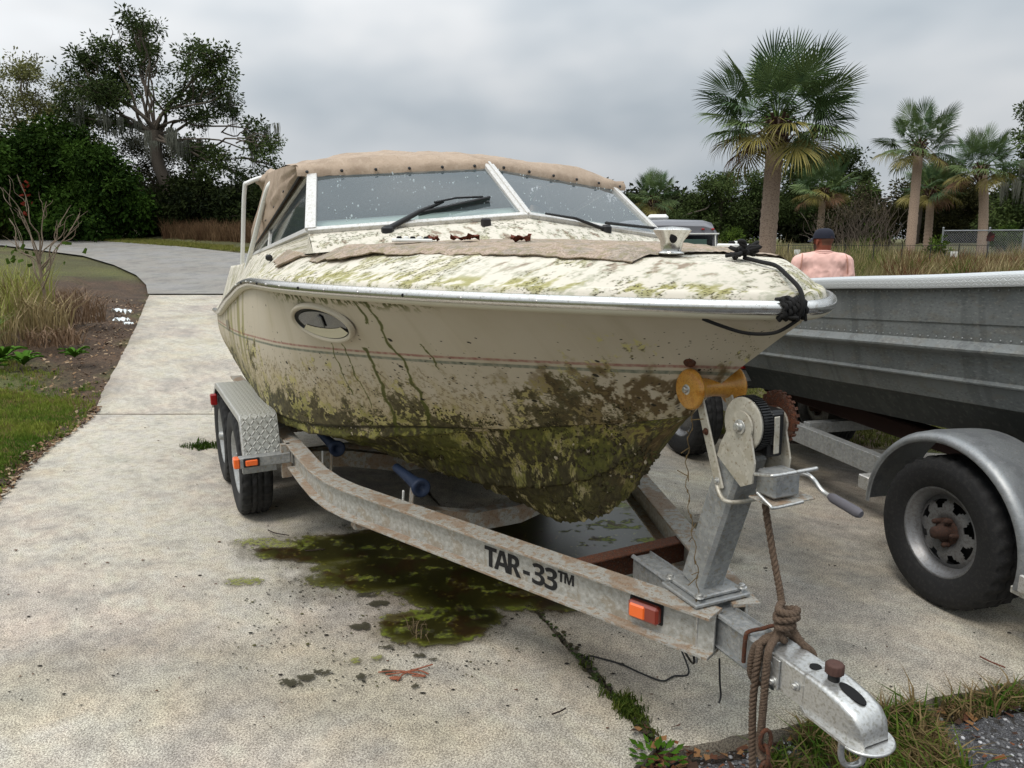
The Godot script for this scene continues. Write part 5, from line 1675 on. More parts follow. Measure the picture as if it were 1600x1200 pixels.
		for k in 33:
			var t := lerpf(-0.20, PI + 0.02, k / 32.0)
			var R := 0.425
			var p := Vector3(0, 0.345 + R * sin(t) * 1.02, R * cos(t) * 1.06)
			var row := PackedVector3Array()
			for q in [[0.79, -0.004], [0.84, 0.0], [0.98, 0.004], [1.040, 0.0], [1.066, -0.012], [1.078, -0.034], [1.070, -0.044]]:
				var n := Vector3(0, sin(t), cos(t))
				row.append(Vector3(q[0] * sd, 0, 0) + p + n * q[1])
			rows.append(row)
		g.grid(rows, false, sd > 0)
		var md := part("mudguard", g, M.mudguard, tr)
		g = G.new()
		g.box(Vector3(0.99 * sd, 0.30, 0.50), Vector3(0.17, 0.075, 0.16), 0.006)
		g.box(Vector3(0.99 * sd, 0.255, 0.46), Vector3(0.14, 0.03, 0.16), 0.004)
		part("lamp_bracket", g, M.alu, md)
		g = G.new(); g.ball(Vector3(1.076 * sd, 0.305, 0.52), Vector3(0.004, 0.011, 0.011), 10, 6)
		part("rivet", g, M.rust, md)
		g = G.new(); g.box(Vector3(0.92 * sd, 0.40, -0.50), Vector3(0.24, 0.07, 0.07), 0.004)
		part("step", g, M.alu, md)
		g = G.new(); g.box(Vector3(0.42 * sd, 0.53, -0.6), Vector3(0.10, 0.10, 3.4), 0.01)
		part("bunk", g, mat(Color(0.17, 0.09, 0.07), 0.95), tr)
	g = G.new(); g.tube([Vector3(-0.95, 0.335, 0), Vector3(0.95, 0.335, 0)], 0.035, 12)
	part("axle", g, M.galv, tr)
	for z in [-2.9, -1.5, 1.1]:
		g = G.new(); g.bar(Vector3(-0.66, 0.41, z), Vector3(0.66, 0.41, z), 0.06, 0.07)
		part("cross_member", g, M.galv, tr)
	wheel(tr, Vector3(0.05, 0.335, -2.30), -1.0, 0.325, 0.20, 0.185, false, true).name = "spare_wheel"

	# another trailer's corner showing behind the bow
	var ut := thing("utility_trailer", "dark trailer corner with a black tyre and red lamp behind the boat's bow", "trailer", Vector3(1.33, 0, -5.45), 0.30)
	wheel(ut, Vector3(0.0, 0.33, 0.0), -1.0, 0.33, 0.20, 0.185, false, true)
	g = G.new(); g.bar(Vector3(-0.05, 0.62, 0.22), Vector3(0.75, 0.62, 0.22), 0.05, 0.08)
	part("frame", g, M.galv, ut)
	g = G.new(); g.box(Vector3(0.30, 0.73, 0.24), Vector3(0.09, 0.11, 0.04), 0.008)
	part("tail_lamp", g, M.red, ut)
	g = G.new(); g.box(Vector3(0.16, 0.74, 0.24), Vector3(0.10, 0.08, 0.03), 0.006)
	part("plate_lamp", g, M.whitepaint, ut)
	g = G.new(); g.bar(Vector3(0.0, 0.60, 0.3), Vector3(0.0, 0.60, -1.6), 0.06, 0.10)
	part("side_rail", g, M.galv, ut)
	build_van()
	build_man()

func build_van() -> void:
	var v := thing("van", "grey van seen from behind with dark rear glass and white roof vent", "van", gv(2.55, 12.6), -0.10)
	v.scale.y = 0.93
	var paintm := mat(Color(0.36, 0.36, 0.38), 0.35); paintm.clearcoat_enabled = true
	# cross sections front to back
	var g := G.new()
	var rows := []
	for q in [[0.0, 1.0, 1.69], [-0.05, 1.0, 1.76], [-0.20, 1.0, 1.80], [-2.6, 1.0, 1.83], [-3.3, 0.97, 1.72], [-3.9, 0.93, 1.15], [-4.7, 0.90, 1.02], [-4.9, 0.85, 0.7]]:
		var row := PackedVector3Array()
		var hw: float = 0.90 * q[1]; var top: float = q[2]
		row.append(Vector3(-hw, 0.35, q[0])); row.append(Vector3(-hw, 1.0 if top > 1.2 else top * 0.9, q[0])); row.append(Vector3(-hw * 0.93, top - 0.16, q[0]))
		for k in 7:
			var t := PI - PI * k / 6.0
			row.append(Vector3(hw * 0.90 * signf(cos(t)) * pow(absf(cos(t)), 0.4), top - 0.14 + 0.14 * pow(sin(t), 0.6) + 0.03 * sin(t), q[0]))
		row.append(Vector3(hw * 0.93, top - 0.16, q[0])); row.append(Vector3(hw, 1.0 if top > 1.2 else top * 0.9, q[0])); row.append(Vector3(hw, 0.35, q[0]))
		rows.append(row)
	g.grid(rows)
	g.fan(rows[0], false)
	part("body", g, paintm, v)
	g = G.new(); g.box(Vector3(0, 1.29, 0.012), Vector3(1.52, 0.50, 0.02), 0.006)
	part("rear_window", g, M.glass_dark, v)
	g = G.new(); g.box(Vector3(0.36, 1.30, 0.020), Vector3(0.62, 0.36, 0.012), 0.003)
	part("window_view", g, mat(Color(0.25, 0.34, 0.31), 0.15), v)
	g = G.new()
	g.bar(Vector3(-0.86, 1.575, 0.03), Vector3(0.86, 1.575, 0.03), 0.04, 0.022)
	for sd in [-1, 1]: g.bar(Vector3(0.80 * sd, 1.57, 0.02), Vector3(0.84 * sd, 1.0, 0.03), 0.02, 0.03, Vector3.BACK)
	part("window_trim", g, M.whitepaint, v)
	for x in [0.30, 0.60, 0.76]:
		g = G.new(); g.box(Vector3(x, 1.655, 0.012), Vector3(0.15 if x < 0.5 else 0.05, 0.035, 0.03), 0.008)
		part("roof_lamp", g, M.red, v)
	g = G.new(); g.box(Vector3(-0.10, 1.87, -0.5), Vector3(0.34, 0.11, 0.40), 0.045)
	part("roof_vent", g, M.whitepaint, v)
	for sd in [-1, 1]:
		g = G.new(); g.box(Vector3(0.82 * sd, 0.85, 0.01), Vector3(0.12, 0.25, 0.04), 0.01)
		part("tail_light", g, M.red, v)
		for z in [-0.8, -3.9]: wheel(v, Vector3(0.78 * sd, 0.33, z), 1.0 * sd, 0.33, 0.2, 0.19, false, false)
		g = G.new(); g.box(Vector3(0.875 * sd, 1.33, -1.5), Vector3(0.02, 0.40, 1.9), 0.004)
		part("side_window", g, M.glass_dark, v)
	g = G.new(); g.box(Vector3(0, 0.42, 0.06), Vector3(1.7, 0.16, 0.14), 0.03)
	part("bumper", g, M.steel, v)

# one continuous skin from tapered capsules joined smoothly (surface nets)
func skin_of(bones: Array, cell: float, blend: float) -> G:
	var lo := Vector3.ONE * 1e9; var hi := -lo
	for b in bones:
		for k in 2:
			var p: Vector3 = b[k]; var r: float = b[2 + k] * (b[4] if b.size() > 4 else 1.0)
			r = maxf(r, b[2 + k])
			lo = lo.min(p - Vector3.ONE * (r + cell * 2)); hi = hi.max(p + Vector3.ONE * (r + cell * 2))
	var n := Vector3i(((hi - lo) / cell).ceil()) + Vector3i.ONE
	var f := PackedFloat32Array()
	f.resize(n.x * n.y * n.z); f.fill(1.0)
	for b in bones:
		var A: Vector3 = b[0]; var B: Vector3 = b[1]
		var sq: float = b[4] if b.size() > 4 else 1.0     # widening across x
		var m := maxf(b[2], b[3]) * maxf(1.0, sq) + blend + cell * 2
		var i0 := Vector3i(((A.min(B) - Vector3.ONE * m - lo) / cell).floor()).clamp(Vector3i.ZERO, n - Vector3i.ONE)
		var i1 := Vector3i(((A.max(B) + Vector3.ONE * m - lo) / cell).ceil()).clamp(Vector3i.ZERO, n - Vector3i.ONE)
		var d := B - A
		var dx := Vector3(d.x / sq, d.y, d.z)
		var dd := maxf(dx.length_squared(), 1e-9)
		for z in range(i0.z, i1.z + 1):
			for y in range(i0.y, i1.y + 1):
				for x in range(i0.x, i1.x + 1):
					var p := lo + Vector3(x, y, z) * cell - A
					p.x /= sq
					var t := clampf(p.dot(dx) / dd, 0.0, 1.0)
					var v := (p - dx * t).length() - lerpf(b[2], b[3], t)
					var k := (z * n.y + y) * n.x + x
					var o := f[k]
					var h := clampf(0.5 + 0.5 * (o - v) / blend, 0.0, 1.0)
					f[k] = lerpf(o, v, h) - blend * h * (1.0 - h)
	var g := G.new()
	var id := {}
	for z in n.z - 1:
		for y in n.y - 1:
			for x in n.x - 1:
				var k := (z * n.y + y) * n.x + x
				var first := f[k] < 0.0
				var mixed := false
				for e in 8:
					if (f[k + (e & 1) + ((e >> 1) & 1) * n.x + (e >> 2) * n.x * n.y] < 0.0) != first: mixed = true
				if not mixed: continue
				var s := Vector3.ZERO; var cnt := 0
				for e in 8:
					for ax in 3:
						if e & (1 << ax): continue
						var e2 := e | (1 << ax)
						var va := f[k + (e & 1) + ((e >> 1) & 1) * n.x + (e >> 2) * n.x * n.y]
						var vb := f[k + (e2 & 1) + ((e2 >> 1) & 1) * n.x + (e2 >> 2) * n.x * n.y]
						if (va < 0.0) != (vb < 0.0):
							var pa := Vector3(e & 1, (e >> 1) & 1, e >> 2); var pb := Vector3(e2 & 1, (e2 >> 1) & 1, e2 >> 2)
							s += pa.lerp(pb, va / (va - vb)); cnt += 1
				id[k] = g.add(lo + (Vector3(x, y, z) + s / cnt) * cell)
	var st := [1, n.x, n.x * n.y]
	for k in id:
		for ax in 3:
			var u: int = st[(ax + 1) % 3]; var w: int = st[(ax + 2) % 3]
			if not (id.has(k - u) and id.has(k - w) and id.has(k - u - w)): continue
			var ina: bool = f[k] < 0.0
			var inb: bool = f[k + st[ax]] < 0.0
			if ina == inb: continue
			var q := [id[k], id[k - u], id[k - u - w], id[k - w]]
			if inb: q.reverse()
			for e in [0, 2, 1, 0, 3, 2]: g.ix.append(q[e])
	return g

func build_man() -> void:
	var o := thing("person", "heavy man in a pink shirt and navy cap walking away behind the grey boat", "person", Vector3(3.06, 0, -7.45), -0.15)
	# local -z is the way he walks; seen from behind
	var b := [
		[Vector3(0, 1.02, 0), Vector3(0, 1.22, -0.01), 0.150, 0.155, 1.32], [Vector3(0, 1.22, -0.01), Vector3(0, 1.36, 0.0), 0.150, 0.120, 1.5],
		[Vector3(-0.16, 1.375, 0.01), Vector3(0.16, 1.375, 0.01), 0.085, 0.085], [Vector3(0, 1.36, 0.01), Vector3(0, 1.47, 0.0), 0.09, 0.066],
		[Vector3(-0.21, 1.36, 0.01), Vector3(-0.27, 1.10, 0.03), 0.075, 0.058], [Vector3(0.21, 1.36, 0.01), Vector3(0.27, 1.10, 0.02), 0.075, 0.058],
		[Vector3(-0.27, 1.10, 0.03), Vector3(-0.26, 0.86, -0.06), 0.050, 0.036], [Vector3(0.27, 1.10, 0.02), Vector3(0.27, 0.86, -0.04), 0.050, 0.036],
		[Vector3(0, 0.94, 0), Vector3(0, 1.02, 0), 0.15, 0.15, 1.25],
		[Vector3(-0.10, 0.90, 0), Vector3(-0.11, 0.50, -0.06), 0.098, 0.066], [Vector3(0.10, 0.90, 0), Vector3(0.11, 0.50, 0.06), 0.098, 0.066],
		[Vector3(-0.11, 0.50, -0.06), Vector3(-0.11, 0.09, -0.10), 0.064, 0.042], [Vector3(0.11, 0.50, 0.06), Vector3(0.11, 0.09, 0.16), 0.064, 0.042],
		[Vector3(-0.11, 0.05, -0.08), Vector3(-0.12, 0.04, -0.26), 0.046, 0.036], [Vector3(0.11, 0.06, 0.17), Vector3(0.12, 0.035, 0.02), 0.046, 0.036]]
	for sd in [-1, 1]:
		var h := Vector3(-0.26, 0.86, -0.06) if sd < 0 else Vector3(0.27, 0.86, -0.04)
		b.append([h, h + Vector3(0, -0.08, -0.01), 0.034, 0.036])
		for k in 4: b.append([h + Vector3(0, -0.08, -0.035 + 0.022 * k), h + Vector3(-0.008 * sd, -0.155 + 0.008 * absf(k - 1.5), -0.04 + 0.02 * k), 0.011, 0.009])
		b.append([h + Vector3(0, -0.03, -0.035), h + Vector3(-0.01 * sd, -0.10, -0.06), 0.012, 0.010])
	var g := skin_of(b, 0.016, 0.030)
	# paint: shirt, trousers, skin
	var cols := PackedColorArray()
	var n := noise(111, 9.0, 3)
	for i in g.v.size():
		var p := g.v[i]
		var c := lin(0.88, 0.71, 0.665)
		var fold := n.get_noise_3d(p.x * 1.4, p.y * 0.5, p.z)
		if p.y > 0.95 and (p.y < 1.455 or Vector2(p.x, p.z).length() > 0.084) and not (absf(p.x) > 0.235 and p.y < 1.12):
			var f2 := n.get_noise_3d(p.x * 2.2 + p.y * 1.2, p.y * 0.8 - p.x, p.z + 5.0)
			f2 += 1.1 * sin(p.x * 34.0 + 5.0 * fold + p.y * 9.0) * smoothstep(1.42, 1.25, p.y)
			g.v[i] += Vector3(signf(p.x) * 0.006 + 0.006 * fold, 0.004 * f2, signf(p.z) * 0.006 + 0.014 * fold + 0.008 * f2)
		elif p.y <= 0.95 and absf(p.x) < 0.235: c = lin(0.25, 0.26, 0.30) if p.y > 0.09 else lin(0.12, 0.10, 0.09)
		else: c = lin(0.50, 0.29, 0.22)
		cols.append(c)
	g.col = cols
	part("body", g, M.matte, o, true)
	g = G.new()
	for sd in [-1, 1]: g.tube(curve([Vector3(0.19 * sd, 1.452, 0.0), Vector3(0.205 * sd, 1.43, 0.075), Vector3(0.215 * sd, 1.36, 0.105), Vector3(0.222 * sd, 1.26, 0.095)], 12), 0.006, 5)
	part("sleeve_seam", g, mat(Color(0.72, 0.53, 0.46), 0.95), o)
	# head turned to the left
	var hd := Node3D.new(); hd.name = "head"; hd.position = Vector3(0.0, 1.50, -0.01); hd.rotation.y = 0.55; o.add_child(hd)
	b = [[Vector3(0, 0.105, 0.02), Vector3(0, 0.11, -0.02), 0.088, 0.084, 0.92], [Vector3(0, 0.03, 0.015), Vector3(0, 0.02, -0.05), 0.068, 0.05, 0.95], [Vector3(0, -0.06, 0.02), Vector3(0, 0.04, 0.01), 0.064, 0.06],
		[Vector3(0, 0.075, -0.09), Vector3(0, 0.05, -0.112), 0.010, 0.013], [Vector3(-0.083, 0.075, 0.01), Vector3(-0.086, 0.04, 0.006), 0.016, 0.011, 0.6], [Vector3(0.083, 0.075, 0.01), Vector3(0.086, 0.04, 0.006), 0.016, 0.011, 0.6],
		[Vector3(-0.02, 0.014, -0.085), Vector3(0.02, 0.014, -0.085), 0.009, 0.009], [Vector3(0, -0.02, -0.07), Vector3(0, -0.015, -0.075), 0.022, 0.02]]
	g = skin_of(b, 0.006, 0.018)
	cols = PackedColorArray()
	for i in g.v.size():
		var p := g.v[i]
		var c := lin(0.49, 0.27, 0.20)
		if p.y < 0.045 and p.z < -0.025: c = lin(0.30, 0.22, 0.18)           # beard
		if p.y > 0.03 and p.y < 0.10 and p.z > 0.05: c = lin(0.40, 0.27, 0.21)  # cropped hair
		cols.append(c)
	g.col = cols
	part("face", g, M.matte, hd, true)
	g = G.new()
	var dark := mat(Color(0.06, 0.05, 0.05), 0.4)
	for x in [-0.035, 0.035]: g.ball(Vector3(x, 0.085, -0.089), Vector3(0.012, 0.008, 0.008), 8, 6)
	part("eyes", g, dark, hd)
	var navy := mat(Color(0.055, 0.07, 0.14), 0.85)
	g = G.new()
	var rows := []
	for i in 9:
		var t := i / 8.0 * PI / 2
		var row := PackedVector3Array()
		for k in 28:
			var a := TAU * k / 28
			row.append(Vector3(0.093 * cos(a) * pow(cos(t), 0.6), 0.098 + 0.098 * sin(t), 0.003 + 0.106 * sin(a) * pow(cos(t), 0.6)))
		rows.append(row)
	g.grid(rows, true)
	g.tube(range(25).map(func(k): return Vector3(0.093 * cos(TAU * k / 24), 0.10, 0.003 + 0.106 * sin(TAU * k / 24))), 0.004, 6, false)
	var cap := part("cap", g, navy, hd)
	g = G.new()
	rows = []
	for i in 5:
		var row := PackedVector3Array()
		for k in 13:
			var a := PI + PI * (0.10 + 0.80 * k / 12.0)
			var r := 1.0 + 0.19 * i
			row.append(Vector3(0.090 * cos(a) * (1.0 + 0.06 * i), 0.105 - 0.006 * i - 0.02 * absf(cos(a)) * i / 4.0, 0.003 + 0.100 * sin(a) * r))
		rows.append(row)
	g.grid(rows)
	part("peak", g, navy, cap)
	g = G.new(); g.ball(Vector3(0, 0.197, 0.003), Vector3(0.008, 0.004, 0.008), 8, 4)
	part("button", g, navy, cap)
	# collar
	g = G.new()
	var ring := []
	for k in 25: ring.append(Vector3(0.082 * cos(TAU * k / 24), 1.445 + 0.012 * sin(TAU * k / 24), 0.005 + 0.078 * sin(TAU * k / 24)))
	g.tube(ring, 0.014, 8, false)
	for i in ring.size(): ring[i] = ring[i] * Vector3(0.94, 1, 0.94) + Vector3(0, 0.018, 0)
	g.tube(ring, 0.012, 8, false)
	part("collar", g, mat(Color(0.84, 0.665, 0.62), 0.95), o)

# ---------- plants
func leaf_spray(n: int, r: float, ll: float, lw: float, sd: int) -> ArrayMesh:      # a tuft of separate leaves
	var k := RandomNumberGenerator.new(); k.seed = sd
	var g := G.new()
	for i in n:
		var d := Vector3(k.randfn(), k.randfn() * 0.8 + 0.2, k.randfn()).normalized()
		var o := d * r * pow(k.randf(), 0.5)
		var side := d.cross(Vector3(k.randfn(), k.randfn(), k.randfn())).normalized()
		var L := ll * k.randf_range(0.7, 1.3); var w := lw * k.randf_range(0.7, 1.2)
		var t := k.randf_range(0.75, 1.15)
		g.tint = Color(t, t, t * 0.95)
		var dd := (d + Vector3(0, -0.3, 0)).normalized()
		var m := o + dd * L * 0.5 + d.cross(side) * w * 0.25
		g.tri(o, m + side * w * 0.5, o + dd * L); g.tri(o, o + dd * L, m - side * w * 0.5)
	return g.mesh(true)

func blades(n: int, spread: float, hgt: float, w: float, lean: float, sd: int) -> ArrayMesh:   # a tussock
	var k := RandomNumberGenerator.new(); k.seed = sd
	var g := G.new()
	for i in n:
		var a := k.randf() * TAU
		var o := Vector3(cos(a), 0, sin(a)) * spread * sqrt(k.randf())
		var b := k.randf() * TAU
		var d := Vector3(cos(b), 0, sin(b)) * lean * k.randf_range(0.3, 1.0)
		var h := hgt * k.randf_range(0.55, 1.0)
		var s := Vector3(-sin(b), 0, cos(b)) * w * 0.5
		if k.randf() < 0.5: s = Vector3(cos(b), 0, sin(b)) * w * 0.5
		var m := o + Vector3(0, h * 0.55, 0) + d * h * 0.30
		var t := o + Vector3(0, h * (1.0 - 0.3 * lean), 0) + d * h
		var q := k.randf_range(0.75, 1.2)
		g.tint = Color(q, q, q)
		g.tri(o - s, m - s * 0.8, o + s); g.tri(o + s, m - s * 0.8, m + s * 0.8); g.tri(m - s * 0.8, t, m + s * 0.8)
	return g.mesh(true)

func crown(parent: Node, called: String, clumps: Array, mesh: Mesh, dens: float, size: float, c0: Color, c1: Color, kind_ := "", hollow := 0.35) -> void:
	var xf := []; var cl := []
	for c in clumps:
		var p: Vector3 = c[0]; var r: float = c[1]
		var n := int(dens * r * r)
		var shade := rn(0.72, 1.22)
		var subs := []
		for m in 7:
			var dd := Vector3(rng.randfn(), rng.randfn() * 0.8, rng.randfn()).normalized()
			subs.append([dd * r * rn(0.25, 0.95), r * rn(0.28, 0.52), rn(0.82, 1.18)])
		for i in n:
			var d := Vector3(rng.randfn(), rng.randfn(), rng.randfn()).normalized()
			var q := d * r * lerpf(hollow, 1.08, pow(rng.randf(), 0.6))
			var tone := shade
			if hollow < 0.38 and i % 6:
				var sb: Array = subs[i % 7]
				q = sb[0] + d * sb[1] * pow(rng.randf(), 0.5)
				tone *= sb[2]
			q.y *= 0.78
			var s := size * rn(0.7, 1.3)
			xf.append(Transform3D(Basis.from_euler(Vector3(rn(-0.5, 0.5), rn(0, TAU), rn(-0.5, 0.5))).scaled(Vector3.ONE * s), p + q))
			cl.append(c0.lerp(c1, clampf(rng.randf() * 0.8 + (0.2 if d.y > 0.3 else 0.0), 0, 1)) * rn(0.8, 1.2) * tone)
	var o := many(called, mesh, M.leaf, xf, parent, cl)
	if kind_ != "": kind(o, kind_)

func limb(g: G, a: Vector3, b: Vector3, ra: float, rb: float, wig: float) -> void:
	var pts := [a]
	var n := 4
	for i in range(1, n): pts.append(a.lerp(b, float(i) / n) + Vector3(rn(-1, 1), rn(-0.6, 0.8), rn(-1, 1)) * wig * (a - b).length())
	pts.append(b)
	var p := curve(pts, 10)
	var rr := []
	for i in p.size(): rr.append(lerpf(ra, rb, float(i) / (p.size() - 1)))
	g.tube(p, rr, 7, false)

func tree(called: String, label: String, cat: String, at: Vector3, fork: Vector3, tr: float, clumps: Array, mesh: Mesh, dens: float, size: float, c0: Color, c1: Color, group := "", hollow := 0.35, twigs := 3) -> Node3D:
	var o := thing(called, label, cat, at, 0.0, group)
	var g := G.new()
	limb(g, Vector3(0, -0.3, 0), fork, tr, tr * 0.72, 0.04)
	for c in clumps:
		var p: Vector3 = c[0]
		if p.y < fork.y * 0.4: continue
		limb(g, fork + Vector3(0, rn(-0.1, 0.05) * fork.y, 0), p, tr * 0.30 * clampf(c[1] / 1.2, 0.4, 1.0), tr * 0.07, 0.10)
		for t in twigs:
			limb(g, p.lerp(fork, rn(0.0, 0.35)), p + Vector3(rn(-1, 1), rn(-0.4, 0.8), rn(-1, 1)) * c[1] * 0.9, tr * 0.10, tr * 0.03, 0.12)
	part("trunk", g, M.bark, o)
	crown(o, "crown", clumps, mesh, dens, size, c0, c1, "stuff", hollow)
	return o

func moss_mesh(sd: int) -> ArrayMesh:
	var k := RandomNumberGenerator.new(); k.seed = sd
	var g := G.new()
	for i in 22:
		var x := k.randfn() * 0.10; var z := k.randfn() * 0.10; var L := k.randf_range(0.25, 1.0) * k.randf_range(0.5, 1.3)
		var p := []
		for j in 5: p.append(Vector3(x + k.randf_range(-0.03, 0.03), -L * j / 4.0, z + k.randf_range(-0.03, 0.03)))
		g.tube(p, [0.010, 0.016, 0.013, 0.009, 0.003], 4, false)
	return g.mesh()

func hang_moss(parent: Node, pts: Array, n: int, sp_: float) -> void:
	var xf := []
	for p in pts:
		for i in n: xf.append(Transform3D(Basis(Vector3.UP, rn(0, TAU)).scaled(Vector3(0.8, rn(0.4, 1.6), 0.8)), p + Vector3(rn(-1, 1), rn(-0.5, 0.5), rn(-1, 1)) * sp_))
	kind(many("hanging_moss", moss_mesh(5), mat(Color(0.40, 0.405, 0.36), 1.0), xf, parent), "stuff")

# ---- palms
func frond_mesh(sd: int, droop: float) -> ArrayMesh:
	var k := RandomNumberGenerator.new(); k.seed = sd
	var g := G.new()
	var stem := []
	for i in 6: stem.append(Vector3(0, -0.05 * droop * pow(i / 5.0, 2.0), i / 5.0 * 1.02))
	g.tint = Color(0.9, 0.95, 0.6)
	g.tube(stem, [0.022, 0.016, 0.012, 0.010, 0.009, 0.008], 5, false)
	var hub: Vector3 = stem[5]
	var n := 46
	for i in n:
		var t := (i + 0.5) / n
		var a := lerpf(-2.35, 2.35, t) + k.randf_range(-0.02, 0.02)
		var L := (0.50 + 0.34 * cos(a * 0.62)) * k.randf_range(0.90, 1.08)
		var o := hub + Vector3(0, -0.015, 0.20 * maxf(0.0, cos(a)) * (1.0 - absf(a) / 2.6))
		var d := Vector3(sin(a), 0.20 - 0.10 * absf(a), cos(a)).normalized()
		var s := Vector3(cos(a), 0, -sin(a))
		var q := k.randf_range(0.72, 1.15)
		g.tint = Color(q, q, q)
		var sag := droop * k.randf_range(0.7, 1.4)
		var p1 := o + d * L * 0.5 + Vector3(0, -0.06 * sag, 0)
		var p2 := o + d * L * 0.78 + Vector3(0, -0.17 * sag, 0)
		var p3 := o + d * L * 0.97 + Vector3(0, -0.36 * sag, 0)
		var w1 := 0.019; var w2 := 0.011
		var up := Vector3(0, 0.012, 0)
		g.tri(o, p1 - s * w1 + up, p1); g.tri(o, p1, p1 + s * w1 + up)
		g.tri(p1 - s * w1 + up, p2 - s * w2, p1); g.tri(p1, p2 - s * w2, p2); g.tri(p1, p2, p2 + s * w2); g.tri(p1, p2 + s * w2, p1 + s * w1 + up)
		g.tri(p2 - s * w2, p3, p2 + s * w2)
	return g.mesh(true)

func palm(label: String, at: Vector3, hgt: float, lean: Vector3, tr: float, R: float, n: int, old: float, turn: float) -> void:
	var o := thing("palm_tree", label, "palm tree", at, turn, "cabbage palms on the right")
	var g := G.new()
	var rows := []
	var m := 60
	for i in m + 1:
		var t := float(i) / m
		var row := PackedVector3Array()
		var r := tr * (1.0 + 0.10 * (1.0 - t) * (1.0 - t)) * (1.0 + 0.035 * sin(t * hgt * 38.0) + 0.02 * sin(t * hgt * 95.0))
		for k in 18: row.append(Vector3(0, t * hgt, 0) + lean * t * t + Vector3(cos(TAU * k / 18), 0, sin(TAU * k / 18)) * r * (1.0 + 0.03 * sin(k * 5.0 + i * 2.0)))
		rows.append(row)
	g.grid(rows, true, true)
	part("trunk", g, M.palm_bark, o)
	var top := Vector3(0, hgt, 0) + lean
	# old leaf bases under the crown
	g = G.new()
	for k in 46:
		var a := k * 2.39996; var y := -0.62 + 0.62 * k / 46.0
		var d := Vector3(cos(a), 0, sin(a))
		var p := top + Vector3(0, y, 0) + d * tr * 0.95
		g.bar(p - Vector3(0, 0.05, 0), p + d * rn(0.10, 0.20) + Vector3(0, rn(0.10, 0.22), 0), 0.07, 0.025, d, 0.006)
	part("leaf_bases", g, M.boots, o)
	for k in n:
		var t := (k + 0.5) / n                        # 0 youngest (upright) .. 1 oldest (hanging)
		var el := lerpf(1.30, -0.72, pow(t, 0.9)) + rn(-0.16, 0.16)
		var az := k * 2.39996 + rn(-0.25, 0.25)
		var dead := t > 1.0 - old and rng.randf() < 0.75
		var mm: Mesh = M.fronds[(1 if t > 0.35 else 0) + (1 if t > 0.7 else 0)]
		var f := obj("frond", mm, M.frond_dead if dead and t > 0.94 else M.frond_yellow if dead or (t > 0.74 and rng.randf() < 0.5) else M.frond_mats[k % 3], o)
		var s := R / 1.75 * rn(0.88, 1.12)
		f.transform = Transform3D(Basis(Vector3.UP, az) * Basis(Vector3.RIGHT, -el) * Basis(Vector3.BACK, rn(-0.6, 0.6)), top + Vector3(sin(az), 0, cos(az)) * 0.06).scaled_local(Vector3.ONE * s)

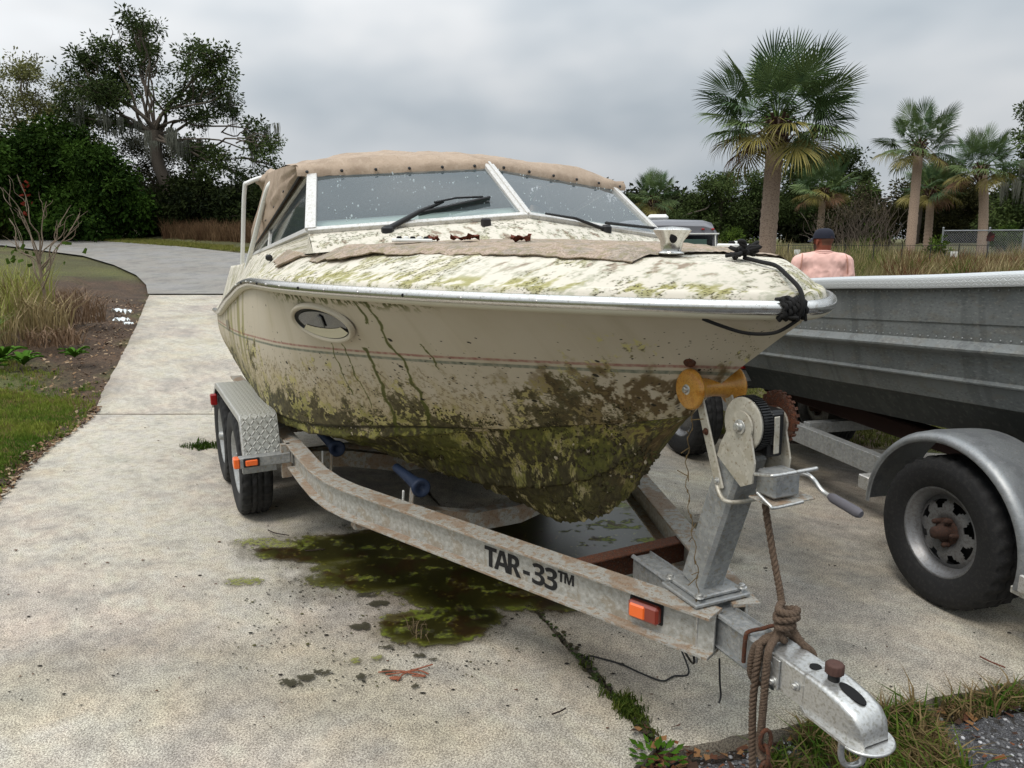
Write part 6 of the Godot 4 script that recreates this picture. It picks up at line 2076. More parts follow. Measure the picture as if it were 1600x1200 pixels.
func build_plants() -> void:
	M.boots = mat(Color(0.27, 0.19, 0.14), 1.0)
	M.fronds = [frond_mesh(1, 0.25), frond_mesh(2, 0.6), frond_mesh(3, 1.1)]
	M.frond_mats = []
	for c in [Color(0.34, 0.42, 0.27), Color(0.40, 0.47, 0.29), Color(0.29, 0.38, 0.25)]:
		var m := vc(mat(c, 0.6)); m.metallic_specular = 0.3; m.backlight_enabled = true; m.backlight = Color(0.35, 0.35, 0.35); M.frond_mats.append(m)
	M.frond_yellow = vc(mat(Color(0.53, 0.49, 0.23), 0.6)); M.frond_yellow.backlight_enabled = true; M.frond_yellow.backlight = Color(0.35, 0.35, 0.35)
	M.frond_dead = vc(mat(Color(0.42, 0.31, 0.22), 0.9))
	# the palms
	palm("tall cabbage palm, largest and nearest, standing behind the bow", gv(5.42, 16.1), 3.72, Vector3(0.06, 0, 0), 0.170, 1.47, 50, 0.2, 0.3)
	palm("slim cabbage palm standing beside the left end of the silver wire fence", gv(15.25, 29.0), 4.4, Vector3(0.25, 0, 0), 0.165, 1.4, 36, 0.15, 1.3)
	palm("cabbage palm leaning slightly at the right, behind the silver fence", gv(19.6, 31.6), 3.7, Vector3(0.35, 0, 0), 0.175, 1.45, 36, 0.15, 2.2)
	palm("small cabbage palm behind the man's navy cap", gv(15.6, 38.5), 3.0, Vector3(0.02, 0, 0), 0.16, 1.45, 42, 0.2, 0.9)
	palm("short dark cabbage palm seen just above the van's roof", gv(7.6, 41.5), 2.6, Vector3(0, 0, 0), 0.17, 1.35, 42, 0.2, 2.9)
	palm("dark cabbage palm between the slim one and the leaning one", gv(18.9, 34.5), 2.9, Vector3(-0.1, 0, 0), 0.16, 1.3, 36, 0.1, 0.2)
	# leaf tufts
	var oakleaf := leaf_spray(26, 0.34, 0.17, 0.085, 3)
	var fine := leaf_spray(22, 0.34, 0.11, 0.06, 4)
	var broad := leaf_spray(26, 0.34, 0.22, 0.13, 6)
	# left: the big live oak. Its clumps lie where its limbs reach, in metres from the foot of the trunk
	var q := 0.0294
	var C := func(list: Array, u0: float, v0: float, k: float, deep: float) -> Array:
		var out := []
		for c in list: out.append([Vector3((c[0] - u0) * k, (v0 - c[1]) * k, rn(-deep, deep)), c[2] * k])
		return out
	var dark0 := lin(0.18, 0.23, 0.13); var dark1 := lin(0.335, 0.39, 0.22)
	var cl: Array = C.call([[250, 45, 26], [232, 60, 30], [205, 78, 34], [172, 98, 36], [240, 96, 34], [200, 118, 40], [158, 130, 30], [190, 152, 40], [160, 178, 34], [275, 62, 20], [278, 92, 18], [222, 150, 34], [336, 88, 26], [350, 112, 34], [384, 100, 24], [388, 132, 26], [366, 152, 32], [318, 132, 30], [304, 158, 26], [336, 176, 26], [420, 200, 22], [436, 222, 26], [458, 214, 16], [444, 248, 14], [338, 226, 34], [362, 250, 34], [318, 250, 30], [388, 262, 26], [300, 214, 22], [205, 184, 30], [345, 285, 34], [400, 290, 22]], 283.0, 350.0, q, 1.6)
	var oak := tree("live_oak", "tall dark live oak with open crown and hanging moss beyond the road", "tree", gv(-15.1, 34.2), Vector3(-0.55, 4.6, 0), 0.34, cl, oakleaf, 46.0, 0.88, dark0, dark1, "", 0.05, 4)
	hang_moss(oak, [Vector3(-2.4, 5.0, 0.6), Vector3(-1.6, 4.6, 0.8), Vector3(0.3, 4.4, 0.8), Vector3(0.9, 4.2, 0.9), Vector3(2.2, 5.8, 0.3), Vector3(4.4, 4.4, 0.2), Vector3(-3.0, 5.5, 0.4)], 7, 0.9)
	var yel0 := lin(0.34, 0.345, 0.22); var yel1 := lin(0.54, 0.54, 0.34)
	tree("oak_tree", "thin leafed olive tree at the left edge of the photo", "tree", gv(-23.2, 37.5), Vector3(0.2, 4.0, 0), 0.26, C.call([[10, 106, 30], [30, 124, 34], [60, 138, 30], [92, 152, 28], [106, 182, 26], [40, 165, 34], [70, 182, 32], [8, 158, 34], [-40, 130, 50], [-30, 180, 50], [20, 200, 34], [84, 206, 30], [108, 216, 22]], 30.0, 350.0, 0.0322, 1.6), fine, 40.0, 1.1, yel0, yel1, "", 0.05, 5)
	tree("oak_tree", "grey green understorey tree behind the dark shrub, left of the oak's trunk", "tree", gv(-16.8, 36.5), Vector3(0, 2.2, 0), 0.16, C.call([[236, 225, 36], [262, 240, 34], [230, 262, 36], [268, 280, 36], [246, 308, 40], [210, 232, 28], [286, 320, 36]], 250.0, 355.0, 0.0314, 0.8), fine, 52.0, 1.0, lin(0.20, 0.205, 0.15), lin(0.32, 0.31, 0.22), "", 0.2, 3)
	var g0 := lin(0.11, 0.19, 0.065); var g1 := lin(0.26, 0.36, 0.13)
	tree("evergreen_shrub", "broad dark green evergreen shrub across the road", "shrub", gv(-18.6, 32.6), Vector3(0, 1.4, 0), 0.12, C.call([[92, 236, 40], [130, 226, 40], [166, 240, 40], [200, 258, 36], [222, 290, 36], [60, 262, 42], [110, 270, 52], [160, 280, 52], [205, 305, 46], [80, 308, 52], [130, 318, 56], [182, 330, 52], [230, 338, 38], [100, 345, 40], [150, 350, 40], [248, 322, 24]], 150.0, 366.0, 0.0284, 0.9), broad, 70.0, 0.86, g0, g1, "", 0.45, 1)
	tree("evergreen_shrub", "yellowish green shrub at the photo's left edge below the olive tree", "shrub", gv(-22.6, 33.2), Vector3(0, 1.4, 0), 0.12, C.call([[10, 250, 44], [30, 285, 46], [-10, 300, 60], [25, 325, 44], [50, 340, 34], [-40, 270, 60], [2, 225, 30], [20, 352, 30]], 10.0, 366.0, 0.0288, 0.9), broad, 62.0, 0.86, lin(0.13, 0.165, 0.075), lin(0.29, 0.30, 0.13), "", 0.4, 1)
	tree("evergreen_shrub", "dark low thicket right of the oak's trunk, behind the boat's canvas", "shrub", gv(-13.4, 33.0), Vector3(0, 1.2, 0), 0.10, C.call([[300, 300, 34], [335, 306, 36], [372, 312, 34], [405, 318, 30], [310, 335, 34], [350, 340, 34], [390, 342, 34], [430, 330, 34], [276, 340, 28], [262, 352, 22]], 340.0, 366.0, 0.0284, 0.8), broad, 60.0, 0.84, lin(0.085, 0.115, 0.06), lin(0.18, 0.215, 0.10), "", 0.4, 1)
	# right: a wood of oaks behind the palms
	var k2 := 0.040
	for s in [
		["broad dark oak right of the van, behind the tall palm's left side", 1110.0, 47.0, [[1075, 318, 30], [1100, 298, 30], [1130, 292, 28], [1120, 325, 34], [1085, 345, 30], [1150, 330, 30], [1165, 290, 26], [1180, 312, 28], [1060, 350, 24], [1140, 355, 30], [1040, 345, 22]], 0],
		["tall blackish oak behind the tall palm's crown and the small palm", 1265.0, 47.0, [[1225, 285, 34], [1255, 260, 34], [1290, 262, 32], [1315, 280, 26], [1240, 310, 34], [1280, 300, 34], [1310, 310, 26], [1215, 335, 30], [1255, 340, 34], [1300, 340, 28], [1235, 240, 22]], 2],
		["olive brown oak behind the slim palm", 1410.0, 46.0, [[1385, 305, 26], [1410, 290, 26], [1440, 285, 28], [1470, 280, 30], [1395, 335, 28], [1430, 325, 30], [1465, 318, 30], [1490, 300, 26], [1380, 355, 24], [1420, 358, 26], [1460, 352, 28], [1505, 330, 30], [1340, 310, 18]], 1],
		["large dark oak hung with moss at the right edge of the photo", 1590.0, 42.0, [[1590, 200, 30], [1570, 225, 28], [1610, 190, 40], [1580, 260, 34], [1620, 250, 50], [1560, 290, 30], [1590, 310, 40], [1640, 310, 60], [1545, 330, 28], [1575, 350, 36], [1530, 350, 26], [1680, 240, 60], [1700, 320, 60]], 0]]:
		var d: float = s[2]
		var kk := d / 1164.0
		var x: float = (s[1] - 800.0) * kk * 1.01
		var gy := gh(x, d)
		var v0 := 372.0 + (1.6 - gy) / kk
		var cols: Array = [[dark0 * 1.05, dark1], [lin(0.16, 0.17, 0.10), lin(0.29, 0.285, 0.17)], [dark0 * 0.9, dark1 * 0.85]][s[4]]
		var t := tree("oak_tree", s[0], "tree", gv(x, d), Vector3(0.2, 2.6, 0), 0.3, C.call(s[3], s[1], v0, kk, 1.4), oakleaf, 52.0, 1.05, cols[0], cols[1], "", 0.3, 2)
		if s[1] > 1500.0: hang_moss(t, [Vector3(-1.2, 4.2, 1.0), Vector3(-0.4, 4.0, 1.2), Vector3(0.4, 4.4, 1.2), Vector3(-1.7, 3.4, 0.8)], 14, 0.6)
	# far-off wood closing the gaps, one mass
	var far_cl := []
	for i in 190:
		var x := lerpf(-60, 84, i / 189.0) + rn(-1, 1)
		var d := 57.0 + rn(-4, 4)
		far_cl.append([gv(x, d, rn(0.5, 2.6)), rn(1.3, 2.4)])
	var wood := thing("far_wood", "low band of trees closing the view beyond palms and oaks", "trees")
	crown(wood, "foliage", far_cl, broad, 24.0, 1.5, lin(0.13, 0.15, 0.10), lin(0.22, 0.24, 0.16), "stuff", 0.3)
	# bare grey-brown brush right of the small palm
	var br := thing("bare_brush", "bare grey brown brushwood between the man's cap and the slim palm", "shrub", gv(15.4, 33.5))
	var g := G.new()
	for i in 150:
		var a := rn(-2.0, 1.4)
		limb(g, Vector3(a * 0.8, 0, rn(-0.6, 0.6)), Vector3(a + rn(-0.7, 0.7), rn(1.2, 2.9) * (1.0 - 0.2 * absf(a)), rn(-0.8, 0.8)), 0.022, 0.006, 0.10)
	part("stems", g, mat(Color(0.36, 0.32, 0.28), 1.0), br)
	crown(br, "twigs", [[Vector3(-0.8, 1.7, 0), 0.9], [Vector3(0.4, 1.9, 0), 0.9], [Vector3(-0.2, 2.4, 0), 0.7], [Vector3(-1.6, 1.2, 0), 0.7]], fine, 30.0, 0.8, lin(0.28, 0.25, 0.20), lin(0.38, 0.35, 0.28), "stuff", 0.1)
	build_grass()

func build_grass() -> void:
	var tuft := blades(9, 0.035, 0.085, 0.006, 0.55, 11)
	var tall := blades(34, 0.10, 0.85, 0.012, 0.55, 12)
	var reed := blades(30, 0.16, 1.0, 0.014, 0.38, 13)
	var xf := []; var cl := []
	var n := noise(121, 0.9, 3)
	# lawn left of the drive
	for i in 30000:
		var d := 3.6 + 5.2 * pow(rng.randf(), 0.8)
		var e: float = sp(EDGE, d)
		var x := e - 0.02 - 4.2 * pow(rng.randf(), 1.25)
		var out := e - x
		var a := n.get_noise_2d(x, d)
		if out < 0.22 + 0.14 * a and rng.randf() < 0.85: continue
		if d > 7.2 + 1.2 * a and out < 2.6 and rng.randf() < 0.9: continue
		if d > 8.2 + a: continue
		var h := rn(0.6, 1.3) * (1.0 + 0.5 * a)
		var up := 0.16 * smoothstep(0.1, 2.2, out) - 0.04 + 0.12 * smoothstep(0.4, 2.5, out) * smoothstep(6.0, 9.0, d)
		xf.append(Transform3D(Basis.from_euler(Vector3(rn(-0.3, 0.3), rn(0, TAU), rn(-0.3, 0.3))).scaled(Vector3.ONE * h), gv(x, d, up)))
		var c := lin(0.30, 0.42, 0.14).lerp(lin(0.52, 0.55, 0.24), clampf(0.5 + a + rn(-0.3, 0.3), 0, 1))
		if rng.randf() < 0.18: c = lin(0.52, 0.47, 0.30)
		cl.append(c)
	var lawn := many("lawn_grass", tuft, M.leaf, xf, self, cl)
	kind(tag(lawn, "bright green uncut grass left of the concrete drive", "grass"), "stuff")
	# tall tussocks on the bank
	var tus := [[-6.6, 8.9, 0.55, 0], [-6.9, 8.6, 0.6, 0], [-7.3, 9.2, 0.8, 1], [-7.9, 9.9, 1.0, 1], [-7.5, 9.6, 0.9, 1], [-7.0, 10.2, 0.9, 1], [-7.0, 10.4, 0.9, 2], [-6.3, 10.0, 0.8, 2], [-8.3, 10.6, 1.1, 1], [-9.0, 11.4, 1.1, 1], [-8.2, 11.0, 1.0, 2], [-7.4, 11.4, 1.0, 1], [-6.5, 11.2, 0.7, 3], [-9.0, 12.0, 1.0, 1], [-8.4, 12.6, 0.9, 3], [-9.6, 13.0, 0.9, 2], [-7.6, 12.8, 0.6, 3], [-10.4, 13.8, 0.9, 2], [-5.9, 9.5, 0.4, 3], [-6.9, 9.6, 0.8, 1], [-8.8, 10.2, 1.1, 1], [-9.6, 11.2, 1.1, 1]]
	# alike clumps of grass: nothing in the photo tells them apart, so they share a label by kind
	var tints := [[lin(0.32, 0.46, 0.15), "short bright green tussock at the lawn's end"], [lin(0.55, 0.56, 0.25), "yellow green tall grass tussock on the left bank"], [lin(0.56, 0.49, 0.33), "straw brown grass tussock on the left bank"], [lin(0.46, 0.36, 0.26), "dead brown tussock on the bare left bank"]]
	var clump := [blades(200, 0.34, 0.9, 0.013, 0.6, 21), blades(200, 0.30, 0.85, 0.012, 0.7, 22), blades(200, 0.38, 0.95, 0.013, 0.5, 23)]
	var tm := []
	for t in tints:
		var m := vc(mat(t[0].linear_to_srgb(), 0.7)); m.backlight_enabled = true; m.backlight = Color(0.3, 0.3, 0.3)
		tm.append(m)
	for i in 26:
		var d := rn(8.6, 13.6)
		var x: float = sp(EDGE, d) - rn(1.5, 4.8) - 0.15 * (d - 8.6)
		tus.append([x, d, rn(0.45, 1.0), [1, 1, 2, 3, 1][i % 5]])
	for i in tus.size():
		var t: Array = tus[i]
		var o := obj("grass_tussock", clump[i % 3], tm[t[3]], self, Transform3D(Basis(Vector3.UP, rn(0, TAU)).scaled(Vector3(1.0, t[2] * (1.3 if t[3] < 3 else 1.0), 1.0)), gv(t[0], t[1], 0.10)))
		tag(o, tints[t[3]][1], "grass", tints[t[3]][1].replace("tussock", "tussocks"))
	# scrappy ground cover, dead leaves and chips on the bare bank
	xf = []; cl = []
	var bit := G.new(); bit.quad(Vector3(-0.5, 0, -0.2), Vector3(0.5, 0.1, -0.3), Vector3(0.45, 0.05, 0.3), Vector3(-0.5, 0.12, 0.2))
	var bitm := bit.mesh()
	for i in 5200:
		var d := rn(2.5, 14.5)
		var e: float = sp(EDGE, d)
		var out := 2.6 * rng.randf() if d > 7 else 0.30 * rng.randf() * rng.randf() - 0.05
		if d < 7.0 and rng.randf() < 0.5: continue
		var s := rn(0.012, 0.05)
		xf.append(Transform3D(Basis.from_euler(Vector3(rn(-0.6, 0.6), rn(0, TAU), rn(-0.6, 0.6))).scaled(Vector3(s, s, s)), gv(e - out, d, (0.16 * smoothstep(0.1, 2.2, out) - 0.03 if out > 0.0 else 0.0) + 0.012)))
		cl.append([lin(0.38, 0.28, 0.19), lin(0.27, 0.20, 0.15), lin(0.48, 0.38, 0.27), lin(0.58, 0.50, 0.40)][i % 4])
	kind(tag(many("leaf_litter", bitm, M.matte, xf, self, cl), "brown leaf litter along the drive's left edge and bank", "litter"), "stuff")
	# verge beyond the road
	xf = []; cl = []
	for i in 7000:
		var t := rng.randf()
		var p := Vector2(-3.5, 21.7).lerp(Vector2(-26.0, 37.3), t)
		p += Vector2(0.5, 0.85).normalized() * (rn(0.05, 2.2) + 1.5 * sin(PI * t) * 0.2)
		if p.x > -9.3: p.y += 0.15
		xf.append(Transform3D(Basis.from_euler(Vector3(rn(-0.3, 0.3), rn(0, TAU), rn(-0.3, 0.3))).scaled(Vector3(3.0, 1.6, 3.0)), gv(p.x, p.y, 0.0)))
		cl.append(lin(0.42, 0.45, 0.20).lerp(lin(0.52, 0.49, 0.28), rng.randf()))
	kind(tag(many("verge_grass", tuft, M.leaf, xf, self, cl), "mown green verge along the far side of the road", "grass"), "stuff")
	# dry brown stalks in front of the thicket
	xf = []; cl = []
	for i in 260:
		var p := Vector2(-14.6, 31.6).lerp(Vector2(-8.0, 27.2), rng.randf()) + Vector2(rn(-0.3, 0.3), rn(0.3, 1.4))
		xf.append(Transform3D(Basis(Vector3.UP, rn(0, TAU)).scaled(Vector3(1.4, rn(0.5, 1.25), 1.4)), gv(p.x, p.y)))
		cl.append(lin(0.36, 0.27, 0.20).lerp(lin(0.47, 0.38, 0.28), rng.randf()))
	kind(tag(many("dry_stalks", reed, M.leaf, xf, self, cl), "dry brown stalks below the thicket, left of the canvas", "grass"), "stuff")
	# weeds on the right, behind the boats
	xf = []; cl = []
	for i in 3600:
		var d := 10.5 + 16.0 * pow(rng.randf(), 0.8)
		var x := d * rn(0.10, 0.74)
		if d < 14.0 and x < 4.2: continue
		if Vector2(x - 3.06, d - 7.45).length() < 2.0: continue
		var a := n.get_noise_2d(x * 0.6, d * 0.6)
		if a < -0.28: continue
		var h := rn(0.55, 1.15) * (1.0 + 0.8 * a) * (0.9 if d > 17 else 0.8)
		if x > d * 0.54 and d > 13.0: h *= 0.8
		xf.append(Transform3D(Basis.from_euler(Vector3(rn(-0.2, 0.2), rn(0, TAU), rn(-0.2, 0.2))).scaled(Vector3(1.3, h, 1.3)), gv(x, d, -0.03)))
		var c := lin(0.56, 0.51, 0.36).lerp(lin(0.42, 0.42, 0.24), rng.randf())
		if a > 0.15: c = lin(0.68, 0.62, 0.48).lerp(lin(0.50, 0.47, 0.30), rng.randf())
		if rng.randf() < 0.15: c = lin(0.34, 0.42, 0.18)
		if x > d * 0.5 and rng.randf() < 0.35: c = lin(0.42, 0.30, 0.22)
		cl.append(c)
	kind(tag(many("tall_weeds", reed, M.leaf, xf, self, cl), "tall straw and green weeds behind the grey boat and the man", "weeds"), "stuff")
	# grass seen under the aluminium boat
	xf = []; cl = []
	for i in 4200:
		var x := rn(0.9, 6.5)
		var d := 5.9 - 0.3 * (x - 2.36) + 2.6 * rng.randf()
		xf.append(Transform3D(Basis.from_euler(Vector3(rn(-0.3, 0.3), rn(0, TAU), rn(-0.3, 0.3))).scaled(Vector3(1.3, rn(0.7, 1.2), 1.3)), gv(x, d, -0.04)))
		cl.append(lin(0.36, 0.40, 0.19).lerp(lin(0.48, 0.47, 0.27), rng.randf()))
	kind(tag(many("back_grass", tuft, M.leaf, xf, self, cl), "yellow green grass beyond the slab under the grey boat", "grass"), "stuff")
	# green shrubs among the weeds
	var broad := leaf_spray(26, 0.34, 0.20, 0.10, 16)
	for s in [[14.0, 25.0, 0.65, "small green bush in the weeds before the silver fence"], [6.2, 19.5, 0.7, "pale green bush left of the tall palm's foot"], [9.0, 31.0, 0.9, "bright green bush right of the tall palm's trunk"], [16.0, 34.0, 1.0, "bright green hedge bush behind the slim palm's foot"], [23.0, 35.5, 0.9, "low green hedge behind the silver fence"]]:
		var o := thing("bush", s[3], "bush", gv(s[0], s[1]))
		var g := G.new()
		for i in 8: limb(g, Vector3.ZERO, Vector3(rn(-0.5, 0.5), rn(0.5, 1.1), rn(-0.5, 0.5)) * s[2], 0.02, 0.006, 0.1)
		part("stems", g, M.bark, o)
		crown(o, "leaves", [[Vector3(0, 0.55, 0) * s[2], 0.6 * s[2]], [Vector3(0.5, 0.5, 0) * s[2], 0.5 * s[2]], [Vector3(-0.5, 0.45, 0.1) * s[2], 0.5 * s[2]], [Vector3(0.1, 1.0, 0) * s[2], 0.5 * s[2]]], broad, 130.0, 0.55, lin(0.15, 0.22, 0.08), lin(0.30, 0.37, 0.14), "stuff", 0.2)
	# bare sapling on the left bank
	var sp_ := thing("sapling", "nearly bare sapling with a few red and green leaves on the left bank", "tree", gv(-6.75, 10.75, 0.1))
	var g := G.new()
	limb(g, Vector3(0, -0.1, 0), Vector3(0.02, 1.05, 0), 0.030, 0.018, 0.02)
	for b in [[0.9, -0.22, 1.95], [0.95, 0.0, 2.1], [0.7, 0.62, 1.62], [0.8, 0.48, 1.50], [1.0, 0.25, 1.78], [0.75, -0.40, 1.55], [0.6, -0.3, 1.3], [0.85, 0.55, 1.42], [0.55, 0.30, 1.05], [1.0, -0.10, 1.7], [0.9, 0.36, 1.66]]:
		var t := Vector3(b[1], b[2], rn(-0.25, 0.25))
		limb(g, Vector3(0.01, b[0], 0), t, 0.012, 0.004, 0.08)
		for i in 2: limb(g, Vector3(0.01, b[0], 0).lerp(t, rn(0.5, 0.8)), t + Vector3(rn(-0.15, 0.15), rn(-0.05, 0.15), rn(-0.15, 0.15)), 0.005, 0.002, 0.1)
	part("trunk", g, M.sapling, sp_)
	xf = []; cl = []
	for i in 40:
		var red := i % 3 == 0
		var p := Vector3(rn(-0.12, 0.02), rn(1.55, 2.05), rn(-0.1, 0.1)) if red else Vector3(rn(-0.5, 0.6), rn(0.75, 1.25), rn(-0.3, 0.3))
		if not red and i % 3 == 1: p = Vector3(rn(-0.45, -0.15), rn(0.95, 1.2), rn(-0.2, 0.2))
		xf.append(Transform3D(Basis.from_euler(Vector3(rn(0, 6), rn(0, 6), rn(0, 6))).scaled(Vector3.ONE * (0.055 if red else 0.085)), p))
		cl.append(lin(0.36, 0.13, 0.09) if red else lin(0.28, 0.36, 0.14))
	kind(many("leaves", bitm, M.leaf, xf, sp_, cl), "stuff")
	# broad-leaved weeds at its foot
	for s in [[-5.55, 8.35, 0.22], [-5.95, 8.6, 0.27], [-5.2, 8.75, 0.18], [-6.4, 8.2, 0.26], [-5.75, 8.1, 0.18]]:
		var o := thing("broadleaf_weed", "broad leaved green weed where the lawn meets the bare bank", "weed", gv(s[0], s[1], 0.1), rn(0, 6), "broad leaved weeds on the left bank")
		for k in 20:
			var a := k * 2.4 + rn(-0.3, 0.3)
			var up: float = rn(0.6, 1.5)
			g = G.new()
			var d := Vector3(cos(a), 0, sin(a)); var sd := Vector3(-sin(a), 0, cos(a))
			var rows := []
			for i in 6:
				var t := i / 5.0
				var c: Vector3 = d * s[2] * t * 0.95 + Vector3(0, s[2] * up * (1.2 * t - 0.8 * t * t), 0)
				var w: float = s[2] * 0.14 * sin(PI * (0.12 + 0.86 * t))
				rows.append(PackedVector3Array([c - sd * w + Vector3(0, 0.012, 0), c, c + sd * w + Vector3(0, 0.012, 0)]))
			g.tint = lin(0.27, 0.40, 0.13) * rn(0.8, 1.2)
			g.grid(rows)
			part("leaf", g, M.leaf, o, true)

# ---------- small things
func rope_mesh(path: Array, r: float, turns: float) -> G:       # three strands laid together
	var g := G.new()
	var n := path.size()
	var x := Vector3.RIGHT
	var fr := []
	for i in n:
		var d: Vector3 = (path[mini(i + 1, n - 1)] - path[maxi(i - 1, 0)]).normalized()
		x = (x - d * x.dot(d)).normalized()
		fr.append([x, d.cross(x)])
	for s in 3:
		var p := []
		for i in n:
			var a := TAU * (s / 3.0 + turns * i / (n - 1))
			p.append(path[i] + (fr[i][0] * cos(a) + fr[i][1] * sin(a)) * r * 0.5)
		g.tube(p, r * 0.56, 6)
	return g

func B(s: float, l: float, y: float) -> Vector3:               # from the boat's axes to the world
	return BOW + V(s, l, y).rotated(Vector3.UP, YAW)

func dense(pts: Array, step := 0.006) -> Array:
	var L := 0.0
	for i in pts.size() - 1: L += pts[i].distance_to(pts[i + 1])
	return curve(pts, maxi(8, int(L / step)))

func small(called: String, g: G, m: Material, label: String, cat: String, group := "") -> Node:
	return tag(part(called, g, m, self), label, cat, group)

func puddle_texture() -> Array:
	var w := 1024; var h := 1024
	var A := nz(w, h, 131, 0.008, 5, false); var Bn := nz(w, h, 132, 0.03, 4, false); var C := nz(w, h, 133, 0.10, 3, false); var D := nz(w, h, 134, 0.012, 4, false)
	var st := noise(135, 0.02, 3).get_image(w / 6, h)
	st.convert(Image.FORMAT_L8); st.resize(w, h, Image.INTERPOLATE_CUBIC)
	var S := st.get_data()
	# the map covers 3.2 m by 3.2 m: x from -1.7, distance from 2.1
	var blobs := [[-0.10, 3.62, 0.95, 0.52, 0.0], [0.42, 3.85, 0.62, 0.60, 0.0], [-0.88, 3.66, 0.46, 0.20, 0.0], [-0.15, 3.24, 0.46, 0.28, 0.0], [-0.55, 3.38, 0.46, 0.24, 0.0], [-0.2, 3.45, 0.6, 0.4, 0.0], [0.20, 3.18, 0.22, 0.20, 0.0], [-0.32, 2.87, 0.24, 0.16, 0.0], [-0.18, 2.94, 0.16, 0.10, 0.0],
		[-0.81, 2.46, 0.05, 0.022, 1.0], [-0.76, 2.49, 0.045, 0.022, 1.0], [-0.71, 2.53, 0.04, 0.018, 1.0], [-0.63, 2.86, 0.05, 0.03, 0.5], [-0.60, 3.06, 0.055, 0.025, 0.7], [-0.66, 3.14, 0.045, 0.022, 0.6], [-0.36, 2.64, 0.03, 0.016, 0.5], [-0.30, 2.61, 0.028, 0.014, 0.5], [-0.52, 2.62, 0.022, 0.02, -1.0], [-0.60, 2.60, 0.022, 0.02, -1.0], [-0.35, 2.44, 0.028, 0.018, 0.4], [-0.50, 2.70, 0.03, 0.015, 0.6], [-1.27, 3.27, 0.08, 0.045, -1.0], [-1.36, 3.74, 0.13, 0.05, -1.0], [-1.20, 3.70, 0.11, 0.05, -0.8], [-0.55, 2.50, 0.03, 0.018, 0.6], [-0.47, 2.53, 0.025, 0.015, 0.6]]
	var out := PackedByteArray(); out.resize(w * h * 4)
	var rough := PackedByteArray(); rough.resize(w * h)
	for j in h:
		var d := 2.1 + 3.2 * (1.0 - (j + 0.5) / h)
		for i in w:
			var x := -1.7 + 3.2 * (i + 0.5) / w
			var k := j * w + i
			var a := A[k] / 127.5 - 1.0; var b := Bn[k] / 127.5 - 1.0; var c := C[k] / 127.5 - 1.0; var e := D[k] / 127.5 - 1.0; var s := S[k] / 127.5 - 1.0
			var best := -9.0; var kind_ := 0.0
			for q in blobs:
				var ex: float = (x - q[0]) / q[2]; var ey: float = (d - q[1]) / q[3]
				if absf(ex) > 1.9 or absf(ey) > 1.9: continue
				var f: float = 1.0 - ex * ex - ey * ey
				if f > best: best = f; kind_ = q[4]
			var al := 0.0
			var R := 0.13; var G_ := 0.12; var B_ := 0.045
			var rr := 0.85
			if best > -2.0:
				var f := best + (0.30 * a + 0.28 * b + 0.18 * c if kind_ < 0.1 and kind_ > -0.5 else 0.8 * b + 1.1 * c - 0.15)
				al = smoothstep(-0.02, 0.16, f) * 0.92
				if kind_ > -0.5 and kind_ < 0.1:
					var deep := smoothstep(0.15, 0.7, best + 0.35 * a)
					R = lerpf(0.27, 0.16, deep); G_ = lerpf(0.265, 0.155, deep); B_ = lerpf(0.08, 0.045, deep)
					var m := smoothstep(0.02, 0.45, s * 0.7 + 0.5 * b + 0.3 * c + 0.2 * e - 0.15 * deep)
					R += (0.37 - R) * m; G_ += (0.41 - G_) * m; B_ += (0.08 - B_) * m
					m = smoothstep(0.25, 0.5, e + 0.3 * b) * 0.6
					R += (0.16 - R) * m; G_ += (0.085 - G_) * m; B_ += (0.03 - B_) * m
					m = smoothstep(0.5, 0.7, c + 0.6 * b) * 0.5
					R += (0.50 - R) * m; G_ += (0.48 - G_) * m; B_ += (0.20 - B_) * m
					rr = lerpf(0.8, 0.30, smoothstep(0.1, 0.45, best + 0.4 * a + 0.2 * b)) 
					rr = maxf(rr, 0.7 * smoothstep(0.1, 0.4, s * 0.7 + 0.5 * b))
				elif kind_ < -0.5:
					R = 0.46; G_ = 0.475; B_ = 0.14; al *= 0.75 * smoothstep(-0.3, 0.3, c + 0.3)
				else:
					R = 0.20; G_ = 0.185; B_ = 0.11
			# drab damp stain round it, and scattered crumbs
			if best > -1.2 and al < 0.5 and kind_ < 0.1:
				var m := smoothstep(-0.8, 0.0, best + 0.5 * a + 0.3 * b) * 0.30
				if m > al: al = m; R = 0.30; G_ = 0.265; B_ = 0.17
				var crumb := smoothstep(0.62, 0.68, c * 0.8 + 0.5 * b + 0.15) * smoothstep(-1.1, -0.1, best)
				if crumb > 0.1: al = maxf(al, crumb * 0.85); R = 0.15; G_ = 0.135; B_ = 0.07
			k *= 4
			out[k] = int(clampf(R, 0, 1) * 255); out[k + 1] = int(clampf(G_, 0, 1) * 255); out[k + 2] = int(clampf(B_, 0, 1) * 255); out[k + 3] = int(clampf(al, 0, 1) * 255)
			rough[j * w + i] = int(rr * 255)
	return [ImageTexture.create_from_image(Image.create_from_data(w, h, false, Image.FORMAT_RGBA8, out)), gray(w, h, rough)]

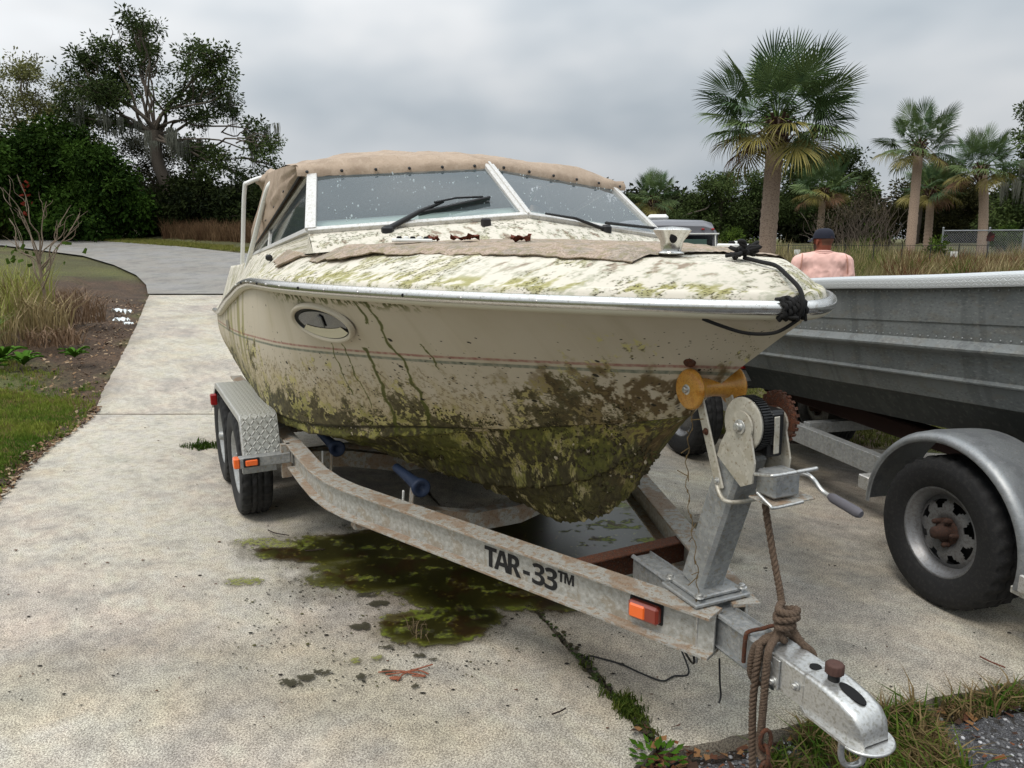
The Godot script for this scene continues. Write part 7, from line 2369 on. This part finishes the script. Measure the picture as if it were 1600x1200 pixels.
func build_small() -> void:
	# algae puddle on the concrete, a film a few millimetres thick
	var g := G.new()
	var rows := []; var uvs := []
	for i in 17:
		var row := PackedVector3Array(); var ur := []
		for j in 17:
			row.append(gv(-1.7 + 3.2 * j / 16.0, 5.3 - 3.2 * i / 16.0, 0.0095)); ur.append(Vector2(j / 16.0, i / 16.0))
		rows.append(row); uvs.append(ur)
	g.grid(rows, false, false, uvs)
	var pt := puddle_texture()
	var pm := mat(Color.WHITE, 1.0); pm.albedo_texture = pt[0]; pm.transparency = BaseMaterial3D.TRANSPARENCY_ALPHA; pm.roughness_texture = pt[1]; pm.roughness_texture_channel = BaseMaterial3D.TEXTURE_CHANNEL_RED
	kind(small("algae_puddle", g, pm, "dark wet algae puddle and green scum spreading from under the boat", "puddle"), "stuff")
	# moss and weeds in the joint, crumbs of dirt on the slabs
	var tuft := blades(9, 0.03, 0.05, 0.006, 0.7, 31)
	var lump := G.new(); lump.ball(Vector3.ZERO, Vector3(1, 0.6, 1), 6, 4)
	var lm := lump.mesh()
	var xf := []; var cl := []
	for i in 900:
		var t := rng.randf()
		var p := Vector2(0.48, 2.13).lerp(Vector2(-0.2, 3.75), t)
		var dens := 0.35 + 0.65 * smoothstep(0.30, 0.05, absf(t - 0.13)) 
		if t < 0.03: dens = 1.0
		if rng.randf() > dens: continue
		var r := rn(0.003, 0.012)
		xf.append(Transform3D(Basis(Vector3.UP, rn(0, 6)).scaled(Vector3(r, r * 0.7, r)), Vector3(p.x + rng.randfn() * 0.012, rn(-0.02, 0.006), -p.y + rng.randfn() * 0.012)))
		cl.append(lin(0.13, 0.11, 0.08).lerp(lin(0.22, 0.20, 0.12), rng.randf()) if rng.randf() < 0.6 else lin(0.20, 0.25, 0.09))
	kind(tag(many("joint_moss", lm, M.matte, xf, self, cl), "dark moss and grit filling the joint between the slabs", "moss"), "stuff")
	xf = []; cl = []
	for i in 330:
		var t := rn(0.02, 0.32)
		var p := Vector2(0.48, 2.13).lerp(Vector2(-0.2, 3.75), t)
		if rng.randf() > smoothstep(0.07, 0.0, absf(t - 0.11)) + 0.03: continue
		xf.append(Transform3D(Basis(Vector3.UP, rn(0, 6)).scaled(Vector3.ONE * rn(0.5, 1.0)), Vector3(p.x + rng.randfn() * 0.018, -0.006, -p.y + rng.randfn() * 0.015)))
		cl.append(lin(0.20, 0.29, 0.10).lerp(lin(0.34, 0.37, 0.16), rng.randf()))
	for i in 70:
		xf.append(Transform3D(Basis(Vector3.UP, rn(0, 6)).scaled(Vector3.ONE * rn(0.6, 1.3)), Vector3(-2.34 + rng.randfn() * 0.10, 0.0, -5.62 + rng.randfn() * 0.05)))
		cl.append(lin(0.22, 0.30, 0.10))
	kind(tag(many("joint_grass", tuft, M.leaf, xf, self, cl), "small green grass growing out of the slab joint", "grass"), "stuff")
	xf = []; cl = []
	for i in 900:
		var d := 2.2 + 6.0 * pow(rng.randf(), 1.3)
		var x := rn(-0.75, 0.75) * d
		if x < sp(EDGE, d) + 0.1: continue
		if d > 5.6 and x > 0.3: continue
		var r := rn(0.0015, 0.004) * (1.8 if rng.randf() < 0.08 else 1.0)
		xf.append(Transform3D(Basis(Vector3.UP, rn(0, 6)).scaled(Vector3(r * rn(1, 2.2), r * 0.5, r)), gv(x, d, 0.004)))
		cl.append(lin(0.12, 0.10, 0.08) if rng.randf() < 0.75 else lin(0.34, 0.22, 0.15))
	for i in 500:
		var a := rn(0, TAU); var q := pow(rng.randf(), 0.5)
		var p := Vector2(-0.55 + cos(a) * 0.7 * q, 2.95 + sin(a) * 0.55 * q)
		var r := rn(0.0012, 0.0045) * (1.8 if rng.randf() < 0.06 else 1.0)
		xf.append(Transform3D(Basis(Vector3.UP, rn(0, 6)).scaled(Vector3(r * rn(1, 1.7), r * 0.35, r)), gv(p.x, p.y, 0.005)))
		cl.append(lin(0.12, 0.11, 0.07) if rng.randf() < 0.7 else lin(0.27, 0.26, 0.09))
	kind(tag(many("dirt_crumbs", lm, M.matte, xf, self, cl), "dark crumbs of dirt and droppings scattered over the concrete", "dirt"), "stuff")
	# chippings, dead grass and live tufts at the mouth of the drive
	xf = []; cl = []
	for i in 6500:
		var x := rn(0.35, 3.4)
		var f := 2.13 + (x - 0.54) * 0.27
		var d := f - 0.02 - 0.75 * rng.randf()
		if x > 0.95 and x < 1.55 and rng.randf() < 0.6: continue
		var r := rn(0.0025, 0.008)
		xf.append(Transform3D(Basis.from_euler(Vector3(rn(0, 6), rn(0, 6), 0)).scaled(Vector3(r, r * 0.8, r * 1.2)), Vector3(x, -0.047 + r * 0.2, -d)))
		var v := rn(0.28, 0.55) if rng.randf() < 0.85 else rn(0.6, 0.8)
		cl.append(lin(v, v, v * 1.01))
	kind(tag(many("gravel", lm, M.matte, xf, self, cl), "grey chippings on the asphalt at the front edge of the concrete", "gravel"), "stuff")
	xf = []; cl = []
	var tall := blades(12, 0.03, 0.16, 0.007, 0.95, 32)
	for i in 520:
		var x := 0.80 + 0.62 * pow(rng.randf(), 0.9)
		if i > 430: x = rn(1.5, 2.4)
		var f := 2.13 + (x - 0.54) * 0.27
		var d := f - 0.03 - 0.55 * pow(rng.randf(), 1.4)
		if x < 0.95 and d > f - 0.12: continue
		if i > 430 and d < f - 0.10: d = f - rn(0.02, 0.10)
		xf.append(Transform3D(Basis.from_euler(Vector3(rn(-0.2, 0.2), rn(0, TAU), rn(-0.2, 0.2))).scaled(Vector3.ONE * rn(0.5, 1.1)), Vector3(x, -0.05, -d)))
		var dry := rng.randf() < (0.45 if x < 1.3 else 0.6)
		cl.append(lin(0.50, 0.43, 0.30) * rn(0.7, 1.2) if dry else lin(0.22, 0.33, 0.10).lerp(lin(0.36, 0.42, 0.16), rng.randf()))
	kind(tag(many("edge_grass", tall, M.leaf, xf, self, cl), "green and dead grass below the coupler at the slab's edge", "grass"), "stuff")
	xf = []; cl = []
	var bit := G.new(); bit.quad(Vector3(-0.5, 0, -0.22), Vector3(0.5, 0.16, -0.25), Vector3(0.45, 0.02, 0.25), Vector3(-0.5, 0.12, 0.22))
	for i in 420:
		var x := rn(0.30, 2.6)
		var f := 2.13 + (x - 0.54) * 0.27
		var d := f - 0.04 - 0.35 * pow(rng.randf(), 2.0)
		if i < 120: x = 0.47 + rng.randfn() * 0.06; d = 2.10 + rng.randfn() * 0.06
		var s := rn(0.012, 0.045)
		xf.append(Transform3D(Basis.from_euler(Vector3(rn(-0.5, 0.5), rn(0, TAU), rn(-0.5, 0.5))).scaled(Vector3(s, s, s * 0.8)), Vector3(x, (-0.035 if d < f else 0.008) + rn(0, 0.012), -d)))
		cl.append([lin(0.42, 0.25, 0.14), lin(0.33, 0.20, 0.13), lin(0.50, 0.36, 0.22), lin(0.24, 0.16, 0.11)][i % 4])
	kind(tag(many("dead_leaves", bit.mesh(), M.matte, xf, self, cl), "brown dead leaves along the front edge of the slabs", "leaves"), "stuff")
	# low green weed at the corner of the slabs
	var weed := thing("low_weed", "low green weed growing at the corner between the two front slabs", "weed", Vector3(0.46, -0.04, -2.08))
	for k in 34:
		g = G.new()
		var a := k * 2.4; var r := 0.02 + 0.07 * sqrt(k / 34.0)
		var c := Vector3(cos(a) * r, 0.035 + 0.03 * rn(0, 1), sin(a) * r * 0.7)
		var d := Vector3(cos(a), 0.3, sin(a)).normalized() * rn(0.014, 0.024); var s := Vector3(-sin(a), 0, cos(a)) * rn(0.007, 0.012)
		g.tint = lin(0.24, 0.36, 0.11) * rn(0.75, 1.25)
		g.tri(c - d, c + s, c + d); g.tri(c - d, c + d, c - s)
		part("leaf", g, M.leaf, weed, true)
	build_ropes()
	build_litter()
	build_fence()

func build_ropes() -> void:
	# old rope from the winch, knotted round the tongue
	var g := rope_mesh(dense([B(0.078, 0.0, 0.985), B(0.055, 0.0, 0.88), B(0.02, -0.002, 0.77), B(-0.012, 0.0, 0.69), B(-0.022, 0.0, 0.655)], 0.003), 0.0095, 9.0)
	var knot := rope_mesh(dense([B(-0.022, 0.0, 0.66), B(-0.045, 0.03, 0.655), B(-0.06, 0.0, 0.645), B(-0.04, -0.035, 0.642), B(-0.015, -0.005, 0.632), B(-0.04, 0.03, 0.628), B(-0.065, 0.004, 0.636), B(-0.045, -0.03, 0.625), B(-0.02, 0.0, 0.612), B(-0.045, 0.026, 0.607), B(-0.058, -0.004, 0.61), B(-0.035, -0.02, 0.60), B(-0.025, 0.01, 0.585), B(-0.04, 0.008, 0.57), B(-0.030, -0.01, 0.555)], 0.003), 0.0105, 16.0)
	var wrap := rope_mesh(dense([B(-0.030, 0.0, 0.565), B(-0.02, 0.05, 0.560), B(0.0, 0.062, 0.53), B(0.01, 0.060, 0.46), B(0.012, 0.03, 0.418), B(0.0, -0.03, 0.418), B(-0.005, -0.060, 0.46), B(-0.01, -0.060, 0.54), B(-0.015, -0.02, 0.563), B(-0.012, 0.045, 0.558), B(-0.02, 0.066, 0.52), B(-0.012, 0.066, 0.40), B(-0.012, 0.062, 0.30), B(-0.02, 0.060, 0.20), B(-0.04, 0.062, 0.10), B(-0.05, 0.07, 0.01)], 0.003), 0.0105, 40.0)
	var two := rope_mesh(dense([B(-0.025, 0.0, 0.58), B(-0.045, 0.05, 0.562), B(-0.052, 0.066, 0.53), B(-0.050, 0.066, 0.42), B(-0.046, 0.063, 0.34), B(-0.040, 0.060, 0.27), B(-0.055, 0.062, 0.24)], 0.003), 0.0105, 20.0)
	var tail := rope_mesh(dense([B(-0.045, -0.015, 0.60), B(-0.065, -0.035, 0.56), B(-0.08, -0.062, 0.53), B(-0.082, -0.066, 0.48)], 0.003), 0.0105, 8.0)
	var o := thing("rope", "frayed brown rope hanging from the winch and knotted round the tongue", "rope", Vector3.ZERO)
	for q in [["length", g], ["knot", knot], ["turns", wrap], ["doubled_end", two], ["tail", tail]]: part(q[0], q[1], M.rope, o)
	# rusty chain links tangled in the rope end
	var ch := thing("chain", "short rusty chain hanging with the rope below the tongue", "chain", Vector3.ZERO)
	var at := [[0.30, 0.2], [0.255, 1.7], [0.21, 0.1], [0.165, 1.6], [0.12, 0.3]]
	for i in at.size():
		g = G.new()
		var p := []
		for k in 25:
			var a := TAU * k / 24
			var v := Vector3(0.016 * cos(a), 0.030 * sin(a), 0.0).rotated(Vector3.UP, at[i][1])
			p.append(B(-0.062 - 0.004 * i, 0.062, at[i][0]) + v)
		g.tube(p, 0.0055, 8, false)
		part("link", g, M.rust, ch)
	# black cord lashed at the bow
	var bo := thing("black_cord", "black cord knotted on the foredeck and lashed round the bow rail", "rope", Vector3.ZERO)
	g = G.new()
	g.tube(dense([B(0.20, 0.0, deck_y(0.20, 0.0) + 0.010), B(0.14, 0.0, deck_y(0.14, 0.0) + 0.010), B(0.08, 0.002, deck_y(0.08, 0.0) + 0.012), B(0.035, 0.008, deck_y(0.035, 0.0) + 0.016), B(-0.015, 0.014, 1.482), B(-0.036, 0.02, 1.455), B(-0.037, 0.02, 1.43), B(-0.02, 0.02, 1.405)], 0.008), 0.0055, 8)
	g.tube(dense([B(-0.02, 0.015, 1.405), B(0.015, 0.05, 1.372), B(0.06, 0.10, 1.368), B(0.10, 0.15, 1.385), B(0.12, 0.19, 1.402)], 0.008), 0.0045, 8)
	part("line", g, M.rope_black, bo)
	g = G.new()
	var p := []
	for k in 160:
		var t := 0.36 + 0.42 * k / 159.0
		var a := TAU * 14.0 * t
		var s := 0.02 + 0.022 * absf(t - 0.45); var l := lerpf(0.11, -0.035, t)
		var r := 0.024 + 0.004 * sin(k * 1.7)
		s = sp([0.0, 0.0, 0.05, 0.012, 0.11, 0.045], absf(l + 0.0)) - 0.01
		p.append(B(s, l, 1.432 + 0.0) + Vector3(0, cos(a) * r, 0) + (B(-1, 0, 0) - B(0, 0, 0)) * sin(a) * r)
	g.tube(p, 0.0055, 7)
	for k in 16:
		var q := B(-0.005 + rn(-0.015, 0.02), rn(-0.01, 0.045), 1.43 + rn(-0.02, 0.025))
		g.tube(curve([q, q + Vector3(rn(-1, 1), rn(-1, 1), rn(0, 1)) * 0.012, q + Vector3(rn(-1, 1), rn(-1.2, 0.6), rn(0, 1)) * 0.02], 6), 0.004, 6)
	part("lashing", g, M.rope_black, bo)
	g = G.new()
	for k in 14:
		var c := B(0.205, 0.0, deck_y(0.2, 0.0) + 0.025)
		var q := c + Vector3(rn(-0.035, 0.035), rn(-0.012, 0.02), rn(-0.03, 0.03))
		g.tube(curve([q, q + Vector3(rn(-1, 1), rn(-0.5, 0.6), rn(-1, 1)) * 0.025, q + Vector3(rn(-1, 1), rn(-0.3, 0.5), rn(-1, 1)) * 0.03, c], 14), 0.0055, 6)
	part("knot", g, M.rope_black, bo)
	# dangling weed string under the stem
	g = G.new()
	var pts := []
	for k in 40:
		var t := k / 39.0
		pts.append(B(0.25 + 0.03 * sin(t * 5), 0.10 - 0.02 * t + 0.006 * sin(k * 1.3), lerpf(1.13, 0.57, t)))
	g.tube(pts, 0.0013, 5)
	for k in 30:
		var q: Vector3 = pts[rng.randi_range(2, 39)]
		if k % 3: g.ball(q, Vector3(rn(0.001, 0.003), rn(0.002, 0.008), rn(0.001, 0.003)), 6, 4)
		else: g.tube([q, q + Vector3(rn(-0.03, 0.03), rn(-0.03, 0.02), rn(-0.02, 0.02))], 0.0015, 4)
	small("weed_string", g, mat(Color(0.40, 0.33, 0.21), 1.0), "thin string of dried weed dangling before the bow post", "string")
	# electrical lead lying on the slab
	g = G.new()
	g.tube(dense([B(0.24, 0.07, 0.40), B(0.235, 0.075, 0.36), Vector3(0.62, 0.12, -2.56), Vector3(0.66, 0.012, -2.52), Vector3(0.60, 0.008, -2.50), Vector3(0.55, 0.008, -2.47), Vector3(0.48, 0.008, -2.52), Vector3(0.42, 0.008, -2.575), Vector3(0.36, 0.008, -2.61), Vector3(0.30, 0.008, -2.635), Vector3(0.28, 0.004, -2.60)], 0.01), 0.0035, 7)
	small("lead", g, M.black, "thin black electrical lead drooping from the trailer rail onto the slab", "cable")
	g = G.new()
	g.tube(dense([B(0.17, 0.03, 0.40), B(0.16, 0.032, 0.33), B(0.155, 0.03, 0.29), B(0.15, 0.04, 0.27)], 0.01), 0.003, 6)
	small("wire_end", g, M.black, "short cut wire end below the trailer's tongue", "cable")

func build_litter() -> void:
	# oak leaves lying on the deck cover
	var spots := [[1.30, 0.40, 0.12, "rusty curled oak leaf near the middle of the deck cover"], [1.06, 0.28, 0.085, "small red brown leaf nearer the bow on the deck cover"], [1.47, 0.47, 0.06, "dark shrivelled leaf beside the white deck vent"]]
	for q in spots:
		var g := G.new()
		var c := V(q[0], q[1], deck_y(q[0], q[1]) + 0.018)
		var w := BOW + c.rotated(Vector3.BACK, -0.012).rotated(Vector3.UP, YAW)
		var L: float = q[2]
		var n := noise(int(L * 1000), 14.0, 2)
		var rows := []
		for i in 7:
			var row := PackedVector3Array()
			for j in 9:
				var u := j / 8.0 - 0.5; var v := i / 6.0 - 0.5
				var half := 0.30 * sqrt(maxf(0.02, 1.0 - 4.0 * u * u)) * (1.0 + (0.45 if j % 2 else -0.25))     # lobed outline
				row.append(w + Vector3(u * L, L * (0.5 * v * v + 0.3 * u * u) * 0.7 + 0.02 * n.get_noise_2d(u * 6, v * 6), v * 2.0 * half * L).rotated(Vector3.UP, L * 30.0))
			rows.append(row)
		g.grid(rows, false, true)
		small("fallen_leaf", g, mat(Color(0.40, 0.20, 0.13), 0.9), q[3], "leaf")
	# dried red-brown weed lying in front of the puddle
	var g := G.new()
	var o := Vector3(-0.40, 0.008, -2.50)
	for q in [[Vector3(-0.07, 0, -0.01), Vector3(0.0, 0.004, -0.02), Vector3(0.10, 0.01, -0.06)], [Vector3(-0.02, 0, 0.03), Vector3(0.0, 0.004, -0.01), Vector3(0.05, 0.004, -0.03), Vector3(0.09, 0.002, -0.01)], [Vector3(-0.10, 0.0, -0.025), Vector3(-0.03, 0.002, -0.03), Vector3(0.02, 0.004, -0.02)], [Vector3(0.0, 0.004, -0.02), Vector3(0.08, 0.0, 0.0), Vector3(0.03, 0.004, 0.005)]]:
		var p := []
		for v in q: p.append(o + v)
		g.tube(curve(p, 14), 0.0028, 5)
	g.ball(o + Vector3(-0.03, 0.002, 0.015), Vector3(0.025, 0.004, 0.012), 8, 4)
	small("dried_weed", g, mat(Color(0.55, 0.32, 0.23), 0.9), "dried reddish strand of weed on the concrete before the small puddle", "weed")
	# tuft of dead grass in the small puddle
	var t := obj("dead_tuft", blades(40, 0.05, 0.09, 0.004, 1.6, 41), vc(mat(Color(0.40, 0.34, 0.24), 0.95)), self, Transform3D(Basis(), Vector3(-0.38, 0.004, -2.80)))
	tag(t, "flattened tuft of dead grass lying in the small algae puddle", "grass")
	# twigs and curled leaf on the right slab
	for q in [[-1.28, 3.85, 0.5, 0.16, "thin dark twig on the concrete near the trailer's left wheel"], [-1.02, 3.62, -0.2, 0.10, "short bent twig beside the puddle's far left end"], [1.83, 2.58, 1.0, 0.09, "red brown curled twig on the slab's front right corner"], [0.16, 2.28, -0.6, 0.06, "short black twig on the slab left of the joint"], [0.15, 3.24, 0.1, 0.35, "black stick lying in the large puddle"]]:
		g = G.new()
		var d: Vector3 = Vector3(cos(q[2]), 0, sin(q[2])) * float(q[3])
		var p0 := Vector3(q[0], 0.016, -q[1])
		g.tube(curve([p0 - d * 0.5, p0 + Vector3(-d.z, 0.03, d.x) * 0.12, p0 + d * 0.5], 12), 0.003, 5)
		small("twig", g, mat(Color(0.16, 0.11, 0.09), 0.95) if q[0] < 1 else mat(Color(0.38, 0.20, 0.13), 0.9), q[4], "twig")
	# white scraps on the bank
	for q in [[-6.05, 11.55, 0.17, "larger white plastic scrap on the bare bank"], [-5.65, 10.75, 0.13, "smaller white plastic scrap nearer the drive"], [-5.40, 10.45, 0.08, "tiny white paper scrap beside the drive's edge"]]:
		g = G.new()
		var n := noise(int(q[2] * 1000), 9.0, 2)
		var rows := []
		for i in 7:
			var row := PackedVector3Array()
			for j in 9:
				var p := Vector3((j / 8.0 - 0.5) * q[2] * 1.5, 0, (i / 6.0 - 0.5) * q[2])
				row.append(gv(q[0], q[1], 0.20) + p + Vector3(0, 0.40 * q[2] * n.get_noise_2d(p.x * 4, p.z * 4) + 0.02, 0))
			rows.append(row)
		g.grid(rows, false, true)
		small("plastic_scrap", g, mat(Color(0.86, 0.88, 0.88), 0.5), q[3], "litter")

func build_fence() -> void:
	# silver chain-link fence on the right
	var f := thing("wire_fence", "silver chain link fence with a top rail at the right of the weeds", "fence", Vector3.ZERO)
	var x0 := 14.35; var x1 := 22.5
	var D := func(x: float) -> float: return 25.3 + (x - 14.35) * 0.05
	var P := func(x: float, y: float) -> Vector3: return gv(x, D.call(x), y)
	var g := G.new()
	g.tube([P.call(x0, 1.22), P.call(x1, 1.26)], 0.022, 8)
	part("top_rail", g, M.mudguard, f)
	for x in [x0, 15.95, 17.15, 18.9, 20.9]:
		g = G.new(); g.tube([P.call(x, -0.1), P.call(x, 1.30)], 0.030, 8); g.ball(P.call(x, 1.31), Vector3(0.036, 0.03, 0.036), 8, 5)
		part("post", g, M.mudguard, f)
	g = G.new()
	var x := x0 - 1.2
	while x < x1:
		for s in [1.0, -1.0]:
			var a := x if s > 0 else x + 1.2
			var p := P.call(clampf(a, x0, x1), 0.0 if a >= x0 and a <= x1 else absf(a - clampf(a, x0, x1)))
			var e: float = a + 1.2 * s
			var q := P.call(clampf(e, x0, x1), 1.2 if e >= x0 and e <= x1 else 1.2 - absf(e - clampf(e, x0, x1)))
			if p.distance_to(q) > 0.05: g.tube([p, q], 0.0035, 4, false)
		x += 0.085
	kind(part("mesh_wire", g, M.mudguard, f), "stuff")
	# dark low fence further left
	var b := thing("wire_fence", "low black wire fence behind the man and the tall palm's foot", "fence", Vector3.ZERO)
	var bm := mat(Color(0.16, 0.155, 0.15), 0.8)
	for k in 9:
		var px := 7.4 + k * 0.85
		g = G.new(); g.tube([gv(px, 22.6, -0.1), gv(px, 22.6, 0.90)], 0.014, 6)
		part("post", g, bm, b)
	g = G.new()
	for y in [0.86]: g.tube([gv(7.3, 22.6, y), gv(14.3, 22.6, y)], 0.008, 6)
	part("rail", g, bm, b)
	g = G.new()
	for k in 90: g.tube([gv(7.4 + k * 0.076, 22.6, 0.05), gv(7.4 + k * 0.076, 22.6, 0.86)], 0.004, 4, false)
	kind(part("mesh_wire", g, bm, b), "stuff")
	# notices
	for q in [[8.36, 22.2, 0.62, 0.17, 0.26, 0.0, "small white upright notice on the black fence left of the man"], [14.2, 24.3, 0.50, 0.28, 0.18, 0.2, "low white board among weeds before the silver fence"]]:
		var s := thing("notice", q[6], "sign", gv(q[0], q[1]))
		g = G.new(); g.box(Vector3(0, q[2], 0.03), Vector3(q[3], q[4], 0.02), 0.004, Basis(Vector3.UP, q[5]))
		part("board", g, M.whitepaint, s)
		g = G.new(); g.tube([Vector3(0, -0.1, 0), Vector3(0, q[2], 0)], 0.018, 6)
		part("stake", g, M.mudguard, s)
	# dark bow or wreath tied to a fence post
	var w := thing("wreath", "dark red brown ribbon wreath tied to a silver fence post", "wreath", P.call(15.95, 1.02) + Vector3(0, 0, 0.06))
	for k in 12:
		g = G.new()
		var a := TAU * k / 12.0 + rn(-0.2, 0.2); var r := rn(0.11, 0.20)
		var d := Vector3(cos(a), sin(a), rn(-0.1, 0.3)); var sd := Vector3(-sin(a), cos(a), 0)
		g.quad(Vector3.ZERO, d * r * 0.6 + sd * 0.06, d * r, d * r * 0.6 - sd * 0.06)
		part("ribbon", g, mat(Color(0.20, 0.10, 0.09) if k % 3 else Color(0.32, 0.12, 0.10), 0.9), w)
